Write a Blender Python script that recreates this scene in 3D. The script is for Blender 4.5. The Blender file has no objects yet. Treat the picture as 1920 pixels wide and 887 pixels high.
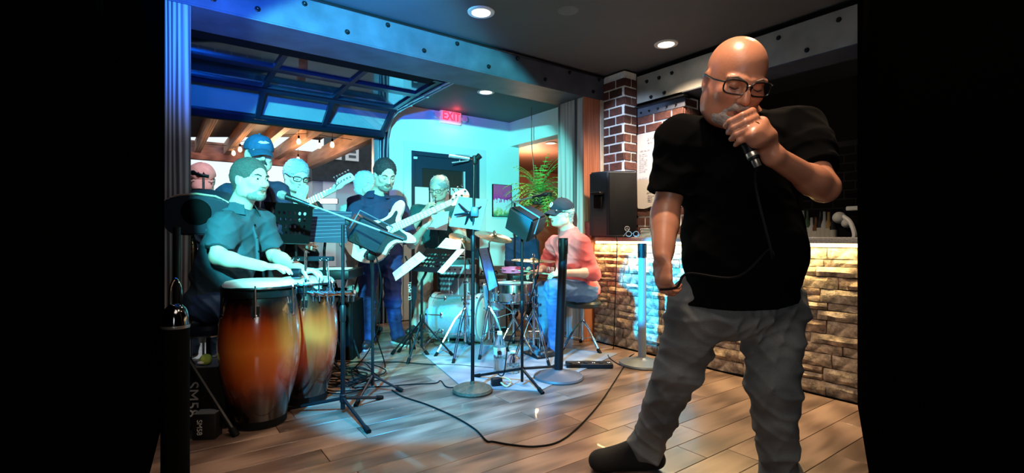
import bpy, bmesh, math, random
import numpy as np
from mathutils import Vector, Matrix, Euler
PI = math.pi
random.seed(7)
S = bpy.context.scene
COL = S.collection
F = 920.0; CX = 960.0; CY = 443.5; CAMH = 1.03

# ---------------------------------------------------------------- camera
cam_d = bpy.data.cameras.new('camera'); cam = bpy.data.objects.new('camera', cam_d); COL.objects.link(cam)
cam.location = (0, 0, CAMH); cam.rotation_euler = (PI/2, 0, 0)
cam_d.sensor_width = 36; cam_d.lens = 36*F/1920; cam_d.clip_start = 0.05
S.camera = cam
S.view_settings.view_transform = 'Standard'; S.view_settings.look = 'None'
S.view_settings.gamma = 1; S.view_settings.use_curve_mapping = False
S.view_settings.exposure = 0.0

# ---------------------------------------------------------------- room frame
ANG = math.atan2(920, 1270)
UA = Vector((math.cos(ANG), math.sin(ANG), 0)); VB = Vector((-math.sin(ANG), math.cos(ANG), 0)); ZZ = Vector((0, 0, 1))
def R(u, v, z=0.0): return UA*u + VB*v + ZZ*z
def P(px, py, Y): return Vector(((px-CX)/F*Y, Y, CAMH-(py-CY)/F*Y))
def ray(px, py): return Vector(((px-CX)/F, 1, -(py-CY)/F))
def G(px, py, z=0.0):
    Y = (CAMH-z)*F/(py-CY); return Vector(((px-CX)/F*Y, Y, z))
def onv(px, py, v):
    d = ray(px, py); return Vector((0, 0, CAMH)) + d*(v/d.dot(VB))
def onu(px, py, u):
    d = ray(px, py); return Vector((0, 0, CAMH)) + d*(u/d.dot(UA))
def uv(p): return (p.dot(UA), p.dot(VB), p.z)

# ---------------------------------------------------------------- light
world = bpy.data.worlds.new('dusk_sky'); S.world = world; world.use_nodes = True
wn = world.node_tree.nodes; wl = world.node_tree.links
bg = wn['Background']; bg.inputs[0].default_value = (0.80, 0.93, 1.0, 1); bg.inputs[1].default_value = 1.15
def lamp(name, kind, loc, power, color, size=0.1, target=None, angle=60, blend=0.5, size_y=None):
    d = bpy.data.lights.new(name, kind); o = bpy.data.objects.new(name, d); COL.objects.link(o)
    o.location = loc; d.energy = power; d.color = color
    if kind == 'SPOT': d.spot_size = math.radians(angle); d.spot_blend = blend; d.shadow_soft_size = size
    elif kind == 'POINT': d.shadow_soft_size = size
    elif kind == 'AREA':
        d.size = size
        if size_y: d.shape = 'RECTANGLE'; d.size_y = size_y
    if target is not None:
        o.rotation_euler = (Vector(target)-Vector(loc)).to_track_quat('-Z', 'Y').to_euler()
    return o
CYAN = (0.02, 0.62, 1.0); BLUE = (0.01, 0.12, 1.0); WARM = (1.0, 0.72, 0.42)
lamp('stage_light_cyan', 'SPOT', (-0.35, -0.1, 2.15), 3000, (0.10, 0.81, 0.81), 0.04, (-0.35-0.140*6.3, 6.2, 1.0), 41, 0.12)
lamp('stage_light_counter', 'SPOT', (-1.12, 1.65, 2.2), 6500, (0.0, 0.50, 1.0), 0.03, (1.22, 4.2, 0.60), 13, 0.25)
lamp('stage_light_floor', 'SPOT', (-0.95, 1.35, 2.25), 1900, (0.01, 0.46, 1.0), 0.03, (-0.45, 3.6, 0.0), 40, 0.3)
lamp('stage_light_blue', 'SPOT', (-0.95, 1.5, 1.75), 900, (0.005, 0.16, 1.0), 0.05, (-1.5, 3.5, 2.75), 70, 0.7)
lamp('left_fill_spot', 'SPOT', (-1.72, 3.25, 2.36), 140, (0.45, 0.75, 1.0), 0.05, (-2.5, 4.1, 1.45), 60, 0.4)  # added spot that brightens the far-left man, no fixture there
lamp('column_fill_spot', 'SPOT', (-1.1, 1.6, 2.15), 650, (0.50, 0.70, 1.0), 0.03, (1.12, 4.65, 1.95), 15, 0.5)  # extra cool spot, put in to brighten the brick column
lamp('post_fill_spot', 'SPOT', (-0.9, 1.1, 1.9), 42, (0.45, 0.62, 1.0), 0.05, (-1.93, 2.85, 2.1), 30, 0.6)  # helper spot added to lift the left wooden post
lamp('low_fill', 'AREA', (-0.2, -1.0, 1.1), 10, (0.92, 0.95, 1.0), 0.8, (1.0, 2.0, 0.45), size_y=0.5)
lamp('room_fill', 'AREA', (0.1, 0.3, 2.5), 16, (1.0, 0.86, 0.74), 1.0, (0.1, 1.2, 0), size_y=1.0)

# ---------------------------------------------------------------- materials
MATS = {}
def nodes(m):
    nt = m.node_tree; return nt.nodes, nt.links, nt.nodes['Principled BSDF']
def mat(name, color=(0.5, 0.5, 0.5), rough=0.5, metal=0.0, var=0.0, scale=20, bump=0.0, bscale=60, rnd=0.0, emit=None, estr=1.0,
        coat=0.0, trans=0.0, sheen=0.0, alpha=1.0, sss=0.0):
    if name in MATS: return MATS[name]
    m = bpy.data.materials.new(name); m.use_nodes = True; MATS[name] = m
    n, l, b = nodes(m)
    c = tuple(color)+(1,)
    b.inputs['Base Color'].default_value = c; b.inputs['Roughness'].default_value = rough; b.inputs['Metallic'].default_value = metal
    b.inputs['Coat Weight'].default_value = coat; b.inputs['Transmission Weight'].default_value = trans
    b.inputs['Sheen Weight'].default_value = sheen; b.inputs['Alpha'].default_value = alpha
    if sss: b.inputs['Subsurface Weight'].default_value = sss; b.inputs['Subsurface Radius'].default_value = (0.01, 0.004, 0.002)
    tc = n.new('ShaderNodeTexCoord')
    if var or rnd:
        ns = n.new('ShaderNodeTexNoise'); ns.inputs['Scale'].default_value = scale; ns.inputs['Detail'].default_value = 4
        l.new(tc.outputs['Object'], ns.inputs['Vector'])
        mr = n.new('ShaderNodeMapRange'); mr.inputs[1].default_value = 0.25; mr.inputs[2].default_value = 0.75
        mr.inputs[3].default_value = 1-var; mr.inputs[4].default_value = 1+var
        l.new(ns.outputs['Fac'], mr.inputs[0])
        out = mr.outputs[0]
        if rnd:
            oi = n.new('ShaderNodeObjectInfo'); m2 = n.new('ShaderNodeMapRange')
            m2.inputs[3].default_value = 1-rnd; m2.inputs[4].default_value = 1+rnd
            l.new(oi.outputs['Random'], m2.inputs[0])
            mm = n.new('ShaderNodeMath'); mm.operation = 'MULTIPLY'; l.new(out, mm.inputs[0]); l.new(m2.outputs[0], mm.inputs[1]); out = mm.outputs[0]
        vm = n.new('ShaderNodeVectorMath'); vm.operation = 'SCALE'; vm.inputs[0].default_value = c[:3]
        l.new(out, vm.inputs['Scale']); l.new(vm.outputs[0], b.inputs['Base Color'])
    if bump:
        n2 = n.new('ShaderNodeTexNoise'); n2.inputs['Scale'].default_value = bscale; n2.inputs['Detail'].default_value = 5
        l.new(tc.outputs['Object'], n2.inputs['Vector'])
        bp = n.new('ShaderNodeBump'); bp.inputs['Strength'].default_value = bump; bp.inputs['Distance'].default_value = 0.01
        l.new(n2.outputs['Fac'], bp.inputs['Height']); l.new(bp.outputs[0], b.inputs['Normal'])
    if emit: b.inputs['Emission Color'].default_value = tuple(emit)+(1,); b.inputs['Emission Strength'].default_value = estr
    return m
def ramp(n, stops):
    r = n.new('ShaderNodeValToRGB'); e = r.color_ramp.elements
    e[0].position, e[0].color = stops[0][0], tuple(stops[0][1])+(1,)
    e[1].position, e[1].color = stops[-1][0], tuple(stops[-1][1])+(1,)
    for p, c in stops[1:-1]:
        x = e.new(p); x.color = tuple(c)+(1,)
    return r
def wood(name, dark, light, rough=0.45, rings=6.0, stretch=(1, 1, 0.08), rnd=0.5, bump=0.1, coat=0.0, distort=4.0, lo=0.2, hi=0.75):
    """grain runs along the axis with the small stretch value (object coordinates, z up)"""
    m = bpy.data.materials.new(name); m.use_nodes = True; MATS[name] = m
    n, l, b = nodes(m)
    tc = n.new('ShaderNodeTexCoord'); mp = n.new('ShaderNodeMapping'); mp.inputs['Scale'].default_value = stretch
    mp.inputs['Rotation'].default_value = (0, 0, 0)
    oi = n.new('ShaderNodeObjectInfo'); sc = n.new('ShaderNodeVectorMath'); sc.operation = 'SCALE'; sc.inputs[0].default_value = (7, 5, 3)
    l.new(oi.outputs['Random'], sc.inputs['Scale']); l.new(sc.outputs[0], mp.inputs['Location'])
    l.new(tc.outputs['Object'], mp.inputs['Vector'])
    w = n.new('ShaderNodeTexNoise'); w.inputs['Scale'].default_value = rings; w.inputs['Detail'].default_value = 8; w.inputs['Distortion'].default_value = distort*0.15
    l.new(mp.outputs[0], w.inputs['Vector'])
    wv = n.new('ShaderNodeTexWave'); wv.wave_type = 'BANDS'; wv.inputs['Scale'].default_value = rings*0.7; wv.inputs['Distortion'].default_value = distort*2
    wv.inputs['Detail'].default_value = 3; wv.inputs['Detail Scale'].default_value = 0.7
    l.new(mp.outputs[0], wv.inputs['Vector'])
    mx = n.new('ShaderNodeMath'); mx.operation = 'MULTIPLY_ADD'; mx.inputs[1].default_value = 0.35; l.new(wv.outputs['Fac'], mx.inputs[0])
    m3 = n.new('ShaderNodeMath'); m3.operation = 'MULTIPLY'; m3.inputs[1].default_value = 0.7; l.new(w.outputs['Fac'], m3.inputs[0]); l.new(m3.outputs[0], mx.inputs[2])
    rr = ramp(n, [(lo, dark), (hi, light)]); l.new(mx.outputs[0], rr.inputs[0])
    m2 = n.new('ShaderNodeMapRange'); m2.inputs[3].default_value = 1-rnd; m2.inputs[4].default_value = 1+rnd; l.new(oi.outputs['Random'], m2.inputs[0])
    vm = n.new('ShaderNodeVectorMath'); vm.operation = 'SCALE'; l.new(rr.outputs[0], vm.inputs[0]); l.new(m2.outputs[0], vm.inputs['Scale'])
    l.new(vm.outputs[0], b.inputs['Base Color']); b.inputs['Roughness'].default_value = rough; b.inputs['Coat Weight'].default_value = coat
    bp = n.new('ShaderNodeBump'); bp.inputs['Strength'].default_value = bump; bp.inputs['Distance'].default_value = 0.004
    l.new(mx.outputs[0], bp.inputs['Height']); l.new(bp.outputs[0], b.inputs['Normal'])
    return m

black = mat('black_matte', (0.002, 0.002, 0.0025), 0.85)
void = mat('black_wall_paint', (0.0006, 0.0006, 0.0006), 1.0); nodes(void)[2].inputs['Specular IOR Level'].default_value = 0.0
blkp = mat('black_plastic', (0.004, 0.0045, 0.006), 0.45)
blkm = mat('black_painted_steel', (0.005, 0.005, 0.006), 0.4, 0.1)
rubber = mat('black_rubber', (0.003, 0.003, 0.003), 0.7)
for m_, v_ in ((black, 0.1), (blkp, 0.3), (blkm, 0.3), (rubber, 0.12)): nodes(m_)[2].inputs['Specular IOR Level'].default_value = v_
chrome = mat('chrome', (0.75, 0.76, 0.78), 0.12, 1.0)
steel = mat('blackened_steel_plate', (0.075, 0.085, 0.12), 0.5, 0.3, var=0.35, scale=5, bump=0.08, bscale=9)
darksteel = mat('dark_bolt_steel', (0.05, 0.05, 0.055), 0.25, 0.9)
mortar = mat('pale_mortar', (0.85, 0.82, 0.78), 0.9, var=0.12, scale=40, bump=0.4, bscale=90)
drkmortar = mat('dark_mortar', (0.03, 0.025, 0.022), 0.95)
brickm = mat('dark_red_brick', (0.075, 0.024, 0.018), 0.8, var=0.45, scale=30, bump=0.6, bscale=90, rnd=0.45)
ceilm = mat('charcoal_ceiling_paint', (0.085, 0.085, 0.09), 0.7, var=0.08, scale=3)
whitep = mat('white_paint', (0.78, 0.78, 0.77), 0.5)
wallm = mat('pale_wall_paint', (0.80, 0.83, 0.80), 0.65, var=0.03, scale=3)
paper = mat('white_paper', (0.68, 0.68, 0.67), 0.8)
ink = mat('dark_ink', (0.03, 0.03, 0.05), 0.8)
redp = mat('red_print', (0.7, 0.03, 0.02), 0.6)
whiteprint = mat('white_print', (0.8, 0.8, 0.8), 0.5)
glassm = mat('clear_glass', (0.9, 0.95, 1), 0.02, trans=1.0); nodes(glassm)[2].inputs['IOR'].default_value = 1.25

# ---------------------------------------------------------------- objects
INV = {}
def tag(o, label=None, cat=None, group=None, kind=None):
    if label: o['label'] = label
    if cat: o['category'] = cat
    if group: o['group'] = group
    if kind: o['kind'] = kind
    return o
def thing(name, label, cat, loc=(0, 0, 0), rz=0.0, group=None):
    o = bpy.data.objects.new(name, None); COL.objects.link(o); o.empty_display_size = 0.1
    M = Matrix.Translation(Vector(loc)) @ Matrix.Rotation(rz, 4, 'Z')
    o.matrix_world = M; o.location = loc; o.rotation_euler = (0, 0, rz)
    INV[o.name] = M.inverted(); o['base'] = 1
    del o['base']
    return tag(o, label, cat, group)
def link_mesh(name, me, parent=None, label=None, M=None):
    """me is in world coordinates; M (optional) is the object's own frame"""
    o = bpy.data.objects.new(name, me); COL.objects.link(o)
    if parent is not None:
        iv = INV[parent.name]; o.parent = parent
    else: iv = Matrix()
    if M is not None:
        me.transform(M.inverted()); o.matrix_local = iv @ M
        INV[o.name] = M.inverted()
    else:
        if parent is not None: me.transform(iv)
        INV[o.name] = iv
    if label: o['label'] = label
    return o
class MB:
    """collects shapes in world coordinates"""
    def __init__(s): s.bm = bmesh.new(); s.X = Matrix()
    def _add(s, geo_verts, M): bmesh.ops.transform(s.bm, matrix=s.X @ M, verts=geo_verts)
    def box(s, c, size, rot=None, bev=0.0):
        """c centre, size full extents, rot 3x3 or z angle"""
        t = bmesh.new(); bmesh.ops.create_cube(t, size=1.0)
        bmesh.ops.scale(t, vec=Vector(size), verts=t.verts)
        if bev: bmesh.ops.bevel(t, geom=t.edges[:], offset=bev, segments=2 if bev > 0.004 else 1, affect='EDGES', profile=0.5)
        if rot is None: rm = Matrix()
        elif isinstance(rot, (int, float)): rm = Matrix.Rotation(rot, 4, 'Z')
        else: rm = rot.to_4x4()
        bmesh.ops.transform(t, matrix=s.X @ Matrix.Translation(Vector(c)) @ rm, verts=t.verts)
        s._merge(t); return s
    def _merge(s, t):
        me = bpy.data.meshes.new('tmp'); t.to_mesh(me); t.free(); s.bm.from_mesh(me); bpy.data.meshes.remove(me)
    def rbox(s, u0, u1, v0, v1, z0, z1, bev=0.0):
        c = R((u0+u1)/2, (v0+v1)/2, (z0+z1)/2)
        return s.box(c, (abs(u1-u0), abs(v1-v0), abs(z1-z0)), ANG, bev)
    def tube(s, pts, r, seg=10, caps=True, closed=False):
        pts = [Vector(p) for p in pts]; n = len(pts)
        rs = r if isinstance(r, (list, tuple)) else [r]*n
        rings = []; prev = None
        for i, p in enumerate(pts):
            if closed: t = (pts[(i+1) % n]-pts[i-1])
            else: t = (pts[min(i+1, n-1)]-pts[max(i-1, 0)])
            if t.length < 1e-9: t = Vector((0, 0, 1))
            t.normalize()
            if prev is None:
                a = Vector((0, 0, 1)) if abs(t.z) < 0.9 else Vector((1, 0, 0))
                x = t.cross(a).normalized()
            else:
                x = prev - t*prev.dot(t)
                x = x.normalized() if x.length > 1e-6 else t.orthogonal().normalized()
            prev = x; y = t.cross(x)
            rings.append([s.bm.verts.new(s.X @ (p + x*(rs[i]*math.cos(2*PI*k/seg)) + y*(rs[i]*math.sin(2*PI*k/seg)))) for k in range(seg)])
        m = n if closed else n-1
        for i in range(m):
            a, b = rings[i], rings[(i+1) % n]
            for k in range(seg): s.bm.faces.new((a[k], a[(k+1) % seg], b[(k+1) % seg], b[k]))
        if caps and not closed:
            s.bm.faces.new(rings[0][::-1]); s.bm.faces.new(rings[-1])
        return s
    def lathe(s, prof, c=(0, 0, 0), axis=(0, 0, 1), seg=24, arc=None):
        """prof: (radius, height) list along the axis from c"""
        q = Vector(axis).normalized().to_track_quat('Z', 'Y').to_matrix().to_4x4()
        M = s.X @ Matrix.Translation(Vector(c)) @ q
        rings = []
        for r, h in prof:
            if r < 1e-6: rings.append([s.bm.verts.new(M @ Vector((0, 0, h)))])
            else: rings.append([s.bm.verts.new(M @ Vector((r*math.cos(2*PI*k/seg), r*math.sin(2*PI*k/seg), h))) for k in range(seg)])
        for i in range(len(rings)-1):
            a, b = rings[i], rings[i+1]
            if len(a) == 1 and len(b) == 1: continue
            for k in range(seg):
                k2 = (k+1) % seg
                if len(a) == 1: s.bm.faces.new((a[0], b[k2], b[k]))
                elif len(b) == 1: s.bm.faces.new((a[k], a[k2], b[0]))
                else: s.bm.faces.new((a[k], a[k2], b[k2], b[k]))
        return s
    def cyl(s, a, b, r, r2=None, seg=16):
        a = Vector(a); b = Vector(b); L = (b-a).length; r2 = r if r2 is None else r2
        return s.lathe([(0, 0), (r, 0), (r2, L), (0, L)], a, b-a, seg)
    def ball(s, c, r, seg=12, scale=(1, 1, 1), rot=None):
        t = bmesh.new(); bmesh.ops.create_uvsphere(t, u_segments=seg, v_segments=max(6, seg*2//3), radius=r)
        bmesh.ops.scale(t, vec=Vector(scale), verts=t.verts)
        bmesh.ops.transform(t, matrix=s.X @ Matrix.Translation(Vector(c)) @ (rot.to_4x4() if rot else Matrix()), verts=t.verts)
        s._merge(t); return s
    def prism(s, poly, O, X, Y, depth):
        """poly 2D list in the plane O + x X + y Y, extruded by depth along X x Y (both ways)"""
        X = Vector(X).normalized(); Y = Vector(Y).normalized(); N = X.cross(Y)
        f = [s.bm.verts.new(s.X @ (Vector(O)+X*x+Y*y+N*depth/2)) for x, y in poly]
        b = [s.bm.verts.new(s.X @ (Vector(O)+X*x+Y*y-N*depth/2)) for x, y in poly]
        s.bm.faces.new(f); s.bm.faces.new(b[::-1]); n = len(poly)
        for i in range(n): s.bm.faces.new((f[i], b[i], b[(i+1) % n], f[(i+1) % n]))
        return s
    def hexa(s, q0, q1):
        """box between two quads (lists of 4 points)"""
        a = [s.bm.verts.new(s.X @ Vector(p)) for p in q0]; b = [s.bm.verts.new(s.X @ Vector(p)) for p in q1]
        s.bm.faces.new(a[::-1]); s.bm.faces.new(b)
        for i in range(4): s.bm.faces.new((a[i], a[(i+1) % 4], b[(i+1) % 4], b[i]))
        return s
    def build(s, name, m, parent=None, label=None, M=None, sharp=40, wn=False):
        bmesh.ops.recalc_face_normals(s.bm, faces=s.bm.faces)
        me = bpy.data.meshes.new(name); s.bm.to_mesh(me); s.bm.free()
        me.materials.append(m)
        if len(me.polygons):
            me.polygons.foreach_set('use_smooth', [True]*len(me.polygons)); me.set_sharp_from_angle(angle=math.radians(sharp))
        return link_mesh(name, me, parent, label, M)
def struct(o): o['kind'] = 'structure'; return o
def catmull(pts, k=6, closed=False):
    pts = [Vector(p) for p in pts]; out = []; n = len(pts)
    rng = range(n) if closed else range(n-1)
    for i in rng:
        if closed: p0, p1, p2, p3 = pts[i-1], pts[i], pts[(i+1) % n], pts[(i+2) % n]
        else: p0, p1, p2, p3 = pts[max(i-1, 0)], pts[i], pts[i+1], pts[min(i+2, n-1)]
        for j in range(k):
            t = j/k
            out.append(0.5*((2*p1)+(p2-p0)*t+(2*p0-5*p1+4*p2-p3)*t*t+(-p0+3*p1-3*p2+p3)*t**3))
    if not closed: out.append(pts[-1])
    return out
def text(name, body, size, O, X, Y, m, parent=None, depth=0.001, align='CENTER', label=None, xs=1.0, bold=0.0):
    c = bpy.data.curves.new('t', 'FONT'); c.body = body; c.size = size; c.extrude = depth; c.align_x = align; c.align_y = 'CENTER'; c.offset = bold
    o = bpy.data.objects.new('t', c); COL.objects.link(o)
    dg = bpy.context.evaluated_depsgraph_get(); me = bpy.data.meshes.new_from_object(o.evaluated_get(dg))
    bpy.data.objects.remove(o); bpy.data.curves.remove(c)
    X = Vector(X).normalized(); Y = Vector(Y).normalized(); N = X.cross(Y).normalized()
    M = Matrix(((X.x*xs, Y.x, N.x, O[0]), (X.y*xs, Y.y, N.y, O[1]), (X.z*xs, Y.z, N.z, O[2]), (0, 0, 0, 1)))
    me.transform(M); me.materials.clear(); me.materials.append(m)
    return link_mesh(name, me, parent, label)
# ================================================================ SETTING
H = 2.65
VF = 5.68          # far wall plane
UC = 3.49          # counter face plane
# floor slab + planks
fl = struct(MB().box((1.0, 3.5, -0.03), (16, 13, 0.04)).build('floor', black))
plankm = wood('oak_plank', (0.060, 0.033, 0.024), (0.235, 0.150, 0.108), 0.30, 9.0, (0.10, 1.3, 1), 0.28, 0.06, coat=0.15)
PW = 0.165; pl_mesh = {}
def plank(u0, u1, v0, i):
    L = round(u1-u0, 3)
    if L not in pl_mesh:
        b = MB(); b.box((0, 0, -0.005), (L-0.003, PW-0.003, 0.01), None, 0.0012)
        o = b.build('plank', plankm, None); pl_mesh[L] = o.data; bpy.data.objects.remove(o)
    o = bpy.data.objects.new('plank', pl_mesh[L]); COL.objects.link(o); o.parent = fl
    o.location = R((u0+u1)/2, v0+PW/2, 0.0); o.rotation_euler = (0, 0, ANG)
rng = random.Random(3)
for i in range(34):
    v0 = 0.16+i*PW
    if v0 > 5.6: break
    # left limit follows the black wall, right limit the counter
    ul = -0.35 if v0 > 2.6 else -0.1
    ul = -0.5 if v0 > 3.4 else ul
    ur = UC-0.02
    if v0 > 3.45: ur = 4.1
    if v0 < 1.6: ul = 0.55 - 0.2*v0
    u = ul-rng.uniform(0, 0.9)
    while u < ur:
        L = rng.choice([0.9, 1.2, 1.5]); plank(max(u, ul-0.1) if u < ul else u, min(u+L, ur) if u+L > ur else u+L, v0, i); u += L
# ceiling
struct(MB().box((1.0, 3.0, H+0.05), (16, 10, 0.1)).build('ceiling', ceilm))
# made-up black side walls, added to keep both flanks dark
def wallseg(name, a, b, z0, z1, m, th=0.1, side=1):
    a = Vector((a[0], a[1], 0)); b = Vector((b[0], b[1], 0)); d = (b-a).normalized(); n = Vector((-d.y, d.x, 0))*side
    q0 = [(a.x, a.y, z0), (b.x, b.y, z0), (b.x+n.x*th, b.y+n.y*th, z0), (a.x+n.x*th, a.y+n.y*th, z0)]
    return struct(MB().hexa(q0, [(x, y, z1) for x, y, z in q0]).build(name, m))
LA = Vector((-2.012, 2.843, 0)); LB = Vector((-1.0, 1.2, 0))
wallseg('wall_left', LA, LB, 0, H, void, 0.1, -1)
wallseg('wall_left_near', LB, (-1.05, -1.6), 0, H, void, 0.1, -1)
RA = Vector((2.122, 3.014, 0)); RB = Vector((0.98, 1.25, 0))
wallseg('wall_right', RA, RB, 0, H, void, 0.1, 1)
wallseg('wall_right_near', RB, (1.2, -1.6), 0, H, void, 0.1, 1)
wallseg('wall_back', (-1.2, -1.6), (1.4, -1.6), 0, H, void, 0.1, -1)
# left stage side wall (hidden behind the post), closes the room
darkwall = mat('dark_stage_wall', (0.02, 0.02, 0.022), 0.8)
struct(MB().rbox(-1.6, -0.07, 3.46, 3.56, 0, H).build('wall_stage_side', darkwall))
struct(MB().rbox(-1.7, -1.6, 3.46, 5.9, 0, H).build('wall_stage_left', darkwall))
# far wall with garage opening, exit door
UJ = 2.27   # jamb of the garage opening
DL, DR, DT = 2.56, 3.56, 2.10
fw = struct(MB().rbox(-1.7, UJ, VF, VF+0.18, 2.30, H).rbox(UJ, DL, VF, VF+0.18, 0, H).rbox(DL, DR, VF, VF+0.18, DT, H).rbox(DR, 4.24, VF, VF+0.18, 0, H).build('wall_far', wallm))
struct(MB().rbox(-1.7, -0.6, VF, VF+0.18, 0, 2.30).build('wall_far_left', wallm))
# wainscot grey lower band + base
struct(MB().rbox(DR+0.11, 4.235, VF-0.015, VF, 0, 0.62).build('trim_1', mat('grey_wainscot', (0.34, 0.33, 0.33), 0.6)))
struct(MB().rbox(UJ+0.02, DL-0.11, VF-0.015, VF, 0, 0.12).build('baseboard_far', whitep))
# header and side wall on the right of the stage (u = 4.07)
struct(MB().rbox(4.07, 4.24, 3.87, VF, 2.31, H).build('wall_stage_right', wallm))
# next room, brown
brown = mat('brown_wall_paint', (0.30, 0.13, 0.07), 0.7, var=0.05, scale=2)
struct(MB().rbox(4.24, 8.4, 9.4, 9.5, 0, H).build('wall_next_room', brown))
struct(MB().rbox(8.4, 8.5, 3.0, 9.5, 0, H).build('wall_next_room_side', brown))
struct(MB().rbox(4.16, 4.24, VF+0.18, 9.5, 0, H).build('wall_next_room_left', brown))
struct(MB().rbox(4.2, 8.5, 3.9, 9.5, H-0.03, H-0.001).build('ceiling_next_room', mat('brown_ceiling_paint', (0.22, 0.10, 0.06), 0.7)))
struct(MB().rbox(3.62, 8.5, 3.74, 3.9, 0, H).build('wall_bar_end', darkwall))
# bar side enclosure
struct(MB().rbox(5.7, 5.8, -1.0, 3.8, 0, H).build('wall_bar_back', mat('dark_bar_wall', (0.03, 0.016, 0.012), 0.8)))
struct(MB().rbox(1.0, 5.8, -1.6, -1.5, 0, H).build('wall_bar_near', void))
# brick slip panel on the bar's back wall, lower right
# ------------------------------------------------ steel beams with bolts
def bolt(p, n, parent, r=0.011):
    b = MB(); n = Vector(n)
    b.lathe([(0, 0.0), (r*1.7, 0), (r*1.7, 0.004), (r*1.1, 0.005), (r*1.1, 0.012), (r*0.7, 0.022), (0, 0.025)], p, n, 8)
    b.build('bolt', darksteel, parent)
t = thing('steel_beam', 'long riveted steel beam over the stage opening, lit blue at its left', 'beam', R(1.8, 3.47, 2.41), ANG)
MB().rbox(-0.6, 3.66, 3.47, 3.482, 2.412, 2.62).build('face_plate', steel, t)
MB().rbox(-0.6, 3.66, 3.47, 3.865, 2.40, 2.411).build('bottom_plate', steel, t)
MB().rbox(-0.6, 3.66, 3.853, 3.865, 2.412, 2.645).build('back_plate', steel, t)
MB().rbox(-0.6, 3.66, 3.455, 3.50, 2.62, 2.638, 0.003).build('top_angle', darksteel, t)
for px, py in [(483,17),(571,7),(651,60),(727,47),(795,95),(857,82),(916,125),(970,110),(1022,149),(1068,136),(1112,172),(1123,150),(400,-2)]:
    bolt(onv(px, py, 3.47), -VB, t)
t = thing('steel_beam', 'riveted steel beam above the bar, lit warm in its middle', 'beam', R(3.83, 2.0, 2.335), ANG+PI/2)
MB().rbox(3.83, 3.842, 0.75, 3.19, 2.335, 2.60).build('face_plate', mat('warm_lit_steel_plate', (0.42, 0.40, 0.36), 0.5, 0.4, var=0.3, scale=4), t)  # lit copy of the steel: paler, warmer colour carries the warm light
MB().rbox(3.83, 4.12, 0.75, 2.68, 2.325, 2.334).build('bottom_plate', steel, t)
MB().rbox(3.83, 4.12, 0.75, 3.19, 2.605, 2.63).build('shadow_strip', black, t)  # black strip stands for the shadow between beam and ceiling
for px, py in [(1213,153),(1236,146),(1260,137),(1221,182),(1246,174),(1460,71),(1513,94),(1573,37),(1380,110),(1340,140),(1420,84)]:
    bolt(onu(px, py, 3.83), -UA, t)
# shelf plate (blue steel angle) on brick column
t = thing('steel_angle', 'short blue-lit steel angle with bolt tips topping the bar brick wall', 'bracket', R(3.86, 2.9, 2.22), ANG+PI/2)
MB().rbox(3.845, 3.86, 2.66, 3.2, 2.205, 2.285).build('plate', steel, t)
MB().rbox(3.80, 3.93, 2.64, 3.22, 2.286, 2.30).build('ledge', darksteel, t)
for k in range(5): bolt(R(3.845, 2.75+k*0.1, 2.24), -UA, t, 0.007)
# ------------------------------------------------ brick columns
def bricks(parent, O, D, N, L, z0, z1, bl=0.2, bh=0.073, j=0.017, off=0.0, depth=0.018, m=brickm, k0=0):
    """courses on the face through O running along D, outward normal N"""
    k = 0; z = z0
    D = Vector(D); N = Vector(N)
    Rm = Matrix((D, N, ZZ)).transposed()
    while z+bh <= z1+0.02:
        h = min(bh, z1-z); s = -bl/2 if (k+k0) % 2 else 0.0; s += off
        while s < L:
            a = max(s, 0); e = min(s+bl-j, L)
            if e-a > 0.02:
                b = MB(); b.box(Vector(O)+D*((a+e)/2)+ZZ*(z+h/2)+N*(depth/2-0.006), (e-a, depth, h), Rm, 0.003)
                b.build('brick', m, parent, M=Matrix.Translation(Vector(O)+D*((a+e)/2)+ZZ*(z+h/2)) @ Rm.to_4x4())
            s += bl
        z += bh+j; k += 1
def brick_thing(name, label, cat, u0, u1, v0, v1, z0, z1):
    t = thing(name, label, cat, R((u0+u1)/2, (v0+v1)/2, z0), ANG)
    MB().rbox(u0, u1, v0, v1, z0, z1).build('mortar', mortar, t)
    return t
b1 = brick_thing('brick_column', 'narrow brick column with pale mortar rising from the counter end to the ceiling', 'column', 3.66, 3.83, 3.20, 3.47, 1.027, 2.632)
bricks(b1, R(3.66, 3.47, 1.05), -VB, -UA, 0.27, 0, 1.575, 0.17)
bricks(b1, R(3.66, 3.20, 1.05), UA, -VB, 0.17, 0, 1.575, 0.2, k0=1)
b2 = brick_thing('brick_wall', 'warm lit brick wall behind the handwritten paper list', 'wall', 3.86, 4.08, 2.68, 3.20, 1.027, 2.30)
bricks(b2, R(3.86, 3.20, 1.05), -VB, -UA, 0.52, 0, 1.16, 0.2)
bricks(b2, R(3.86, 2.68, 1.05), UA, -VB, 0.22, 0, 1.23, 0.2, k0=1)
b3 = thing('brick_wall', 'dim brick wall at the back of the bar, right edge', 'wall', R(5.69, 1.5, 1.3), ANG)
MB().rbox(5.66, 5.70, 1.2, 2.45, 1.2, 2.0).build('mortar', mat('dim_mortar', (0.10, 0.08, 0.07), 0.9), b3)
bricks(b3, R(5.66, 2.45, 1.24), -VB, -UA, 1.25, 0, 0.74, 0.2, m=mat('dim_brick', (0.03, 0.012, 0.01), 0.85, rnd=0.3))
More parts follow.
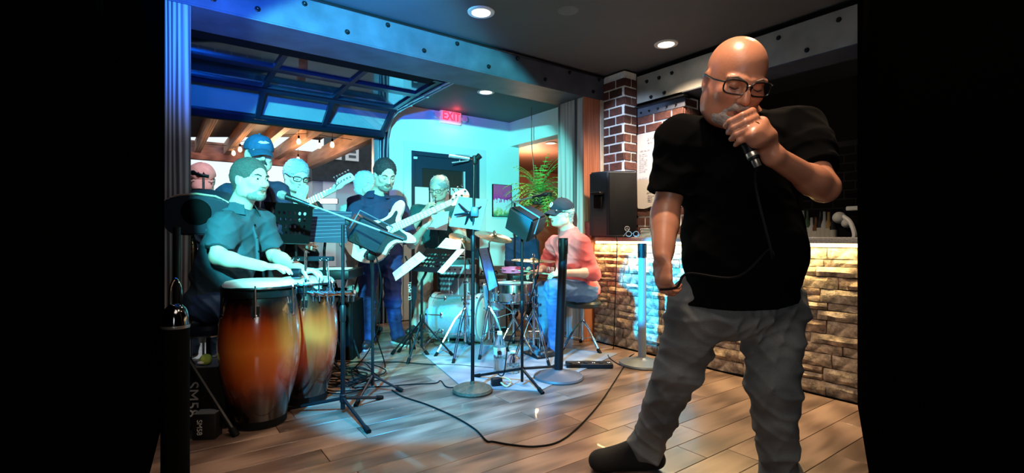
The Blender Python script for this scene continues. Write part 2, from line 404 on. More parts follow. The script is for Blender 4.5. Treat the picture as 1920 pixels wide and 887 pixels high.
# ------------------------------------------------ wooden posts
postm = wood('grey_post_grain', (0.035, 0.03, 0.03), (0.48, 0.43, 0.41), 0.6, 18.0, (1, 1, 0.022), 0.05, 0.25, distort=6, lo=0.32, hi=0.68)
postr = wood('red_brown_post_grain', (0.20, 0.055, 0.028), (0.55, 0.20, 0.11), 0.55, 22.0, (1, 1, 0.06), 0.05, 0.15, distort=6)
t = thing('wooden_post', 'big grey grained wooden post at the left edge under the steel beam', 'post', R(0.05, 3.58, 0), ANG)
MB().rbox(-0.06, 0.165, 3.47, 3.70, 0.1, 2.40, 0.006).build('post_shaft', postm, t)
MB().rbox(-0.07, 0.175, 3.46, 3.71, 0.0, 0.1, 0.004).build('base_trim', postm, t)
t = thing('wooden_post', 'square wooden pillar, grey left side and red-brown front, beside the bar', 'post', R(3.48, 3.66, 0), ANG)
MB().rbox(3.385, 3.60, 3.49, 3.86, 0, 2.40, 0.004).build('post_core', postm, t)
MB().rbox(3.382, 3.605, 3.47, 3.49, 0, 2.40, 0.003).build('front_board', postr, t)
MB().rbox(3.606, 3.658, 3.462, 3.60, 0.0, 2.40, 0.003).build('edge_strip', mat('cream_strip', (0.5, 0.45, 0.36), 0.7, var=0.2, scale=15), t)
# ------------------------------------------------ exit door
d = thing('door_1', None, None, R((DL+DR)/2, VF, 0), ANG); struct(d)
doorm = mat('dark_door_metal', (0.02, 0.035, 0.055), 0.35)
tr = MB(); tr.rbox(DL-0.1, DL, VF-0.02, VF, 0, DT+0.11); tr.rbox(DR, DR+0.1, VF-0.02, VF, 0, DT+0.11); tr.rbox(DL, DR, VF-0.02, VF, DT, DT+0.11)
tr.build('door_frame', mat('pale_door_trim', (0.7, 0.74, 0.72), 0.5), d)
MB().rbox(DL, DL+0.05, VF-0.01, VF+0.1, 0, DT).rbox(DR-0.05, DR, VF-0.01, VF+0.1, 0, DT).rbox(DL+0.05, DR-0.05, VF-0.01, VF+0.1, DT-0.05, DT).build('door_jamb', doorm, d)
MB().rbox(DL+0.05, DL+0.17, VF+0.03, VF+0.075, 0, DT-0.05).rbox(DR-0.21, DR-0.05, VF+0.03, VF+0.075, 0, DT-0.05).rbox(DL+0.17, DR-0.21, VF+0.03, VF+0.075, DT-0.2, DT-0.05).rbox(DL+0.17, DR-0.21, VF+0.03, VF+0.075, 0, 0.3).build('door_leaf', doorm, d)
MB().rbox(DL+0.17, DR-0.21, VF+0.045, VF+0.055, 0.3, DT-0.2).build('door_glass', mat('dark_brown_door_glass', (0.045, 0.028, 0.024), 0.06), d)
MB().rbox(DR-0.225, DR-0.205, VF+0.02, VF+0.04, 0.3, DT-0.2).build('glazing_bead', mat('pale_bead', (0.6, 0.66, 0.68), 0.4), d)
pm = mat('door_paper', (0.75, 0.8, 0.78), 0.8)
c = MB(); c.box(onv(866, 294, VF-0.03), (0.22, 0.05, 0.05), ANG, 0.006); c.build('door_closer', mat('pale_metal', (0.6, 0.62, 0.63), 0.35, 0.5), d)
MB().tube([onv(862, 300, VF-0.06), onv(862, 303, VF-0.1), onv(848, 305, VF-0.16)], 0.007, 6).tube([onv(848, 305, VF-0.16), onv(878, 301, VF-0.06)], 0.008, 6).build('closer_arm', whitep, d)
MB().box(onv(779, 296, VF-0.02), (0.05, 0.015, 0.03), ANG, 0.003).build('door_contact', whitep, d)
for (a, b_, c_, d_, nm) in [(776, 350, 804, 640, 'a'), (807, 346, 842, 640, 'b'), (845, 352, 872, 640, 'c')]:
    p = onv(a, b_, VF+0.03); q = onv(c_, b_, VF+0.03)
    up, vp, zp = uv(p); uq, vq, zq = uv(q)
    MB().rbox(up, uq, VF+0.028, VF+0.034, 0.75, zp).build('taped_paper', pm, d)
# ------------------------------------------------ exit sign
t = thing('exit_sign', 'glowing red EXIT sign with twin emergency lamps above the door', 'sign', R(*uv(onv(845, 222, VF-0.03))), ANG)
uc, vc, zc = uv(onv(845, 219, VF-0.04))
MB().rbox(uc-0.15, uc+0.15, VF-0.06, VF-0.005, zc-0.095, zc+0.095, 0.01).build('housing', mat('sign_face', (0.8, 0.6, 0.6), 0.4, emit=(1, 0.35, 0.4), estr=0.35), t)
MB().rbox(uc-0.045, uc+0.045, VF-0.045, VF-0.005, zc+0.095, zc+0.125, 0.003).build('top_mount', whitep, t)
text('lettering', 'EXIT', 0.15, R(uc, VF-0.062, zc-0.005), UA, ZZ, mat('exit_red', (0.8, 0.02, 0.03), 0.5, emit=(1, 0.03, 0.06), estr=2.2), t, 0.002, xs=0.85, bold=0.003)
for s_ in (-1, 1):
    MB().lathe([(0, 0), (0.03, 0), (0.045, 0.03), (0.045, 0.05), (0.0, 0.055)], R(uc+s_*0.205, VF-0.01, zc-0.01), -VB+ZZ*0.2, 14).build('emergency_lamp', mat('lamp_head', (0.7, 0.72, 0.75), 0.3), t)
lamp('next_room_fill', 'POINT', R(5.6, 7.2, 2.2), 140, (1.0, 0.62, 0.4), 0.2)  # unseen fill, added to brighten the brown room's walls
lamp('exit_glow', 'POINT', R(uc, VF-0.2, zc+0.02), 1.2, (1, 0.05, 0.05), 0.05)
# ------------------------------------------------ picture
p0 = onv(923, 346, VF); p1 = onv(957, 400, VF); u0, _, zt = uv(p0); u1, _, zb = uv(p1); zb = zt-0.44
t = thing('wall_picture', 'small magenta and white flower picture on the teal wall', 'picture', R((u0+u1)/2, VF, (zt+zb)/2), ANG)
pm = bpy.data.materials.new('flower_print'); pm.use_nodes = True; n, l, b = nodes(pm)
tc = n.new('ShaderNodeTexCoord'); sp = n.new('ShaderNodeSeparateXYZ'); l.new(tc.outputs['Generated'], sp.inputs[0])
ns = n.new('ShaderNodeTexNoise'); ns.inputs['Scale'].default_value = 6; ns.inputs['Detail'].default_value = 6; l.new(tc.outputs['Generated'], ns.inputs['Vector'])
ad = n.new('ShaderNodeMath'); ad.operation = 'MULTIPLY_ADD'; ad.inputs[1].default_value = 0.55; l.new(ns.outputs['Fac'], ad.inputs[0]); l.new(sp.outputs['Z'], ad.inputs[2])
rr = ramp(n, [(0.3, (0.05, 0.25, 0.15)), (0.42, (0.5, 0.6, 0.2)), (0.5, (0.75, 0.8, 0.8)), (0.78, (0.8, 0.8, 0.85)), (0.82, (0.75, 0.03, 0.35)), (1.0, (0.9, 0.1, 0.3))]); l.new(ad.outputs[0], rr.inputs[0])
n2 = n.new('ShaderNodeTexNoise'); n2.inputs['Scale'].default_value = 40; l.new(tc.outputs['Generated'], n2.inputs['Vector'])
mx = n.new('ShaderNodeMix'); mx.data_type = 'RGBA'; mx.blend_type = 'OVERLAY'; mx.inputs[0].default_value = 0.8; l.new(rr.outputs[0], mx.inputs[6]); l.new(n2.outputs['Fac'], mx.inputs[7]); l.new(mx.outputs[2], b.inputs['Base Color'])
MB().rbox(u0, u1, VF-0.02, VF-0.001, zb, zt).build('canvas', pm, t)
fr = MB()
for a in ((u0-.006, u0, zb-.006, zt+.006), (u1, u1+.006, zb-.006, zt+.006), (u0, u1, zt, zt+.006), (u0, u1, zb-.006, zb)): fr.rbox(a[0], a[1], VF-0.025, VF-0.001, a[2], a[3])
fr.build('edge', black, t)
# ------------------------------------------------ recessed lights
def downlight(px, py, power, label, color=(1.0, 0.76, 0.52), z=H, angle=120):
    Y = (z-CAMH)*F/(CY-py); p = P(px, py, Y); p.z = z
    t = thing('recessed_light', label, 'light', p, group=None)
    MB().lathe([(0.066, -0.001), (0.098, -0.001), (0.096, -0.008), (0.068, -0.010), (0.066, -0.001)], p, ZZ, 28).build('trim_ring', whitep, t)
    MB().lathe([(0, -0.004), (0.067, -0.004)], p, ZZ, 24).build('lens', mat('lamp_lens', (1, 1, 1), 0.4, emit=(1.0, 0.86, 0.66), estr=9), t)
    lamp('recessed_light_beam', 'SPOT', p-ZZ*0.03, power, color, 0.06, p-ZZ, angle, 0.8)
    return p
downlight(902, 22, 130, 'nearest recessed ceiling light in front of the beam')
downlight(1249, 82, 300, 'recessed ceiling light left of the singer\'s head')
downlight(911, 172, 90, 'recessed ceiling light over the stage beyond the beam')
downlight(1033, 268, 600, 'small recessed light in the brown room beyond', z=H-0.032)
# unseen neighbours of the same row, nearer than the frame shows
lamp('recessed_light_beam_2', 'SPOT', (0.55, 1.35, H-0.03), 130, (1.0, 0.74, 0.5), 0.06, (0.55, 1.35, 0), 130, 0.8)
lamp('recessed_light_beam_3', 'SPOT', (1.45, 2.3, H-0.03), 80, (1.0, 0.70, 0.44), 0.06, (1.45, 2.3, 0), 125, 0.8)
# ceiling stain / cover
struct(MB().lathe([(0, -0.001), (0.07, -0.002), (0.075, 0)], Vector((P(1065, 20, 3.52).x, 3.52, H-0.0005)), ZZ, 20).build('trim_3', mat('ceiling_patch', (0.13, 0.13, 0.135), 0.6)))
# ------------------------------------------------ stone counter
ct = thing('bar_counter', 'stone-faced bar counter with warm strip light under its top', 'counter', R(UC+0.3, 2.0, 0), ANG)
MB().rbox(UC+0.03, UC+0.55, 1.16, 3.44, 0.0, 0.975).build('counter_core', drkmortar, ct)
MB().rbox(UC-0.0, UC+0.62, 1.16, 3.455, 0.985, 1.025, 0.006).build('counter_top', mat('grey_granite', (0.30, 0.30, 0.30), 0.25, var=0.5, scale=120), ct)
MB().rbox(UC+0.02, UC+0.05, 1.16, 3.44, 0.962, 0.984).build('strip_light', mat('warm_strip', (1, 0.9, 0.6), 0.4, emit=(1.0, 0.84, 0.45), estr=4.0), ct)
for k in range(5):
    v_ = 1.3+k*0.47
    lamp('counter_strip_beam', 'AREA', R(UC-0.06, v_, 0.968), 5.6, (1.0, 0.74, 0.30), 0.5, R(UC+0.09, v_, 0.0), size_y=0.03)
stm = bpy.data.materials.new('ledge_stone'); stm.use_nodes = True; n, l, b = nodes(stm)
tc = n.new('ShaderNodeTexCoord'); oi = n.new('ShaderNodeObjectInfo')
n1 = n.new('ShaderNodeTexNoise'); n1.inputs['Scale'].default_value = 14; n1.inputs['Detail'].default_value = 9; n1.inputs['Roughness'].default_value = 0.65; l.new(tc.outputs['Object'], n1.inputs['Vector'])
r1 = ramp(n, [(0.36, (0.085, 0.068, 0.060)), (0.5, (0.30, 0.24, 0.19)), (0.64, (0.58, 0.49, 0.39))]); l.new(n1.outputs['Fac'], r1.inputs[0])
r2 = ramp(n, [(0.0, (0.62, 0.60, 0.60)), (0.4, (0.95, 0.90, 0.85)), (0.75, (1.1, 1.0, 0.88)), (1.0, (0.8, 0.62, 0.52))]); l.new(oi.outputs['Random'], r2.inputs[0])
mx = n.new('ShaderNodeVectorMath'); mx.operation = 'MULTIPLY'; l.new(r1.outputs[0], mx.inputs[0]); l.new(r2.outputs[0], mx.inputs[1]); l.new(mx.outputs[0], b.inputs['Base Color'])
b.inputs['Roughness'].default_value = 0.7
bp = n.new('ShaderNodeBump'); bp.inputs['Strength'].default_value = 1.0; bp.inputs['Distance'].default_value = 0.02; l.new(n1.outputs['Fac'], bp.inputs['Height']); l.new(bp.outputs[0], b.inputs['Normal'])
rs = random.Random(11)
def stone(v0, v1, z0, z1):
    w = v1-v0; h = z1-z0; nx = max(2, min(5, int(w/0.05))); nz = 2 if h < 0.07 else 3
    pr = rs.uniform(0.002, 0.034); smooth = z0 > 0.86
    if smooth: pr = 0.012
    bm = bmesh.new(); g = []
    for i in range(nx+1):
        row = []
        for j in range(nz+1):
            a = i/nx; c = j/nz
            e = 0.0 if (i in (0, nx) or j in (0, nz)) else 1.0
            dep = pr*(0.35 if e == 0 else 1.0) + rs.uniform(-0.006, 0.009)*(0.3 if smooth else 1)
            jv = rs.uniform(-0.004, 0.004) if 0 < i < nx else rs.uniform(-0.002, 0.002)
            jz = rs.uniform(-0.003, 0.003)
            row.append(bm.verts.new(R(UC+0.01-dep, v0+a*w+jv, z0+c*h+jz)))
        g.append(row)
    for i in range(nx):
        for j in range(nz):
            bm.faces.new((g[i][j], g[i+1][j], g[i+1][j+1], g[i][j+1]))
    rim = [g[i][0] for i in range(nx+1)]+[g[nx][j] for j in range(1, nz+1)]+[g[i][nz] for i in range(nx-1, -1, -1)]+[g[0][j] for j in range(nz-1, 0, -1)]
    back = [bm.verts.new(v.co+UA*0.06) for v in rim]
    for i in range(len(rim)): bm.faces.new((rim[i], back[i], back[(i+1) % len(rim)], rim[(i+1) % len(rim)]))
    mb = MB(); mb.bm.free(); mb.bm = bm
    mb.build('stone', stm, ct, M=Matrix.Translation(R(UC, (v0+v1)/2, (z0+z1)/2)) @ Matrix.Rotation(ANG, 4, 'Z'), sharp=25)
z = 0.008; rowh = []
while z < 0.94:
    h = rs.choice([0.045, 0.06, 0.075, 0.085]); 
    if z+h > 0.955-0.03: h = 0.955-z
    rowh.append((z, h)); z += h+0.004
for z, h in rowh:
    v_ = 1.15+rs.uniform(-0.02, 0.04)
    while v_ < 3.43:
        w = rs.uniform(0.10, 0.30)*(1.15 if h > 0.07 else 1.0); e = min(v_+w, 3.435)
        if 3.435-e < 0.06: e = 3.435
        if h > 0.07 and rs.random() < 0.25 and z < 0.8:
            stone(v_, e, z, z+h*0.48); stone(v_, e, z+h*0.52, z+h)
        else: stone(v_, e, z, z+h)
        v_ = e+0.005
struct(MB().rbox(UC-0.005, UC+0.03, 1.16, 3.44, 0.0, 0.006).build('trim_4', black))
# ------------------------------------------------ garage door
gd = thing('garage_door', 'raised black-framed glass overhead door with tilted bottom section', 'door', R(1.0, 5.0, 2.2), ANG)
dfm = mat('door_frame_dark', (0.012, 0.02, 0.045), 0.28, 0.3)
pane_m = bpy.data.materials.new('door_pane_glass'); pane_m.use_nodes = True; n, l, b = nodes(pane_m)
gl = n.new('ShaderNodeBsdfGlossy'); gl.inputs['Roughness'].default_value = 0.03; gl.inputs['Color'].default_value = (0.85, 0.95, 1, 1)
tp = n.new('ShaderNodeBsdfTransparent'); tp.inputs['Color'].default_value = (0.80, 0.88, 0.90, 1)
lw0 = n.new('ShaderNodeLayerWeight'); lw0.inputs['Blend'].default_value = 0.3; lw = n.new('ShaderNodeMath'); lw.operation = 'MULTIPLY_ADD'; lw.inputs[1].default_value = 0.45; lw.inputs[2].default_value = 0.05; l.new(lw0.outputs['Facing'], lw.inputs[0])
ms = n.new('ShaderNodeMixShader'); l.new(lw.outputs[0], ms.inputs[0]); l.new(tp.outputs[0], ms.inputs[1]); l.new(gl.outputs[0], ms.inputs[2])
l.new(ms.outputs[0], n['Material Output'].inputs['Surface'])
us = [-1.14, -0.485, 0.17, 0.83, 1.48, 2.14]
prof = [(5.60, 2.215), (5.20, 2.465), (4.64, 2.49), (4.08, 2.49)]
for k in range(3):
    (va, za), (vb, zb) = prof[k], prof[k+1]
    d = Vector((0, vb-va, zb-za)); L = d.length; d.normalize()
    fr = MB()
    def pt(u, s, o): # along section
        n_ = Vector((0, -d.z, d.y)); q = Vector((0, va, za))+d*s+n_*o; return R(u, q.y, q.z)
    def bar(u0, u1, s0, s1, th=0.022):
        fr.hexa([pt(u0, s0, -th), pt(u1, s0, -th), pt(u1, s1, -th), pt(u0, s1, -th)], [pt(u0, s0, th), pt(u1, s0, th), pt(u1, s1, th), pt(u0, s1, th)])
    bar(us[0], us[-1]+0.04, 0.0, 0.075 if k == 0 else 0.05); bar(us[0], us[-1]+0.04, L-0.05, L-0.002)
    for u in us: bar(u-0.022, u+0.022, 0.05, L-0.05)
    sec = fr.build('door_section', dfm, gd)
    for a, c in zip(us[:-1], us[1:]):
        pn = MB(); pn.hexa([pt(a+.022, .05, -.003), pt(c-.022, .05, -.003), pt(c-.022, L-.05, -.003), pt(a+.022, L-.05, -.003)],
                           [pt(a+.022, .05, .003), pt(c-.022, .05, .003), pt(c-.022, L-.05, .003), pt(a+.022, L-.05, .003)])
        pn.build('pane', pane_m, sec)
    for u in (us[-2], 2.12):
        if k == 0: MB().box(R(u, va-0.03, za+0.03), (0.09, 0.02, 0.03), ANG, 0.004).build('hinge', chrome, sec)
# door bottom seal and handle
MB().rbox(us[0], 2.18, 5.58, 5.63, 2.185, 2.215, 0.004).build('bottom_seal', rubber, gd)
MB().box(onv(487, 224, 5.56), (0.14, 0.02, 0.02), ANG, 0.004).box(onv(478, 222, 5.56), (0.02, 0.03, 0.035), ANG, 0.004).box(onv(496, 224, 5.56), (0.02, 0.03, 0.035), ANG, 0.004).build('pull_handle', chrome, gd)
# spring bar behind the beam
t = thing('spring_bar', 'dark spring housing of the overhead door behind the steel beam', 'housing', R(1.0, 3.97, 2.5), ANG)
MB().rbox(-0.6, 2.0, 3.87, 4.06, 2.415, 2.50).build('housing_box', black, t)
# track
t = thing('door_track', 'galvanised curved side track of the overhead door', 'track', R(2.22, 5.6, 0), ANG)
tv = [(5.63, 0.0), (5.63, 2.05), (5.61, 2.2), (5.55, 2.33), (5.44, 2.42), (5.3, 2.455), (4.9, 2.46), (3.9, 2.46)]
tm = mat('galvanised', (0.45, 0.5, 0.52), 0.35, 0.8)
b = MB()
for off in (0.0, 0.045):
    pts = [R(2.19+off, v, z) for v, z in tv]
    for a, c in zip(pts[:-1], pts[1:]):
        dd = (c-a); b.tube([a, c], 0.010, 6)
b.build('rail', tm, t)
MB().rbox(2.24, 2.28, 3.9, 5.2, 2.50, 2.535).build('angle_iron', tm, t)
for v in (4.2, 4.6, 5.0, 5.3): MB().rbox(2.20, 2.27, v-0.02, v+0.02, 2.46, 2.52).build('bracket', chrome, t)
# jamb frame of the opening
struct(MB().rbox(2.17, UJ, VF-0.02, VF+0.16, 0, 2.29).build('trim_5', dfm))
struct(MB().rbox(2.10, 2.165, VF+0.03, VF+0.10, 0, 2.25).build('trim_6', tm))
# ------------------------------------------------ outside: pergola, house, sky
struct(MB().box(R(0.5, 13.0, -0.04), (16, 14, 0.06), ANG).build('patio_ground', mat('patio_concrete', (0.12, 0.12, 0.13), 0.8, var=0.2, scale=2)))
pg = thing('pergola', 'brown timber pergola outside the raised glass door', 'pergola', R(1.2, 9.0, 0), ANG)
pgm = wood('pergola_timber', (0.13, 0.045, 0.022), (0.42, 0.18, 0.10), 0.7, 14.0, (0.12, 1, 1), 0.1, 0.2, distort=3)
pgm2 = wood('pergola_rafter_timber', (0.16, 0.08, 0.05), (0.48, 0.28, 0.18), 0.7, 14.0, (1, 0.12, 1), 0.1, 0.2, distort=3)
X4 = lambda u, v, z: Matrix.Translation(R(u, v, z)) @ Matrix.Rotation(ANG, 4, 'Z')
MB().rbox(-3.0, 2.5, 10.0, 10.12, 2.36, 2.68, 0.006).build('far_beam', pgm, pg, M=X4(0, 10, 2.5))
MB().rbox(2.36, 2.50, 5.95, 10.0, 2.36, 2.62, 0.006).build('side_beam', pgm2, pg, M=X4(2.4, 8, 2.5))
MB().rbox(-3.0, 2.36, 5.88, 5.94, 2.45, 2.68, 0.006).build('wall_ledger', pgm, pg, M=X4(0, 5.9, 2.5))
for u in (-1.1, -0.68, -0.26, 0.15, 0.57, 1.0, 1.41, 1.82): MB().rbox(u-0.045, u+0.045, 5.95, 10.0, 2.47, 2.67, 0.004).build('rafter', pgm2, pg, M=X4(u, 8, 2.5))
for v in (8.6,): MB().rbox(-3.0, 2.3, v-0.25, v+0.25, 2.70, 2.74).build('cross_board', mat('dark_timber', (0.02, 0.012, 0.01), 0.8), pg)
for u in (-2.0, 2.30): MB().rbox(u-0.07, u+0.07, 10.0, 10.14, -0.01, 2.36, 0.006).build('pergola_post', pgm, pg)
MB().tube([R(-2, 8.0, 2.72), R(2, 8.1, 2.70)], 0.006, 5).build('wire', black, pg)
# string lights
bulbm = mat('bulb_glow', (1, 0.8, 0.5), 0.3, emit=(1.0, 0.62, 0.28), estr=9)
bulbs = [(438, 286, 8.2), (450, 279, 7.8), (560, 264, 7.2), (623, 270, 7.0), (559, 298, 7.8), (533, 320, 8.4), (599, 272, 7.6), (470, 300, 8.0)]
cord = thing('string_light', 'string of small glowing bulbs hung under the pergola rafters', 'lights', P(540, 270, 7.6), group=None)
for px, py, Y in bulbs:
    p = P(px, py, Y)
    MB().lathe([(0, -0.055), (0.02, -0.045), (0.03, -0.02), (0.024, 0.01), (0.012, 0.03), (0, 0.035)], p, ZZ, 10).build('bulb', bulbm, cord)
    MB().cyl(p+ZZ*0.03, p+ZZ*0.075, 0.014, seg=8).tube([p+ZZ*0.07, p+ZZ*0.16], 0.003, 5).build('socket', black, cord)
MB().tube(catmull([P(350, 268, 8.6)]+[P(x, y-13, Y) for x, y, Y in sorted(bulbs[:4])]+[P(660, 262, 6.6)], 5), 0.004, 5).build('cord', black, cord)
lamp('string_light_glow', 'POINT', P(520, 305, 7.4), 70, (1.0, 0.6, 0.32), 0.15)
# house across the yard
hs = thing('house', 'dark shingled house with white windows and pale garage across the yard', 'house', R(4.2, 14.5, 0), ANG)
sh = mat('dark_shingle', (0.025, 0.03, 0.035), 0.8, var=0.4, scale=8); pw = mat('pale_siding', (0.42, 0.46, 0.5), 0.7)
def onvr(px, py, v): return uv(onv(px, py, v))
hv = 14.0
a = onvr(600, 345, hv); bq = onvr(760, 345, hv); top = onvr(660, 255, hv)
MB().rbox(a[0]-0.2, a[0]+4.5, hv, hv+3, 0.0, 2.55).build('garage_wall', pw, hs)
MB().rbox(a[0]-0.25, a[0]+4.5, hv-0.15, hv+3, 2.55, 3.15).build('shingle_band', sh, hs)
MB().rbox(a[0]+0.9, a[0]+4.5, hv+0.5, hv+3, 3.15, 4.6).build('upper_wall', sh, hs)
for (x0, y0, x1, y1) in [(648, 276, 672, 303), (620, 285, 640, 300)]:
    p = onvr(x0, y0, hv-0.17); q = onvr(x1, y1, hv-0.17)
    w = MB(); w.rbox(p[0], q[0], hv-0.2, hv-0.15, q[2], p[2]); wo = w.build('window', whitep, hs)
    MB().rbox(p[0]+0.08, q[0]-0.08, hv-0.21, hv-0.2, q[2]+0.08, (p[2]+q[2])/2-0.03).rbox(p[0]+0.08, q[0]-0.08, hv-0.21, hv-0.2, (p[2]+q[2])/2+0.03, p[2]-0.08).build('window_pane', mat('dark_window', (0.05, 0.07, 0.09), 0.2), wo)
p = onvr(606, 322, hv-0.05); q = onvr(630, 365, hv-0.05)
MB().rbox(p[0], q[0], hv-0.04, hv, 0.2, p[2]).build('house_door', whitep, hs)
# made-up low fence, added outside to darken the lower part
fc = thing('added_yard_fence', 'added dark board fence that darkens the yard behind the band', 'fence', R(-1, 12, 0), ANG)
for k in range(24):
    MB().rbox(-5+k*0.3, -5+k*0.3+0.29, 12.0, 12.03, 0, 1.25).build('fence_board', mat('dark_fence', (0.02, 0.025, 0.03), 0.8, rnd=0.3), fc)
# headlight glare behind the guitarist, a glowing bar stands in for it
t = thing('headlight_glare', 'bright white bar standing in for headlight glare behind the guitarist', 'light', P(610, 376, 8.5))
MB().box(P(606, 377, 8.5), (0.50, 0.05, 0.10), 0.2, 0.02).build('housing', blkp, t)
MB().box(P(606, 377, 8.45), (0.46, 0.03, 0.075), 0.2, 0.01).build('tube', mat('white_glow', (1, 1, 1), 0.4, emit=(1, 0.98, 0.95), estr=14), t)
# ================================================================ PEOPLE (signed distance bodies, surface nets)
def smin(a, b, k):
    h = np.clip(0.5+0.5*(b-a)/k, 0, 1); return b*(1-h)+a*h-k*h*(1-h)
def npv(p): return np.array((p[0], p[1], p[2]), dtype=np.float32)
class Field:
    def __init__(s, vox): s.vox = vox; s.items = []; s.cuts = []; s.folds = None
    def cap(s, a, b, r1, r2, k=0.02, clip=None, op='u', sq=None):
        a = Vector(a); b = Vector(b); s.items.append(('c', npv(a), npv(b), r1, r2, k, clip, op, sq)); return s
    def ell(s, c, rad, rot=None, k=0.02, clip=None, op='u'):
        """rot: 3x3 matrix whose columns are the axes"""
        c = Vector(c); rot = rot if rot is not None else Matrix.Identity(3)
        s.items.append(('e', npv(c), np.array(rot, dtype=np.float32), tuple(rad), 0, k, clip, op, None)); return s
    def chain(s, pts, rs, k=0.012, op='u'):
        for i in range(len(pts)-1): s.cap(pts[i], pts[i+1], rs[i], rs[i+1], k, None, op)
        return s
    def _bb(s, it):
        if it[0] == 'c':
            r = max(it[3], it[4])*(1 if it[8] is None else 1.0)
            if it[8] is not None: r *= max(1.0, 1/min(1.0, it[8][1]))
            return np.minimum(it[1], it[2])-r, np.maximum(it[1], it[2])+r
        r = max(it[3]); return it[1]-r, it[1]+r
    def build(s, name, m, parent, label=None, M=None, smooth=1):
        v = s.vox; lo = None
        for it in s.items:
            if it[7] != 'u': continue
            a, b = s._bb(it)
            lo = a if lo is None else np.minimum(lo, a); hi = b if it is s.items[0] else np.maximum(hi, b)
        lo = lo-0.03; hi = hi+0.03
        n = np.ceil((hi-lo)/v).astype(int)+1
        D = np.full(n, 0.04, dtype=np.float32)
        ax = [lo[i]+v*np.arange(n[i], dtype=np.float32) for i in range(3)]
        for it in s.items:
            a, b = s._bb(it); mg = max(it[5], 0.0)+0.02
            i0 = np.maximum(((a-mg-lo)/v).astype(int), 0); i1 = np.minimum(((b+mg-lo)/v).astype(int)+2, n)
            if np.any(i1 <= i0): continue
            sl = tuple(slice(i0[k], i1[k]) for k in range(3))
            X = ax[0][sl[0]][:, None, None]; Y = ax[1][sl[1]][None, :, None]; Z = ax[2][sl[2]][None, None, :]
            if it[0] == 'c':
                pa, pb = it[1], it[2]; ba = pb-pa; L2 = float(ba@ba)+1e-12
                x = X-pa[0]; y = Y-pa[1]; z = Z-pa[2]
                t = np.clip((x*ba[0]+y*ba[1]+z*ba[2])/L2, 0, 1)
                dx = x-t*ba[0]; dy = y-t*ba[1]; dz = z-t*ba[2]
                if it[8] is not None:   # squash along a direction by a factor
                    sd, f = it[8]; q = dx*sd[0]+dy*sd[1]+dz*sd[2]; g = (1/f-1)
                    dx = dx+sd[0]*q*g; dy = dy+sd[1]*q*g; dz = dz+sd[2]*q*g
                    d = (np.sqrt(dx*dx+dy*dy+dz*dz)-(it[3]+(it[4]-it[3])*t))
                    d = d*(0.5+0.5*f) if f < 1 else d
                else: d = np.sqrt(dx*dx+dy*dy+dz*dz)-(it[3]+(it[4]-it[3])*t)
            else:
                x = X-it[1][0]; y = Y-it[1][1]; z = Z-it[1][2]; A = it[2]; r = it[3]
                q = [x*A[0, i]+y*A[1, i]+z*A[2, i] for i in range(3)]
                k0 = np.sqrt((q[0]/r[0])**2+(q[1]/r[1])**2+(q[2]/r[2])**2)
                k1 = np.sqrt((q[0]/r[0]**2)**2+(q[1]/r[1]**2)**2+(q[2]/r[2]**2)**2)+1e-9
                d = k0*(k0-1)/k1
            if it[6]:
                for (cp, cn) in it[6]:
                    cp = npv(cp); cn = npv(Vector(cn).normalized())
                    d = np.maximum(d, (X-cp[0])*cn[0]+(Y-cp[1])*cn[1]+(Z-cp[2])*cn[2])
            k = it[5]
            if it[7] == 'u': D[sl] = smin(D[sl], d, k)
            else: D[sl] = -smin(-D[sl], d, k)
        if s.folds:
            amp, fr, seed = s.folds; rg = np.random.RandomState(seed)
            X = ax[0][:, None, None]; Y = ax[1][None, :, None]; Z = ax[2][None, None, :]
            band = np.abs(D) < 0.03; N = np.zeros_like(D); W = np.zeros_like(D)
            for _ in range(3):
                w = rg.normal(size=3)*fr*0.4; W += 1.3*np.sin(X*w[0]+Y*w[1]+Z*w[2]+rg.uniform(0, 6))
            for _ in range(4):
                w = rg.normal(size=3); w[2] *= 1.9; w = w/np.linalg.norm(w)*fr*rg.uniform(0.8, 1.7)
                q = np.sin(X*w[0]+Y*w[1]+Z*w[2]+W*0.9+rg.uniform(0, 6)); N -= 0.8*(1-np.sqrt(q*q+0.04))**2
            D += amp*N*band
        for (cp, cn) in s.cuts:
            cp = npv(cp); cn = npv(Vector(cn).normalized())
            D = np.maximum(D, (ax[0][:, None, None]-cp[0])*cn[0]+(ax[1][None, :, None]-cp[1])*cn[1]+(ax[2][None, None, :]-cp[2])*cn[2])
        return net_mesh(D, lo, v, name, m, parent, label, M)
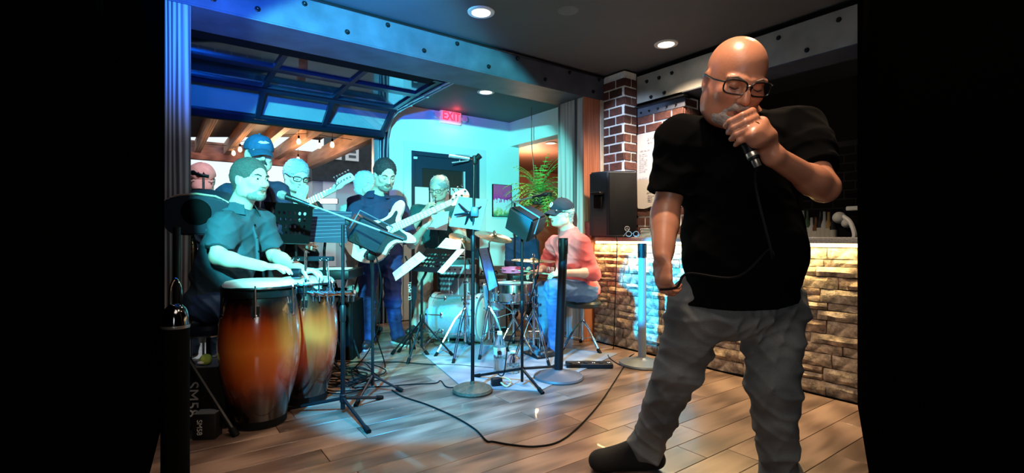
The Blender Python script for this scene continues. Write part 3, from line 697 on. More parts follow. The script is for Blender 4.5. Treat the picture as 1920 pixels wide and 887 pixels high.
def net_mesh(D, lo, v, name, m, parent, label=None, M=None):
    I = (D < 0); c = np.zeros(tuple(x-1 for x in D.shape), dtype=np.int8)
    for a in (0, 1):
        for b in (0, 1):
            for e in (0, 1):
                c += I[a:D.shape[0]-1+a, b:D.shape[1]-1+b, e:D.shape[2]-1+e]
    idx = np.argwhere((c > 0) & (c < 8)); N = len(idx)
    ids = np.full(c.shape, -1, dtype=np.int32); ids[idx[:, 0], idx[:, 1], idx[:, 2]] = np.arange(N)
    pos = np.zeros((N, 3)); cnt = np.zeros(N)
    cor = {o: D[idx[:, 0]+o[0], idx[:, 1]+o[1], idx[:, 2]+o[2]].astype(np.float64) for o in [(a, b, e) for a in (0, 1) for b in (0, 1) for e in (0, 1)]}
    for o in cor:
        for k in range(3):
            if o[k]: continue
            p = list(o); p[k] = 1; p = tuple(p); d0 = cor[o]; d1 = cor[p]
            cr = (d0 < 0) != (d1 < 0); t = np.where(cr, d0/np.where(cr, d0-d1, 1), 0)
            q = np.array(o, dtype=float)[None, :].repeat(N, 0); q[:, k] += t
            pos += q*cr[:, None]; cnt += cr
    pos = (pos/np.maximum(cnt, 1)[:, None]+idx)*v+lo
    faces = []
    for k in range(3):
        s0 = [slice(None)]*3; s1 = [slice(None)]*3; s0[k] = slice(0, -1); s1[k] = slice(1, None)
        A = I[tuple(s0)]; B = I[tuple(s1)]; e = np.argwhere(A != B)
        i1, i2 = (k+1) % 3, (k+2) % 3
        ok = (e[:, i1] > 0) & (e[:, i2] > 0) & (e[:, i1] < D.shape[i1]-1) & (e[:, i2] < D.shape[i2]-1); e = e[ok]
        ins = A[e[:, 0], e[:, 1], e[:, 2]]
        def g(d1, d2):
            q = e.copy(); q[:, i1] += d1; q[:, i2] += d2; return ids[q[:, 0], q[:, 1], q[:, 2]]
        f = np.stack([g(-1, -1), g(0, -1), g(0, 0), g(-1, 0)], 1)
        f[~ins] = f[~ins][:, ::-1]; faces.append(f)
    f = np.concatenate(faces)
    # two passes of light smoothing
    for _ in range(2):
        acc = np.zeros((N, 3)); ct = np.zeros(N)
        for a, b in ((0, 1), (1, 2), (2, 3), (3, 0)):
            np.add.at(acc, f[:, a], pos[f[:, b]]); np.add.at(ct, f[:, a], 1)
            np.add.at(acc, f[:, b], pos[f[:, a]]); np.add.at(ct, f[:, b], 1)
        pos = pos*0.5+0.5*acc/np.maximum(ct, 1)[:, None]
    me = bpy.data.meshes.new(name); nf = len(f)
    me.vertices.add(N); me.vertices.foreach_set('co', pos.astype(np.float32).ravel())
    me.loops.add(nf*4); me.loops.foreach_set('vertex_index', f.astype(np.int32).ravel())
    me.polygons.add(nf); me.polygons.foreach_set('loop_start', np.arange(0, nf*4, 4, dtype=np.int32)); me.polygons.foreach_set('use_smooth', [True]*nf)
    me.update(calc_edges=True); me.materials.append(m)
    return link_mesh(name, me, parent, label, M)

def frame(f, u):
    f = Vector(f).normalized(); u = Vector(u); u = (u-f*u.dot(f)).normalized(); r = f.cross(u)   # r = the person's right
    return r, f, u
def mtx(r, f, u): return Matrix((r, f, u)).transposed()

def head_shape(F_, hd, r, f, u, s=1.0, grow=0.0, face=True, ears=True, jaw=1.0, bald=False):
    def L(x, y, z): return hd+r*(x*s)+f*(y*s)+u*(z*s)
    A = mtx(r, f, u); g = grow
    F_.ell(L(0, -0.012, 0.035), ((0.078+g)*s, (0.098+g)*s, (0.085+g)*s), A, 0.02)
    F_.ell(L(0, 0.022, -0.03), ((0.066*jaw+g)*s, (0.074+g)*s, (0.088+g)*s), A, 0.03)
    if not face: return L, A
    F_.cap(L(-0.03*jaw, 0.045, -0.085), L(0.03*jaw, 0.045, -0.085), 0.026*s, 0.026*s, 0.025)
    F_.ell(L(0, 0.078, -0.092), (0.022*s, 0.018*s, 0.018*s), A, 0.02)
    for e in (-1, 1):
        F_.ell(L(e*0.062*jaw, 0.005, -0.06), (0.012*s, 0.03*s, 0.035*s), A, 0.03)
        F_.ell(L(e*0.042, 0.066, -0.022), (0.022*s, 0.018*s, 0.018*s), A, 0.02)          # cheekbone
        F_.ell(L(e*0.033, 0.098, 0.004), (0.021*s, 0.014*s, 0.013*s), A, 0.012, op='s')   # socket
        F_.cap(L(e*0.012, 0.090, 0.020), L(e*0.052, 0.078, 0.022), 0.010*s, 0.007*s, 0.012)  # brow
        F_.ell(L(e*0.033, 0.082, 0.003), (0.013*s, 0.010*s, 0.010*s), A, 0.004)
        if ears:
            F_.ell(L(e*0.079, -0.008, -0.008), (0.009*s, 0.018*s, 0.031*s), A, 0.006)
            F_.ell(L(e*0.088, -0.002, -0.006), (0.006*s, 0.010*s, 0.018*s), A, 0.004, op='s')
    F_.cap(L(0, 0.090, 0.012), L(0, 0.112, -0.030), 0.009*s, 0.013*s, 0.012)              # nose
    for e in (-1, 1): F_.ell(L(e*0.012, 0.100, -0.034), (0.009*s, 0.010*s, 0.008*s), A, 0.006)
    F_.cap(L(-0.022, 0.083, -0.060), L(0.022, 0.083, -0.060), 0.007*s, 0.007*s, 0.008)   # upper lip
    F_.ell(L(0, 0.092, -0.060), (0.014*s, 0.006*s, 0.006*s), A, 0.006)
    F_.cap(L(-0.018, 0.084, -0.074), L(0.018, 0.084, -0.074), 0.008*s, 0.008*s, 0.007)
    F_.cap(L(-0.02, 0.095, -0.067), L(0.02, 0.095, -0.067), 0.003*s, 0.003*s, 0.004, op='s')
    return L, A

def finger(F_, base, d, n, seg, curl, r=0.0085):
    """d along, n palm normal (curls towards n)"""
    p = Vector(base); pts = [p]; a = 0; lat = Vector(d).cross(Vector(n)).normalized()
    for sl, c in zip(seg, curl):
        a += c; q = Matrix.Rotation(a, 3, lat) @ Vector(d)
        if (Matrix.Rotation(0.3, 3, lat) @ Vector(d)).dot(Vector(n)) < Vector(d).dot(Vector(n)): q = Matrix.Rotation(-a, 3, lat) @ Vector(d)
        p = p+q*sl; pts.append(p)
    F_.chain(pts, [r, r*0.96, r*0.88, r*0.76], 0.003)
    return pts
def hand(F_, w, d, n, side, curl=0.45, s=1.0, spread=0.0, thumb_out=0.5, palm_k=0.01, thumb=True, fingers=True):
    """w wrist, d direction of the hand, n palm normal, side +1: thumb on the d x n side"""
    d = Vector(d).normalized(); n = Vector(n); n = (n-d*n.dot(d)).normalized(); x = d.cross(n)*side   # x towards the thumb
    A = mtx(x, d, n); w = Vector(w)
    F_.ell(w+d*0.048*s, (0.040*s, 0.054*s, 0.015*s), A, 0.015)
    F_.ell(w+d*0.078*s, (0.041*s, 0.022*s, 0.013*s), A, 0.01)
    F_.ell(w+d*0.035*s+x*0.025*s+n*0.010*s, (0.018*s, 0.032*s, 0.015*s), A, 0.012)   # thumb mound
    if fingers:
        for i, (off, L) in enumerate([(0.030, 0.073), (0.0105, 0.082), (-0.0095, 0.076), (-0.028, 0.060)]):
            c = curl[i] if isinstance(curl, (list, tuple)) else curl
            b = w+d*(0.093-abs(off-0.006)*0.25)*s+x*off*s
            dd = (d+x*off*spread*12).normalized()
            finger(F_, b, dd, n, (L*0.46*s, L*0.30*s, L*0.24*s), (c*0.8, c, c*0.8), 0.0088*s if i < 3 else 0.0078*s)
    if thumb:
        tb = w+d*0.025*s+x*0.032*s; td = (d*0.75+x*thumb_out+n*0.35).normalized()
        p1 = tb+td*0.038*s; p2 = p1+(td+n*0.25-x*0.15).normalized()*0.028*s; p3 = p2+(td+n*0.45-x*0.4).normalized()*0.022*s
        F_.chain([w+d*0.02*s+x*0.018*s, tb, p1, p2, p3], [0.014*s, 0.0125*s, 0.0105*s, 0.0098*s, 0.008*s], 0.006)
    return A

skin_n = 0
def skin(name, c, rough=0.45):
    m = mat(name, c, rough, var=0.10, scale=16, bump=0.06, bscale=120, sss=0.15)
    return m
cloth = lambda name, c, rough=0.85, var=0.12, **k: mat(name, c, rough, var=var, scale=25, bump=0.12, bscale=350, **k)
def person(label, J, skinm, shirt, pants=None, shoes=None, vox=0.0065, hs=1.0, fold=0.007, group=None, sleeve=1.0, hem=0.0, build=1.0,
           hands=None, face=True, jaw=1.0, extra_body=None, extra_shirt=None, belly=0.0, pvox=None, shirt_name='shirt', rump=None, legs=True, armr=1.0, seed=1, foldpants=0.009, name='person', noshirtarms=(), legr=1.0):
    """J: world joints. hd head centre, hf face direction, hu head up, nk neck base, sr sl shoulders, er el, wr wl, pr pl hips, kr kl, ar al, tr tl"""
    root_p = Vector(((J['pr']+J['pl'])/2).to_tuple()); rz = math.atan2(J['tf'].y, J['tf'].x)-PI/2
    zb = min([J[k].z for k in ('tr', 'tl') if k in J]+[0.0 if legs else root_p.z])
    root = thing(name, label, 'person', (root_p.x, root_p.y, max(0, zb-0.02) if legs else 0), rz, group)
    b = build
    r_, f_, u_ = frame(J['hf'], J['hu'])
    mid = (J['pr']+J['pl'])/2; nk = J['nk']; tu = (nk-mid).normalized(); tr_ = (J['sr']-J['sl']).normalized(); tr_ = (tr_-tu*tr_.dot(tu)).normalized(); tf_ = tu.cross(tr_)
    T = mtx(tr_, tf_, tu); Lt = (nk-mid).length
    sw = (J['sr']-J['sl']).length/2; hw = (J['pr']-J['pl']).length/2
    def torso(F_, g, low=True):
        F_.ell(mid+tu*Lt*0.66+tf_*0.005, ((sw*0.82)+g, 0.112*b+g, Lt*0.33+g), T, 0.06)
        F_.ell(mid+tu*Lt*0.36+tf_*belly*0.5, (0.150*b+g, 0.112*b+belly+g, Lt*0.34+g), T, 0.06)
        F_.cap(J['sr']-tr_*0.02, J['sl']+tr_*0.02, 0.056*b+g, 0.056*b+g, 0.05)
        F_.cap(nk-tu*0.10, nk-tu*0.01, 0.105+g, 0.060+g, 0.05)
        if low: F_.ell(mid+tu*0.01, (0.165*b+g, 0.118*b+g, 0.12+g), T, 0.05)
    B = Field(vox)
    L, A = head_shape(B, J['hd'], r_, f_, u_, hs, 0, face, True, jaw)
    B.cap(J['hd']-f_*0.02*hs-u_*0.05*hs, nk, 0.056*hs, 0.062*hs*b, 0.03)
    torso(B, -0.006)
    for sd in ('r', 'l'):
        B.cap(J['s'+sd], J['e'+sd], 0.052*b*armr, 0.040*b*armr, 0.03)
        e, w = J['e'+sd], J['w'+sd]
        B.cap(e, w, 0.040*b*armr, 0.027*b*armr, 0.02); B.ell(e.lerp(w, 0.25), (0.043*b*armr, 0.043*b*armr, 0.07), mtx(*orth(w-e)), 0.02)
        h = (hands or {}).get(sd)
        if h: hand(B, w, **h)
    if extra_body: extra_body(B, L)
    body = B.build('body', skinm, root)
    Sh = Field(vox)
    torso(Sh, 0.012, low=hem is not None)
    for sd in ('r', 'l'):
        if sd in noshirtarms: continue
        sh, e, w = J['s'+sd], J['e'+sd], J['w'+sd]
        if sleeve >= 1.0:
            Sh.cap(sh, e, 0.068*b*armr, 0.054*b*armr, 0.04); t = e.lerp(w, 0.90 if sleeve == 1.0 else sleeve-1)
            Sh.cap(e, t, 0.054*b*armr, 0.038*b*armr, 0.03, clip=[(t-(w-e).normalized()*0.01, w-e)])
        else:
            t = sh.lerp(e, sleeve); Sh.cap(sh, t+(e-sh)*0.1, 0.072*b*armr, 0.064*b*armr, 0.04, clip=[(t, e-sh)])
    Sh.cap(nk-tu*0.03, nk+tu*0.022, 0.074*b, 0.070*b, 0.015, clip=[(nk+tu*0.022, tu)])
    if extra_shirt: extra_shirt(Sh, T, mid, tu, tf_, tr_)
    if hem is not None: Sh.cuts.append((mid-tu*hem, -tu))
    Sh.folds = (fold, 22, seed); so = Sh.build(shirt_name, shirt, root)
    if pants is not None and legs:
        Q = Field(pvox or vox)
        Q.ell(mid+tu*0.0, (0.172*b*legr, 0.122*b, 0.12), T, 0.04, clip=[(mid+tu*0.10, tu)])
        for sd in ('r', 'l'):
            p, k, a = J['p'+sd], J['k'+sd], J['a'+sd]
            Q.cap(p, k, 0.090*b*legr, 0.066*b*legr, 0.04); Q.cap(k, a, 0.066*b*legr, 0.050*b*legr, 0.03)
            Q.cap(a, a+(J['t'+sd]-a).normalized()*0.02, 0.056*b, 0.056*b, 0.02)
        Q.folds = (foldpants, 24, seed+3); Q.build('trousers', pants, root)
    if shoes is not None and legs:
        for sd in ('r', 'l'):
            a, t_ = J['a'+sd], J['t'+sd]; d = (t_-a); d.z = 0; d.normalize() if d.length > 0 else None
            zf = t_.z
            sf = Field(0.006); heel = Vector((a.x, a.y, zf))-d*0.035
            sf.cap(heel+ZZ*0.012, t_+ZZ*0.012, 0.036, 0.040, 0.02, sq=(npv(ZZ), 0.85)); sf.cap(a+ZZ*0.01, heel.lerp(t_, 0.55)+ZZ*0.015, 0.045, 0.032, 0.03)
            sf.cuts.append((Vector((0, 0, zf-0.02)), -ZZ)); sf.build('shoe', shoes, root)
    return root, L, A, body
def orth(d):
    d = Vector(d).normalized(); x = d.orthogonal().normalized(); y = d.cross(x); return x, y, d
def hair(root, L, A, s, m, top=0.010, front=0.045, side=-0.01, name='hair', amp=0.006, back=-0.06, vox=0.006, bald=0):
    """hair shell: cranium grown, face area removed"""
    r, f, u = A.col[0], A.col[1], A.col[2]
    Hh = Field(vox); g = top
    Hh.ell(L(0, -0.016, 0.036), ((0.079+g)*s, (0.098+g)*s, (0.086+g)*s), A, 0.01)
    Hh.cap(L(0, -0.045, 0.0), L(0, -0.055, back), (0.070+g*0.5)*s, 0.052*s, 0.03)
    # cut away the face: below a slanted plane from brow to ear, in front
    Hh.ell(L(0, 0.115, -0.04), (0.085*s, 0.085*s, (0.075+front)*s), A, 0.010, op='s')
    for e in (-1, 1): Hh.ell(L(e*0.088, 0.010, -0.030+side), (0.040*s, 0.040*s, 0.055*s), A, 0.006, op='s')
    if bald: Hh.ell(L(0, 0.01, 0.11), (0.075*s, 0.1*s, bald*s), A, 0.01, op='s')
    Hh.folds = (amp*1.5, 130, 5); return Hh.build(name, m, root)
def eyes(root, L, A, s, iris=(0.08, 0.04, 0.02), closed=False, seg=10):
    if closed: return
    w = MB(); i_ = MB()
    for e in (-1, 1):
        w.ball(L(e*0.033, 0.081, 0.003), 0.0118*s, seg)
        i_.lathe([(0.0, 0.0013*s), (0.0055*s, 0.0005*s), (0.006*s, -0.002*s)], L(e*0.033, 0.0925, 0.003), A.col[1], 10)
    w.build('eyes', mat('eye_white', (0.7, 0.68, 0.66), 0.15), root); i_.build('irises', mat('iris_dark', (0.03, 0.02, 0.015), 0.1), root)
def lashes(root, L, s):
    b = MB()
    for e in (-1, 1): b.tube([L(e*0.020, 0.0905, -0.001), L(e*0.033, 0.0935, -0.005), L(e*0.046, 0.0865, -0.001)], [0.001*s, 0.0018*s, 0.001*s], 5)
    b.build('eyelashes', mat('lash_dark', (0.02, 0.012, 0.01), 0.8), root)
def brows(root, L, m, s, r0=0.004):
    b = MB()
    for e in (-1, 1): b.tube([L(e*0.014, 0.097, 0.020), L(e*0.034, 0.094, 0.028), L(e*0.054, 0.080, 0.022)], [r0*s, r0*1.1*s, r0*0.5*s], 6)
    b.build('eyebrows', m, root)
def lips(root, L, s, m):
    b = MB(); b.tube([L(-0.022, 0.086, -0.064), L(-0.008, 0.0965, -0.061), L(0, 0.0965, -0.0625), L(0.008, 0.0965, -0.061), L(0.022, 0.086, -0.064)], [0.002*s, 0.0045*s, 0.004*s, 0.0045*s, 0.002*s], 6)
    b.tube([L(-0.020, 0.086, -0.070), L(0, 0.096, -0.073), L(0.020, 0.086, -0.070)], [0.002*s, 0.0055*s, 0.002*s], 6); b.build('lips', m, root)
def glasses(root, L, A, s, m, w=0.028, h=0.017, th=0.0022, lens=None, z0=0.002):
    r, f, u = A.col[0], A.col[1], A.col[2]; b = MB(); lb = MB()
    for e in (-1, 1):
        pts = [];
        for k in range(20):
            a = 2*PI*k/20; ca, sa = math.cos(a), math.sin(a)
            x = w*abs(ca)**0.6*(1 if ca > 0 else -1); z = h*abs(sa)**0.7*(1 if sa > 0 else -1)
            pts.append(L(e*0.035+x, 0.108-abs(e*0.035+x)*0.22, z0+z))
        b.tube(pts, th*s, 6, closed=True)
        b.tube([L(e*0.062, 0.094, z0+h*0.5), L(e*0.084, 0.06, z0+h*0.4), L(e*0.086, -0.01, z0+0.006), L(e*0.082, -0.03, z0-0.01)], th*s, 6)
        if lens:
            c = L(e*0.035, 0.1, z0); vs = [lb.bm.verts.new(p) for p in pts]; lb.bm.faces.new(vs)
    b.tube([L(-0.009, 0.107, z0+0.004), L(0, 0.109, z0+0.008), L(0.009, 0.107, z0+0.004)], th*s, 6)
    g = b.build('glasses', m, root)
    if lens: lb.build('lenses', lens, g)
    else: lb.bm.free()
def cap(root, L, A, s, m, visor=0.085, tilt=0.0, vm=None, twist=0.0):
    Cc = Field(0.0055)
    Cc.ell(L(0, -0.012, 0.042), (0.089*s, 0.108*s, 0.092*s), A, 0.01, clip=[(L(0, 0, 0.028), (-A.col[2]-A.col[1]*0.05))])
    Cc.folds = (0.004, 20, 3); o = Cc.build('cap', m, root)
    b = MB(); g = []; nx = 12; ny = 5
    for i in range(nx+1):
        a = (i/nx-0.5)*2.3; row = []
        for j in range(ny+1):
            t = j/ny; x = math.sin(a)*0.083; y0 = math.cos(a)*0.098-0.012; ext = visor*math.cos(a*0.62)**0.6*t
            z = 0.036-0.020*t*t-0.16*(x*(1-0.1*t))**2*18*0.2-tilt*t
            row.append((x*(1-0.12*t), y0+ext, z-abs(x)**2*3.0))
        g.append(row)
    for off in (0.0, 0.004):
        V = [[b.bm.verts.new(L(x, y, z+off)) for (x, y, z) in row] for row in g]
        for i in range(nx):
            for j in range(ny): b.bm.faces.new((V[i][j], V[i+1][j], V[i+1][j+1], V[i][j+1]) if off == 0 else (V[i][j+1], V[i+1][j+1], V[i+1][j], V[i][j]))
        if off == 0: V0 = V
    rim0 = [V0[i][ny] for i in range(nx+1)]; rim1 = [V[i][ny] for i in range(nx+1)]
    for i in range(nx): b.bm.faces.new((rim0[i], rim0[i+1], rim1[i+1], rim1[i]))
    b.build('visor', vm or m, o)
    b = MB(); b.ball(L(0, -0.01, 0.136), 0.007*s, 8).build('cap_button', m, o)
    return o
def beard(root, L, A, s, m, amp=0.003, full=True, mous=True, name='beard', vox=0.006):
    Bf = Field(vox)
    if full:
        Bf.cap(L(-0.03, 0.047, -0.088), L(0.03, 0.047, -0.088), 0.030*s, 0.030*s, 0.02); Bf.ell(L(0, 0.076, -0.095), (0.028*s, 0.022*s, 0.026*s), A, 0.02)
    if mous: Bf.chain([L(-0.030, 0.074, -0.072), L(-0.014, 0.094, -0.052), L(0.014, 0.094, -0.052), L(0.030, 0.074, -0.072)], [0.006*s, 0.0085*s, 0.0085*s, 0.006*s], 0.006)
    if full:
        for e in (-1, 1): Bf.cap(L(e*0.032, 0.070, -0.070), L(e*0.028, 0.070, -0.095), 0.009*s, 0.012*s, 0.01)
    Bf.folds = (amp, 120, 9); return Bf.build(name, m, root)
def collar(root, nk, tf, tr, tu, m, r=0.072, open_=0.9, h=0.04, name='collar'):
    """folded shirt collar with open front"""
    b = MB(); n = 18; g = []
    for i in range(n+1):
        a = open_*0.45+(2*PI-open_*0.9)*i/n; d = tf*math.cos(a)+tr*math.sin(a)
        g.append([nk+d*(r*0.92)+tu*(0.012+h*0.9), nk+d*(r*1.10)+tu*(0.018+h*1.0), nk+d*(r*(1.62+0.25*max(0, math.cos(a))**3))+tu*(0.012-0.035*max(0, math.cos(a)))])
    for off in (0,):
        V = [[b.bm.verts.new(p) for p in row] for row in g]
        for i in range(n):
            for j in range(2): b.bm.faces.new((V[i][j], V[i+1][j], V[i+1][j+1], V[i][j+1]))
    o = b.build(name, m, root); return o
V3 = Vector
# ------------------------------------------------------------------ the singer
def singer():
    sk = skin('warm_skin', (0.52, 0.215, 0.125), 0.36)
    Y0 = 1.72
    hd = P(1377, 152, 1.60)
    J = dict(hd=hd, hf=V3((-0.03, -0.87, -0.50)), hu=V3((0.10, -0.5, 0.86)), nk=P(1385, 232, 1.76),
             sr=P(1278, 268, 1.74), sl=P(1492, 252, 1.80), er=P(1247, 400, 1.74), wr=P(1243, 480, 1.66),
             el=P(1545, 352, 1.62), wl=P(1450, 292, 1.46), pr=P(1312, 572, 1.84), pl=P(1452, 572, 1.84),
             kr=P(1272, 690, 1.93), kl=P(1448, 720, 1.80), ar=P(1215, 850, 2.17), al=P(1462, 905, 1.93),
             tr=P(1110, 868, 2.16), tl=V3((1.02, 1.77, 0.03)), tf=V3((-0.25, -1, 0)))
    J['al'].z = 0.10; J['ar'].z = 0.11; J['tr'].z = 0.032; J['tl'].z = 0.022
    # microphone axis
    m0 = P(1391, 247, 1.43); m1 = P(1421, 313, 1.405)
    ax = (m1-m0).normalized()
    def ex(B, L):
        # left hand closed round the microphone: fingers wrap in front, picture-left
        side = V3((1, 0, 0)); side = (side-ax*side.dot(ax)).normalized(); back = ax.cross(side); 
        if back.y < 0: back = -back
        w = J['wl']; 
        pc = m0+side*0.044+back*0.004
        Ah = mtx((w-pc).normalized(), ax, ((w-pc).normalized()).cross(ax))
        B.cap(w, pc+side*0.004, 0.027, 0.024, 0.02); B.ell(pc, (0.030, 0.042, 0.021), Ah, 0.02)
        B.ell(pc.lerp(w, 0.4), (0.04, 0.034, 0.022), Ah, 0.02)
        for i, (h, rr) in enumerate([(-0.034, 0.0100), (-0.013, 0.0104), (0.009, 0.0102), (0.030, 0.0090)]):
            c = m0+ax*h; pts = []
            R0 = [0.050, 0.036, 0.028, 0.027, 0.028][:]
            for j, (ang, rad) in enumerate([(10, 0.056), (-38, 0.046), (-92, 0.038), (-150, 0.036), (-200, 0.034)]):
                a = math.radians(ang); rad -= 0.004*(i > 2); pts.append(c+side*math.cos(a)*rad+back*math.sin(a)*rad-ax*(0.007*(j == 1)))
            B.chain(pts, [rr*1.15, rr*1.15, rr*1.05, rr*0.98, rr*0.85], 0.004)
        # thumb behind
        B.chain([pc+back*0.01, m0-ax*0.005+side*0.03+back*0.030, m0-ax*0.02+back*0.038-side*0.01], [0.014, 0.0125, 0.010], 0.01)
        # heavy neck and jowls
        B.ell(L(0, 0.02, -0.095), (0.07, 0.06, 0.04), mtx(*frame(J['hf'], J['hu'])), 0.03)
        B.ell(J['wr'].lerp(J['er'], 0.25), (0.030, 0.030, 0.05), None, 0.03)
    def exs(Sh, T, mid, tu, tf, tr):
        Sh.ell(mid+tu*0.20+tf*0.05, (0.205, 0.150, 0.20), T, 0.06)
        Sh.ell(mid+tu*0.0+tf*0.02, (0.205, 0.15, 0.12), T, 0.06)
        Sh.cap(J['sr'], J['sl'], 0.066, 0.074, 0.05)
        Sh.cap(J['sl'], J['sl'].lerp(J['el'], 0.5), 0.08, 0.078, 0.05, clip=[(J['sl'].lerp(J['el'], 0.45), J['el']-J['sl'])])
    tee = mat('black_tee', (0.0018, 0.0018, 0.002), 1.0, var=0.2, scale=30, bump=0.15, bscale=400); nodes(tee)[2].inputs['Specular IOR Level'].default_value = 0.05
    jean = bpy.data.materials.new('faded_grey_denim'); jean.use_nodes = True; n, l, b = nodes(jean)
    tc = n.new('ShaderNodeTexCoord'); a1 = n.new('ShaderNodeTexNoise'); a1.inputs['Scale'].default_value = 5; a1.inputs['Detail'].default_value = 3; l.new(tc.outputs['Object'], a1.inputs['Vector'])
    r1 = ramp(n, [(0.3, (0.075, 0.083, 0.09)), (0.7, (0.27, 0.275, 0.26))]); l.new(a1.outputs['Fac'], r1.inputs[0])
    w1 = n.new('ShaderNodeTexNoise'); w1.inputs['Scale'].default_value = 300; l.new(tc.outputs['Object'], w1.inputs['Vector'])
    mx = n.new('ShaderNodeMix'); mx.data_type = 'RGBA'; mx.blend_type = 'MULTIPLY'; mx.inputs[0].default_value = 0.5; l.new(r1.outputs[0], mx.inputs[6]); l.new(w1.outputs['Fac'], mx.inputs[7])
    l.new(mx.outputs[2], b.inputs['Base Color']); b.inputs['Roughness'].default_value = 0.9
    root, L, A, body = person('bald bearded man in black t-shirt and grey jeans singing into a microphone', J, sk, tee, jean, None, vox=0.0042, hs=1.12, fold=0.007,
        sleeve=0.72, hem=-0.03, build=1.22, hands=dict(r=dict(d=V3((-0.02, -0.15, -1)), n=V3((0.9, 0.4, 0)), side=-1, curl=[0.75, 0.8, 0.85, 0.9], s=1.02)),
        jaw=1.08, extra_body=ex, extra_shirt=exs, belly=0.02, shirt_name='t_shirt', armr=0.93, seed=4, foldpants=0.012, pvox=0.0048, legr=1.0)
    s = 1.12
    glasses(root, L, A, s, mat('black_frames', (0.01, 0.01, 0.01), 0.25), w=0.030, h=0.019, th=0.0024)
    gb = mat('grey_beard', (0.42, 0.36, 0.32), 0.85, var=0.3, scale=90, bump=0.6, bscale=200)
    beard(root, L, A, s*1.0, gb, vox=0.0045); brows(root, L, mat('grey_brow', (0.2, 0.14, 0.1), 0.9), s, 0.003); lashes(root, L, s)
    lips(root, L, s, mat('lip_tone', (0.32, 0.12, 0.09), 0.5))
    # wedding ring
    side = V3((1, 0, 0)); side = (side-ax*side.dot(ax)).normalized(); back = ax.cross(side); back = -back if back.y < 0 else back
    c = m0+ax*0.007+side*math.cos(math.radians(-60))*0.042+back*math.sin(math.radians(-60))*0.042
    MB().tube([c+(ax*math.cos(q)+(side*0.5+back*-0.85)*math.sin(q))*0.0118 for q in [k*PI/8 for k in range(16)]], 0.0016, 6, closed=True).build('ring', mat('gold', (0.8, 0.55, 0.25), 0.2, 1.0), root, 'gold wedding ring')
    # boots
    bm_ = mat('black_suede', (0.004, 0.0036, 0.0036), 0.9, bump=0.2, bscale=200)
    for a, t_ in ((J['ar'], J['tr']), (J['al'], J['tl'])):
        d = t_-a; d.z = 0; d.normalize(); B = Field(0.005); heel = V3((a.x, a.y, 0.045))-d*0.035
        B.cap(heel, V3((t_.x, t_.y, 0.042))-d*0.03, 0.043, 0.045, 0.02); B.cap(heel.lerp(t_, 0.15)+ZZ*0.03, heel+ZZ*0.10, 0.046, 0.048, 0.03); B.cap(heel+ZZ*0.07+d*0.03, t_-d*0.06+ZZ*0.02, 0.045, 0.035, 0.03)
        B.cuts.append((V3((0, 0, 0.004)), -ZZ)); B.build('boot', bm_, root)
    # jeans detail: side seam, belt loop glint
    # microphone
    mt = thing('microphone', 'black handheld vocal microphone gripped by the singer', 'microphone', m0)
    MB().lathe([(0, -0.048), (0.018, -0.044), (0.026, -0.030), (0.027, -0.018), (0.021, -0.002), (0.017, 0.002)], m0, ax, 18).build('grille', mat('grille_mesh', (0.25, 0.24, 0.23), 0.4, 0.8, bump=0.8, bscale=400), mt)
    L_ = (m1-m0).length
    MB().lathe([(0.0165, 0.0), (0.0175, 0.02), (0.0165, L_*0.78), (0, L_*0.78)], m0, ax, 18).build('handle', blkp, mt)
    MB().lathe([(0.0168, L_*0.60), (0.0172, L_*0.605), (0.0172, L_*0.72), (0.0165, L_*0.725)], m0, ax, 18).build('silver_band', mat('brushed_ring', (0.62, 0.6, 0.5), 0.3, 0.9), mt, 'silver ring near the handle end')
    MB().lathe([(0.010, L_*0.78), (0.0115, L_*0.8), (0.0105, L_*1.0), (0, L_*1.0)], m0, ax, 12).build('plug', mat('plug_metal', (0.2, 0.19, 0.17), 0.3, 0.8), mt)
    return J, m0, m1
SJ, mic0, mic1 = singer()

# ------------------------------------------------------------------ the band
def J_(**k):
    return {a: (b if isinstance(b, Vector) else V3(b)) for a, b in k.items()}
def shoe_up(J, z=0.10):
    for k in ('ar', 'al'): J[k].z = z
    return J
tealskin = skin('pale_skin', (0.66, 0.47, 0.38), 0.5)
redskin = skin('ruddy_skin', (0.60, 0.38, 0.30), 0.5)
darkhair = mat('dark_hair', (0.035, 0.03, 0.03), 0.6, var=0.4, scale=120, bump=0.7, bscale=260)
greyhair = mat('grey_hair', (0.42, 0.42, 0.42), 0.7, var=0.3, scale=120, bump=0.7, bscale=260)
stubble = mat('stubble_beard', (0.25, 0.21, 0.19), 0.8, var=0.3, scale=160, bump=0.5, bscale=300)
lipm = mat('lip_tone', (0.32, 0.12, 0.09), 0.5)
bsole = mat('black_leather', (0.015, 0.015, 0.018), 0.4)
navy = cloth('navy_cotton', (0.015, 0.028, 0.08)); blacks = cloth('black_cotton', (0.005, 0.006, 0.010)); jeans_d = cloth('dark_blue_denim', (0.012, 0.020, 0.10)); jeans_b = cloth('blue_denim', (0.07, 0.15, 0.32))
khaki = cloth('khaki_cotton', (0.42, 0.36, 0.30))
def feet(J, r, l, dr, dl):
    """floor points of the ankles and toe directions"""
    J['ar'] = V3((r[0], r[1], 0.095)); J['al'] = V3((l[0], l[1], 0.095))
    J['tr'] = V3((r[0]+dr[0]*0.17, r[1]+dr[1]*0.17, 0.024)); J['tl'] = V3((l[0]+dl[0]*0.17, l[1]+dl[1]*0.17, 0.024)); return J
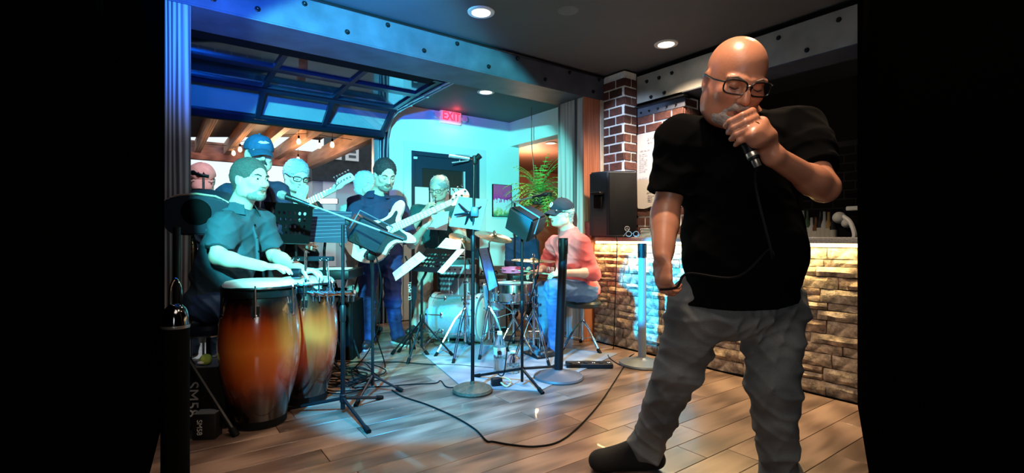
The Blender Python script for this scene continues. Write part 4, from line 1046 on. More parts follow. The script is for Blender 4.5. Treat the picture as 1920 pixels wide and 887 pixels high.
# conga player, seated, in profile
J = J_(hd=P(470, 337, 2.98), hf=(0.93, -0.36, -0.06), hu=(-0.02, 0, 1), nk=P(446, 398, 3.02), sr=P(420, 424, 2.86), sl=P(490, 418, 3.16),
       er=P(408, 482, 2.78), wr=P(492, 499, 2.72), el=P(515, 480, 3.20), wl=P(566, 505, 3.0), pr=P(398, 572, 2.92), pl=P(402, 568, 3.12),
       kr=P(480, 590, 3.04), kl=P(500, 590, 3.42), tf=(0.93, -0.3, 0))
feet(J, (J['kr'].x-0.02, 3.10), (J['kl'].x, 3.45), (0.8, -0.3), (0.9, 0))
sh_c = cloth('dark_teal_cotton', (0.025, 0.060, 0.085))
conga_root, L, A, b_ = person('seated conga player in dark short-sleeved shirt seen in profile', J, tealskin, sh_c, cloth('mid_blue_denim', (0.03, 0.07, 0.18)), bsole, vox=0.0055, hs=1.06, sleeve=0.72, hem=0.05, build=1.06, fold=0.009,
    hands=dict(r=dict(d=V3((1, 0.05, -0.05)), n=V3((0.1, 0.1, -1)), side=1, curl=0.35), l=dict(d=V3((1, -0.2, -0.1)), n=V3((0, 0, -1)), side=-1, curl=0.5)), shirt_name='shirt', seed=12, belly=0.02)
hair(conga_root, L, A, 1.06, mat('salt_dark_hair', (0.10, 0.095, 0.09), 0.6, var=0.5, scale=160, bump=0.9, bscale=300), top=0.005, front=0.046, amp=0.003); eyes(conga_root, L, A, 1.06); brows(conga_root, L, darkhair, 1.06); lips(conga_root, L, 1.06, lipm)
beard(conga_root, L, A, 1.05, stubble, amp=0.001, mous=True)
tu = (J['nk']-(J['pr']+J['pl'])/2).normalized(); collar(conga_root, J['nk'], V3((0.93, -0.33, 0)).normalized(), V3((-0.33, -0.93, 0)).normalized(), V3((0.15, 0, 1)).normalized(), sh_c, r=0.074)
pf = V3((0.93, -0.33, 0)).normalized(); b = MB(); c0_ = J['nk']+pf*0.105-ZZ*0.05; b.tube([c0_, c0_+pf*0.045-ZZ*0.12, c0_+pf*0.055-ZZ*0.28], [0.008, 0.012, 0.012], 6)
b.build('button_placket', sh_c, conga_root); b = MB()
for k in range(3): q_ = c0_+pf*(0.022+0.016*k)-ZZ*(0.03+0.08*k); b.ball(q_+pf*0.010, 0.006, 8)
b.build('buttons', black, conga_root)
# tall man in teal cap and blazer
J = J_(hd=P(486, 290, 3.42), hf=(0.62, -0.75, -0.10), hu=(0, 0, 1), nk=P(479, 346, 3.48), sr=P(428, 366, 3.42), sl=P(523, 362, 3.60),
       er=P(412, 445, 3.42), wr=P(478, 440, 3.24), el=P(545, 440, 3.55), wl=P(505, 428, 3.26), pr=P(458, 462, 3.5), pl=P(502, 462, 3.58), kr=P(458, 575, 3.5), kl=P(505, 575, 3.56), tf=(0.4, -0.9, 0))
feet(J, (J['kr'].x, 3.52), (J['kl'].x+0.03, 3.60), (0.2, -1), (0.5, -0.8))
blazer = cloth('navy_plaid_wool', (0.012, 0.018, 0.055), var=0.4)
rt, L, A, b_ = person('tall man in a blue baseball cap and dark blazer behind the conga player', J, tealskin, blazer, blacks, bsole, hs=1.04, hem=0.14, build=1.05, hands=dict(r=dict(d=V3((1, -0.2, 0)), n=V3((0, 1, 0)), side=-1, curl=0.6), l=dict(d=V3((-1, -0.1, 0.1)), n=V3((0, 1, 0)), side=1, curl=0.6)), shirt_name='blazer', seed=5)
capm = cloth('blue_cap_cloth', (0.01, 0.055, 0.11)); co = cap(rt, L, A, 1.04, capm, tilt=0.02); eyes(rt, L, A, 1.04); brows(rt, L, darkhair, 1.04); beard(rt, L, A, 1.04, darkhair, full=False); lips(rt, L, 1.04, lipm)
b = MB(); b.prism([(-0.035, 0), (-0.02, 0.012), (0, 0.008), (0.012, 0.014), (0.035, 0.002), (0.01, -0.006), (-0.015, -0.008)], L(-0.005, 0.093, 0.075), A.col[0]*-1, (A.col[2]*0.9-A.col[1]*0.45), 0.004).build('cap_emblem', whiteprint, co, 'white winged emblem')
tu = ZZ; b = MB(); nk = J['nk']; f3 = V3((0.5, -0.86, 0)).normalized(); r3 = V3((-0.86, -0.5, 0)).normalized()
b.prism([(-0.05, 0.03), (0.05, 0.03), (0.01, -0.26), (-0.01, -0.26)], nk+f3*0.098-ZZ*0.02, -r3, ZZ*1.0+f3*-0.25, 0.012); b.build('shirt_front', cloth('pale_blue_shirt', (0.45, 0.55, 0.62)), rt)
MB().tube([nk+f3*0.112, nk+f3*0.155-ZZ*0.14, nk+f3*0.165-ZZ*0.26], [0.012, 0.018, 0.02], 6).build('dark_tie', blacks, rt)
MB().tube(catmull([nk-r3*0.05+ZZ*0.02+f3*0.06, nk+f3*0.14-r3*0.10-ZZ*0.12, J['wl']+ZZ*0.02], 6), 0.012, 6).build('strap', blacks, rt)
# man in the orange cap at the far left
J = J_(hd=P(379, 338, 4.0), hf=(0.45, -0.8, -0.38), hu=(0.1, -0.2, 1), nk=P(374, 382, 4.08), sr=P(338, 398, 4.02), sl=P(416, 396, 4.18), er=P(330, 470, 4.05), wr=P(365, 470, 3.85), el=P(425, 470, 4.2), wl=P(395, 460, 3.95),
       pr=P(355, 480, 4.12), pl=P(398, 480, 4.15), kr=P(355, 570, 4.1), kl=P(400, 570, 4.12), tf=(0.4, -0.9, 0))
feet(J, (J['kr'].x, 4.12), (J['kl'].x, 4.18), (0, -1), (0.3, -0.9))
rt, L, A, b_ = person('man in salmon pink cap with a black pumpkin face, far left', J, redskin, blacks, blacks, bsole, hs=1.06, hem=0.14, build=1.05, seed=6)
capo = cloth('salmon_cap_cloth', (0.75, 0.22, 0.16)); co = cap(rt, L, A, 1.06, capo, tilt=0.03); glasses(rt, L, A, 1.06, black); eyes(rt, L, A, 1.06); lips(rt, L, 1.06, lipm)
X_ = -A.col[0]; Y_ = A.col[2]*0.9-A.col[1]*0.42; O_ = L(0, 0.092, 0.072); b = MB()
for poly in ([(-0.026, 0.008), (-0.010, 0.006), (-0.016, 0.022)], [(0.026, 0.008), (0.010, 0.006), (0.016, 0.022)], [(-0.004, 0.0), (0.004, 0.0), (0, 0.008)],
             [(-0.030, -0.002), (-0.018, -0.008), (-0.012, -0.004), (-0.006, -0.010), (0.006, -0.010), (0.012, -0.004), (0.018, -0.008), (0.030, -0.002), (0.016, -0.018), (-0.016, -0.018)]): b.prism(poly, O_, X_, Y_, 0.006)
b.build('pumpkin_face', black, co, 'black jack-o-lantern face print')
# guitarist with grey hair
J = J_(hd=P(556, 330, 4.1), hf=(0.68, -0.62, -0.36), hu=(0.15, -0.1, 1), nk=P(545, 374, 4.18), sr=P(512, 396, 4.1), sl=P(588, 392, 4.28), er=P(508, 465, 4.05), wr=P(560, 452, 3.9), el=P(622, 440, 4.2), wl=P(592, 396, 3.98),
       pr=P(530, 480, 4.2), pl=P(575, 480, 4.25), kr=P(532, 570, 4.2), kl=P(578, 570, 4.25), tf=(0.5, -0.85, 0))
feet(J, (J['kr'].x, 4.22), (J['kl'].x, 4.3), (0.2, -1), (0.5, -0.8))
rt, L, A, b_ = person('grey-haired guitarist with glasses looking down, behind the music stand', J, tealskin, blacks, blacks, bsole, hs=1.08, hem=0.12, seed=8, hands=dict(l=dict(d=V3((-0.3, -0.3, 0.5)), n=V3((-0.3, -1, 0)), side=1, curl=0.8), r=dict(d=V3((0.8, -0.1, -0.3)), n=V3((0, 1, 0)), side=-1, curl=0.5)))
hair(rt, L, A, 1.08, greyhair, top=0.006, front=0.035); glasses(rt, L, A, 1.08, black); lashes(rt, L, 1.08); brows(rt, L, greyhair, 1.08); lips(rt, L, 1.08, lipm)
# pale-haired listener behind the bassist
J = J_(hd=P(687, 345, 5.25), hf=(0.7, 0.2, -0.05), hu=(0, 0, 1), nk=P(680, 380, 5.3), sr=P(650, 396, 5.15), sl=P(698, 396, 5.45), er=P(648, 455, 5.1), wr=P(665, 470, 4.95), el=P(700, 450, 5.5), wl=P(705, 465, 5.4),
       pr=P(665, 465, 5.25), pl=P(690, 465, 5.35), kr=P(665, 540, 5.25), kl=P(692, 540, 5.3), tf=(0.8, -0.3, 0))
feet(J, (J['kr'].x, 5.25), (J['kl'].x, 5.35), (0.7, -0.5), (0.7, -0.5))
rt, L, A, b_ = person('white-haired person in pale shirt standing behind the bass player', J, tealskin, cloth('pale_green_cotton', (0.5, 0.6, 0.55)), khaki, bsole, hs=1.08, hem=0.12, seed=9)
hair(rt, L, A, 1.08, mat('white_hair', (0.65, 0.65, 0.64), 0.7, bump=0.5, bscale=250), top=0.005, front=0.03); eyes(rt, L, A, 1.08)
# bass player
J = J_(hd=P(722, 327, 4.42), hf=(0.50, -0.72, -0.46), hu=(0.2, -0.35, 1), nk=P(706, 372, 4.52), sr=P(668, 384, 4.42), sl=P(746, 384, 4.62), er=P(656, 452, 4.40), wr=P(700, 455, 4.14), el=P(772, 458, 4.58), wl=P(797, 424, 4.34),
       pr=P(692, 475, 4.52), pl=P(735, 475, 4.58), kr=P(688, 560, 4.5), kl=P(736, 560, 4.58), tf=(0.45, -0.9, 0))
feet(J, (J['kr'].x-0.0, 4.58), (J['kl'].x+0.01, 4.72), (0.05, -1), (0.7, -0.7))
blues = cloth('blue_shirt_cotton', (0.010, 0.026, 0.085))
bass_root, L, A, b_ = person('bass player with short dark hair, navy shirt, looking down at his bass', J, tealskin, blues, jeans_d, None, vox=0.006, hs=1.12, hem=0.13, seed=10, fold=0.009, sleeve=0.93, build=1.05, name='person',
    hands=dict(r=dict(d=V3((0.75, -0.15, -0.45)), n=V3((-0.2, 1, 0)), side=-1, curl=0.55, s=1.05), l=dict(d=V3((0.25, -0.15, 0.9)), n=V3((-0.2, -1, 0.1)), side=1, curl=0.75, s=1.05)))
hair(bass_root, L, A, 1.12, darkhair, top=0.004, front=0.066, amp=0.006); lashes(bass_root, L, 1.12); brows(bass_root, L, darkhair, 1.12); beard(bass_root, L, A, 1.10, stubble, amp=0.001); lips(bass_root, L, 1.12, lipm)
collar(bass_root, J['nk'], V3((0.45, -0.88, 0.1)).normalized(), V3((-0.88, -0.45, 0)).normalized(), V3((0.05, -0.1, 1)).normalized(), blues, r=0.078)
f3 = V3((0.45, -0.88, 0)).normalized(); r3 = V3((-0.88, -0.45, 0)).normalized()
MB().prism([(-0.032, 0.035), (0.032, 0.035), (0.0, -0.10)], J['nk']+f3*0.085-ZZ*0.005, -r3, ZZ-f3*0.3, 0.01).build('undershirt', paper, bass_root, 'white undershirt at the open collar')
MB().tube(catmull([J['nk']-r3*0.06+ZZ*0.015, J['nk']-r3*0.09+f3*0.12-ZZ*0.12, J['nk']-r3*0.16+f3*0.17-ZZ*0.25], 6), 0.012, 6).build('guitar_strap', blacks, bass_root)
for a, t_ in ((J['ar'], J['tr']), (J['al'], J['tl'])):
    d = t_-a; d.z = 0; d.normalize(); B = Field(0.006); heel = V3((a.x, a.y, 0.04))-d*0.04
    B.cap(heel, V3((t_.x, t_.y, 0.04)), 0.036, 0.038, 0.02); B.cap(a, heel.lerp(t_, 0.5)+ZZ*0.02, 0.045, 0.03, 0.03); B.cuts.append((V3((0, 0, 0.018)), -ZZ)); sh = B.build('sneaker', bsole, bass_root)
    q = MB(); n_ = V3((-d.y, d.x, 0)); pts = [(heel+d*x+n_*y) for x, y in [(-0.035, 0), (-0.02, 0.032), (0.08, 0.032), (0.16, 0.042), (0.215, 0.03), (0.245, 0), (0.215, -0.03), (0.16, -0.042), (0.08, -0.032), (-0.02, -0.032)]]
    q.prism([((p-heel).dot(d), (p-heel).dot(n_)) for p in pts], V3((heel.x, heel.y, 0.012)), d, n_, 0.02); q.build('sole', mat('pale_sole', (0.5, 0.5, 0.5), 0.7), sh)
# trumpet player
J = J_(hd=P(823, 352, 5.25), hf=(-0.28, -0.84, -0.40), hu=(0.06, -0.3, 1), nk=P(822, 388, 5.36), sr=P(782, 398, 5.30), sl=P(862, 398, 5.40), er=P(764, 440, 5.18), wr=P(796, 396, 5.02), el=P(868, 448, 5.2), wl=P(834, 404, 5.02),
       pr=P(800, 468, 5.36), pl=P(842, 468, 5.38), kr=P(797, 540, 5.3), kl=P(842, 540, 5.34), tf=(-0.2, -1, 0))
feet(J, (J['kr'].x-0.08, 5.3), (J['kl'].x, 5.4), (-0.4, -0.9), (0.2, -1))
rt, L, A, b_ = person('balding man in teal shirt playing a small horn by the exit door', J, tealskin, cloth('teal_polo', (0.02, 0.085, 0.09)), khaki, bsole, hs=1.10, hem=0.10, sleeve=0.6, seed=13, build=1.05,
    hands=dict(r=dict(d=V3((0.45, -0.3, 0.55)), n=V3((0.6, 0.3, -0.1)), side=-1, curl=0.7), l=dict(d=V3((-0.45, -0.3, 0.5)), n=V3((-0.5, 0.4, 0)), side=1, curl=0.7)))
hair(rt, L, A, 1.10, greyhair, top=0.003, front=0.055, bald=0.055); glasses(rt, L, A, 1.10, black, th=0.0018); lashes(rt, L, 1.1); lips(rt, L, 1.1, lipm)
horn_p = (J['wr']+J['wl'])/2+V3((0, -0.06, 0.05)); horn_m = L(0, 0.105, -0.067)
ht = thing('horn', 'small dark-fingered brass horn raised to the lips of the balding man', 'horn', horn_p)
brs = mat('dull_brass', (0.5, 0.38, 0.2), 0.25, 1.0); hdv = (horn_p-horn_m).normalized()
MB().tube([horn_m, horn_m+hdv*0.02, horn_m+hdv*0.10, horn_m+hdv*0.22, horn_m+hdv*0.28, horn_m+hdv*0.32], [0.010, 0.006, 0.007, 0.010, 0.020, 0.045], 12).build('bell_tube', brs, ht)
for k in range(3): MB().cyl(horn_m+hdv*(0.11+k*0.025)-ZZ*0.06, horn_m+hdv*(0.11+k*0.025)+ZZ*0.05, 0.009, seg=10).build('valve', chrome, ht)
# drummer
J = J_(hd=P(1052, 400, 4.45), hf=(-0.88, -0.46, -0.04), hu=(0, 0, 1), nk=P(1066, 436, 4.52), sl=P(1090, 456, 4.36), sr=P(1040, 458, 4.68), el=P(1112, 512, 4.30), wl=P(1056, 512, 4.16), er=P(1020, 505, 4.75), wr=P(1012, 508, 4.5),
       pl=P(1094, 548, 4.40), pr=P(1088, 546, 4.62), kl=P(1038, 540, 4.15), kr=P(1018, 545, 4.62), tf=(-0.9, -0.3, 0))
feet(J, (J['kr'].x+0.03, 4.62), (J['kl'].x+0.03, 4.24), (-0.9, 0), (-0.75, -0.6))
pink = cloth('coral_sweatshirt', (0.78, 0.15, 0.15), var=0.06)
dr_root, L, A, b_ = person('seated drummer in coral sweatshirt, dark cap and blue sunglasses', J, tealskin, pink, jeans_b, bsole, vox=0.006, hs=1.05, hem=0.04, sleeve=1.32, build=1.08, seed=14, fold=0.008, shirt_name='sweatshirt', belly=0.025,
    hands=dict(l=dict(d=V3((-0.95, -0.1, -0.1)), n=V3((0, 0.4, -1)), side=-1, curl=0.7), r=dict(d=V3((-0.9, -0.2, -0.1)), n=V3((0, 0, -1)), side=1, curl=0.7)))
hair(dr_root, L, A, 1.03, greyhair, top=0.002, front=0.05); capd = cloth('black_cap_cloth', (0.012, 0.02, 0.04)); co = cap(dr_root, L, A, 1.05, capd, visor=0.08, tilt=0.015); lips(dr_root, L, 1.05, lipm)
glasses(dr_root, L, A, 1.05, black, h=0.019, lens=mat('blue_mirror_lens', (0.02, 0.10, 0.30), 0.05, 0.6))
b = MB(); cc = L(0, 0.098, 0.075); n_ = (A.col[1]*0.9+A.col[2]*0.4).normalized(); x_ = A.col[0]; y_ = n_.cross(x_)
b.tube([cc+x_*math.cos(k*PI/8)*0.022+y_*math.sin(k*PI/8)*0.022 for k in range(16)], 0.003, 6, closed=True).tube([cc-x_*0.010, cc+x_*0.010], 0.0025, 5).tube([cc-y_*0.012, cc+y_*0.014], 0.0025, 5); b.build('cap_badge', whiteprint, co, 'round white badge')
fD = V3((-0.9, -0.42, 0)).normalized(); xD = V3((0.42, -0.9, 0)).normalized()
text('print', 'PHILA', 0.075, (J['sl']+J['sr'])/2+fD*0.166-ZZ*0.24-xD*-0.01, xD, ZZ, mat('pale_print', (0.8, 0.7, 0.7), 0.8), dr_root, 0.004, label='pale block lettering on the chest')
for sd, nm in (('wl', 'drumstick'),):
    p = J[sd]+V3((-0.10, -0.01, -0.02)); st = thing('drumstick', 'wooden drumstick in the drummer\'s near hand', 'drumstick', p)
    MB().tube([p+V3((0.06, 0.02, 0.0)), p+V3((-0.22, 0.08, 0.03)), p+V3((-0.27, 0.09, 0.035)), p+V3((-0.28, 0.092, 0.036))], [0.007, 0.006, 0.004, 0.005], 8).build('stick', mat('maple', (0.6, 0.42, 0.25), 0.5), st)
# listener seated by the fern
J = J_(hd=P(970, 420, 6.35), hf=(-0.5, -0.8, -0.15), hu=(0, 0, 1), nk=P(976, 446, 6.42), sr=P(958, 458, 6.4), sl=P(1000, 458, 6.4), er=P(955, 495, 6.35), wr=P(968, 505, 6.15), el=P(1006, 495, 6.35), wl=P(990, 505, 6.15), pr=P(970, 515, 6.45), pl=P(996, 515, 6.45), kr=P(962, 518, 6.05), kl=P(996, 518, 6.05), tf=(-0.2, -1, 0))
feet(J, (J['kr'].x, 6.05), (J['kl'].x, 6.05), (0, -1), (0, -1))
rt, L, A, b_ = person('person in dark blue jacket seated beneath the hanging fern', J, tealskin, navy, blacks, bsole, vox=0.008, hs=1.05, hem=0.05, seed=15, shirt_name='jacket')
hair(rt, L, A, 1.05, greyhair, top=0.008, front=0.03); eyes(rt, L, A, 1.05)
sk_ = thing('chair', 'dark chair under the seated person by the fern', 'chair', (J['pr'].x, 6.5, 0)); c_ = (J['pr']+J['pl'])/2
MB().box((c_.x, 6.40, c_.z-0.15), (0.42, 0.44, 0.04), None, 0.01).build('seat', blkp, sk_)
MB().box((c_.x, 6.63, c_.z+0.14), (0.40, 0.03, 0.30), None, 0.01).build('backrest', blkp, sk_)
for sx in (-1, 1):
    for sy in (6.22, 6.62): MB().tube([(c_.x+sx*0.19, sy, 0), (c_.x+sx*0.19, sy, c_.z-0.16)], 0.012, 6).build('leg', blkm, sk_)
# ================================================================ INSTRUMENTS AND STAGE GEAR
def at_floor(px, py): return G(px, py)
def cable(name, label, pts, r=0.0042, group=None, m=rubber, seg=6, k=7):
    pts = catmull(pts, k); t = MB().tube(pts, r, seg).build(name, m); return tag(t, label, 'cable', group)
# ---- congas
def conga(label, base, top, rb, rt, belly, stain, seg=40):
    base = V3(base); Hh = top-0.0
    t = thing('conga', label, 'drum', base)
    prof = [(0, 0.005), (rb, 0.005), (rb*1.0, 0.02)]
    for k in range(0, 21):
        f = k/20; z = 0.02+f*(Hh-0.09)
        r = rb+(belly-rb)*math.sin(min(1, f/0.62)*PI/2)**1.1 if f < 0.62 else belly-(belly-rt)*((f-0.62)/0.38)**1.7
        prof.append((r, z))
    prof += [(rt*0.96, Hh-0.065), (0, Hh-0.065)]
    m = bpy.data.materials.new('sunburst_lacquer'); m.use_nodes = True; n, l, b = nodes(m)
    tc = n.new('ShaderNodeTexCoord'); sp = n.new('ShaderNodeSeparateXYZ'); l.new(tc.outputs['Object'], sp.inputs[0])
    mr = n.new('ShaderNodeMapRange'); mr.inputs[1].default_value = 0; mr.inputs[2].default_value = Hh; l.new(sp.outputs['Z'], mr.inputs[0])
    g_ = 1.0 if stain == 1 else 0.62
    rr = ramp(n, [(0.0, (0.004, 0.002, 0.002)), (0.16, (0.008, 0.003, 0.002)), (0.26, (0.13, 0.018, 0.004)), (0.36, (0.46, 0.075*g_, 0.008)), (0.55, (0.72, 0.165*g_, 0.02)), (0.70, (0.46, 0.065*g_, 0.007)), (0.78, (0.09, 0.012, 0.004)), (0.86, (0.006, 0.002, 0.002)), (1, (0.005, 0.002, 0.002))])
    wv = n.new('ShaderNodeTexNoise'); wv.inputs['Scale'].default_value = 22; mp = n.new('ShaderNodeMapping'); mp.inputs['Scale'].default_value = (1, 1, 0.05); l.new(tc.outputs['Object'], mp.inputs[0]); l.new(mp.outputs[0], wv.inputs['Vector'])
    ad = n.new('ShaderNodeMath'); ad.operation = 'MULTIPLY_ADD'; ad.inputs[1].default_value = 0.10; l.new(wv.outputs['Fac'], ad.inputs[0]); l.new(mr.outputs[0], ad.inputs[2])
    sb = n.new('ShaderNodeMath'); sb.operation = 'SUBTRACT'; sb.inputs[1].default_value = 0.05; l.new(ad.outputs[0], sb.inputs[0]); l.new(sb.outputs[0], rr.inputs[0])
    l.new(rr.outputs[0], b.inputs['Base Color']); b.inputs['Roughness'].default_value = 0.22; b.inputs['Coat Weight'].default_value = 1.0; b.inputs['Coat Roughness'].default_value = 0.06
    MB().lathe(prof, base, ZZ, seg).build('shell', m, t)
    MB().lathe([(rt*1.02, Hh-0.09), (rt*1.06, Hh-0.085), (rt*1.06, Hh-0.055), (rt*1.02, Hh-0.05)], base, ZZ, seg).build('crown_ring', darksteel, t)
    MB().lathe([(0, Hh), (rt*0.80, Hh-0.001), (rt*0.95, Hh-0.006), (rt*1.04, Hh-0.022), (rt*1.06, Hh-0.034)], base, ZZ, seg).build('drum_head', mat('white_drum_head', (0.75, 0.76, 0.74), 0.5), t)
    MB().tube([base+V3((math.cos(a)*rt*1.08, math.sin(a)*rt*1.08, Hh-0.036)) for a in [k*2*PI/36 for k in range(36)]], 0.008, 8, closed=True).build('rim', darksteel, t)
    for k in range(6):
        a = k*PI/3-PI/2+0.35; d = V3((math.cos(a), math.sin(a), 0))
        q = base+d*(rt*1.10); lug = MB(); lug.tube([q+ZZ*(Hh-0.03), q+ZZ*(Hh-0.12), q+ZZ*(Hh-0.17)], 0.006, 8).tube([q+ZZ*(Hh-0.03)-d*0.006, q+ZZ*(Hh-0.022)-d*0.001, q+ZZ*(Hh-0.035)+d*0.006], 0.005, 6)
        lug.prism([(-0.022, 0.045), (0.022, 0.045), (0.018, -0.02), (0, -0.045), (-0.018, -0.02)], base+d*(rt*1.055)+ZZ*(Hh-0.17), d.cross(ZZ), ZZ, 0.014)
        lug.lathe([(0.008, 0), (0.010, 0.005), (0.010, 0.018), (0, 0.02)], q+ZZ*(Hh-0.19), ZZ, 8); lug.build('tuning_lug', chrome, t)
    MB().lathe([(rb+0.001, 0.006), (rb+0.006, 0.01), (rb+0.006, 0.05), (rb+0.001, 0.055)], base, ZZ, seg).build('foot_ring', rubber, t)
    return t
cb = P(488, 800, 2.72); conga('nearest conga drum, sunburst lacquer, white head, in front of the player', (cb.x, 2.72, 0), CAMH-(534-CY)/F*2.72+0.03, 0.130, 0.178, 0.208, 1)
cb = P(570, 760, 3.08); conga('second conga drum, tucked behind and right of the first', (cb.x, 3.10, 0), 0.775, 0.125, 0.165, 0.195, 2)
# ---- tripod helper
def tripod_legs(t, hub, feet, r=0.010, m=blkm, foot_r=0.014, top=None):
    for f in feet:
        f = V3(f); f.z = 0.012; h = V3(hub)
        leg = MB().tube([h+(f-h)*0.04, f], r, 8).build('leg', m, t)
        MB().tube([f-(f-h).normalized()*0.035, f+(f-h).normalized()*0.012], foot_r, 10).build('rubber_foot', rubber, leg)
def clip_mic(t, p, d, L=0.17, r=0.011, m=None, nm='microphone_body'):
    d = V3(d).normalized(); MB().lathe([(0, 0), (r*1.5, 0.006), (r*2.2, 0.03), (r*2.1, 0.05), (r*1.4, 0.062), (r*1.35, 0.07), (r, L), (0, L)], p, d, 14).build(nm, m or blkp, t)
# boom stand for the conga player's vocal microphone
c0 = V3((P(643, 773, 2.87).x, 2.87, 0))
t = thing('microphone_stand', 'black boom microphone stand with spread tripod feet beside the second conga', 'mic stand', c0)
tripod_legs(t, c0+ZZ*0.085, [G(690, 812), G(714, 749), G(532, 772)])
MB().tube([c0+ZZ*0.02, c0+ZZ*0.55], 0.0135, 10).build('lower_tube', blkm, t)
MB().tube([c0+ZZ*0.50, c0+ZZ*1.10], 0.0095, 10).build('upper_tube', blkm, t)
MB().lathe([(0.013, 0), (0.019, 0.004), (0.019, 0.045), (0.012, 0.05)], c0+ZZ*0.06, ZZ, 12).build('hub', blkp, t)
MB().lathe([(0.013, 0), (0.018, 0.01), (0.018, 0.09), (0.013, 0.10)], c0+ZZ*0.53, ZZ, 12).build('height_clutch', blkp, t)
ba = P(548, 372, 2.78); bb = P(757, 449, 2.90)
MB().tube([ba, bb.lerp(ba, 0.18)], 0.006, 8).build('boom', mat('satin_boom', (0.35, 0.37, 0.4), 0.3, 0.8), t)
MB().tube([bb.lerp(ba, 0.22), bb], [0.011, 0.013], 10).build('counterweight', blkp, t)
MB().box(P(652, 415, 2.87), (0.03, 0.03, 0.05), 0.3, 0.006).build('boom_clamp', blkp, t)
mm = thing('microphone', 'silver-headed vocal microphone on the boom before the conga player', 'microphone', P(534, 368, 2.78))
MB().lathe([(0, 0), (0.016, 0.003), (0.025, 0.018), (0.026, 0.032), (0.019, 0.05)], P(521, 363, 2.78), P(548, 372, 2.78)-P(521, 363, 2.78), 16).build('grille', mat('grille_silver', (0.6, 0.6, 0.6), 0.35, 0.9, bump=0.8, bscale=400), mm)
dm = (P(575, 383, 2.80)-P(521, 363, 2.78)).normalized(); MB().lathe([(0.019, 0.05), (0.017, 0.06), (0.012, 0.18), (0, 0.182)], P(521, 363, 2.78), dm, 14).build('handle', blkp, mm)
# ---- personal monitor box on a stand
def monitor(t, c, yaw, pitch, w=0.26, h=0.20, d=0.24, roll=0.0):
    M = Matrix.Translation(c) @ Matrix.Rotation(yaw, 4, 'Z') @ Matrix.Rotation(roll, 4, 'Y') @ Matrix.Rotation(pitch, 4, 'X')
    b = MB(); b.X = M; f = -d/2
    bm = [(-w/2, -d/2, -h/2), (w/2, -d/2, -h/2), (w/2, -d/2, h/2), (-w/2, -d/2, h/2)]
    bk = [(-w*0.36, d/2, -h*0.36), (w*0.36, d/2, -h*0.36), (w*0.36, d/2, h*0.36), (-w*0.36, d/2, h*0.36)]
    b.hexa(bm, bk); bmesh.ops.bevel(b.bm, geom=b.bm.edges[:], offset=0.014, segments=3, affect='EDGES'); cab = b.build('cabinet', blkp, t)
    g = MB(); g.X = M; g.box((0, -d/2-0.003, 0), (w*0.90, 0.008, h*0.88), None, 0.003); gr = g.build('grille', mat('monitor_grille', (0.02, 0.022, 0.025), 0.5, 0.5, bump=0.6, bscale=500), t)
    a = MB(); a.X = M
    a.tube([V3((-w*0.53, -d*0.30, -h*0.1)), V3((-w*0.56, -d*0.3, h*0.62)), V3((w*0.56, -d*0.3, h*0.62)), V3((w*0.53, -d*0.30, -h*0.1))], 0.005, 6); a.build('yoke', mat('yoke_metal', (0.3, 0.32, 0.34), 0.3, 0.8), t)
    return M
c0 = V3((P(660, 738, 3.06).x, 3.14, 0))
t = thing('monitor_speaker', 'small black monitor box on a pole in front of the bass guitar', 'speaker', c0)
mc = P(684, 432, 3.14)
monitor(t, mc, 0.75, 0.42, 0.22, 0.18, 0.20, roll=0.42)
pb = V3((P(697, 500, 3.2).x, 3.22, 0))
MB().tube([V3((mc.x+0.03, 3.2, 0.93)), V3((pb.x, 3.22, 0.86)), V3((pb.x, 3.22, 0.05))], 0.010, 8).build('pole', blkm, t)
MB().box(V3((mc.x+0.025, 3.19, 0.90)), (0.05, 0.05, 0.05), 0.5, 0.008).build('swivel', blkp, t)
tripod_legs(t, pb+ZZ*0.12, [G(698, 716), G(668, 762), G(752, 735)], 0.008)
c0 = V3((P(979, 700, 3.36).x, 3.38, 0))
t = thing('monitor_speaker', 'small black monitor box on a tripod pole in front of the drummer', 'speaker', c0)
mc = P(990, 415, 3.36)
monitor(t, mc, -0.62, 0.30, 0.22, 0.18, 0.20, roll=0.50)
MB().tube([V3((c0.x, 3.38, 0.03)), V3((c0.x, 3.38, 1.04))], 0.0105, 10).build('pole', blkm, t)
MB().lathe([(0.012, 0), (0.018, 0.01), (0.018, 0.08), (0.012, 0.09)], c0+ZZ*0.50, ZZ, 12).build('height_clutch', blkp, t)
tripod_legs(t, c0+ZZ*0.12, [G(1016, 739), G(893, 708), G(1042, 690)], 0.010)
# ---- straight stand with round base, desk and pencil microphone
c0 = V3((P(886, 737, 3.25).x, 3.25, 0)); tp = P(889, 296, 3.25)
t = thing('microphone_stand', 'tall straight microphone stand on a heavy round base, centre floor', 'mic stand', c0)
MB().lathe([(0, 0.0), (0.125, 0.0), (0.132, 0.012), (0.128, 0.028), (0.10, 0.042), (0.05, 0.05), (0.016, 0.056), (0.014, 0.075), (0, 0.075)], c0, ZZ, 36).build('round_base', mat('bronze_cast_base', (0.10, 0.075, 0.045), 0.55, 0.3, var=0.3, scale=40, bump=0.5, bscale=120), t)
MB().tube([c0+ZZ*0.05, V3((c0.x+0.004, 3.25, 0.98))], 0.0125, 10).build('lower_tube', blkm, t)
MB().tube([V3((c0.x+0.004, 3.25, 0.95)), V3((tp.x, 3.25, tp.z))], 0.0085, 10).build('upper_tube', blkm, t)
MB().lathe([(0.012, 0), (0.017, 0.01), (0.017, 0.1), (0.012, 0.11)], V3((c0.x+0.004, 3.25, 0.93)), ZZ, 12).build('height_clutch', blkp, t)
MB().box(P(891, 300, 3.25), (0.035, 0.035, 0.06), 0.4, 0.008).lathe([(0.018, 0), (0.02, 0.03), (0, 0.032)], P(894, 297, 3.23), V3((1, -0.3, 0.8)), 12).build('clip', blkp, t)
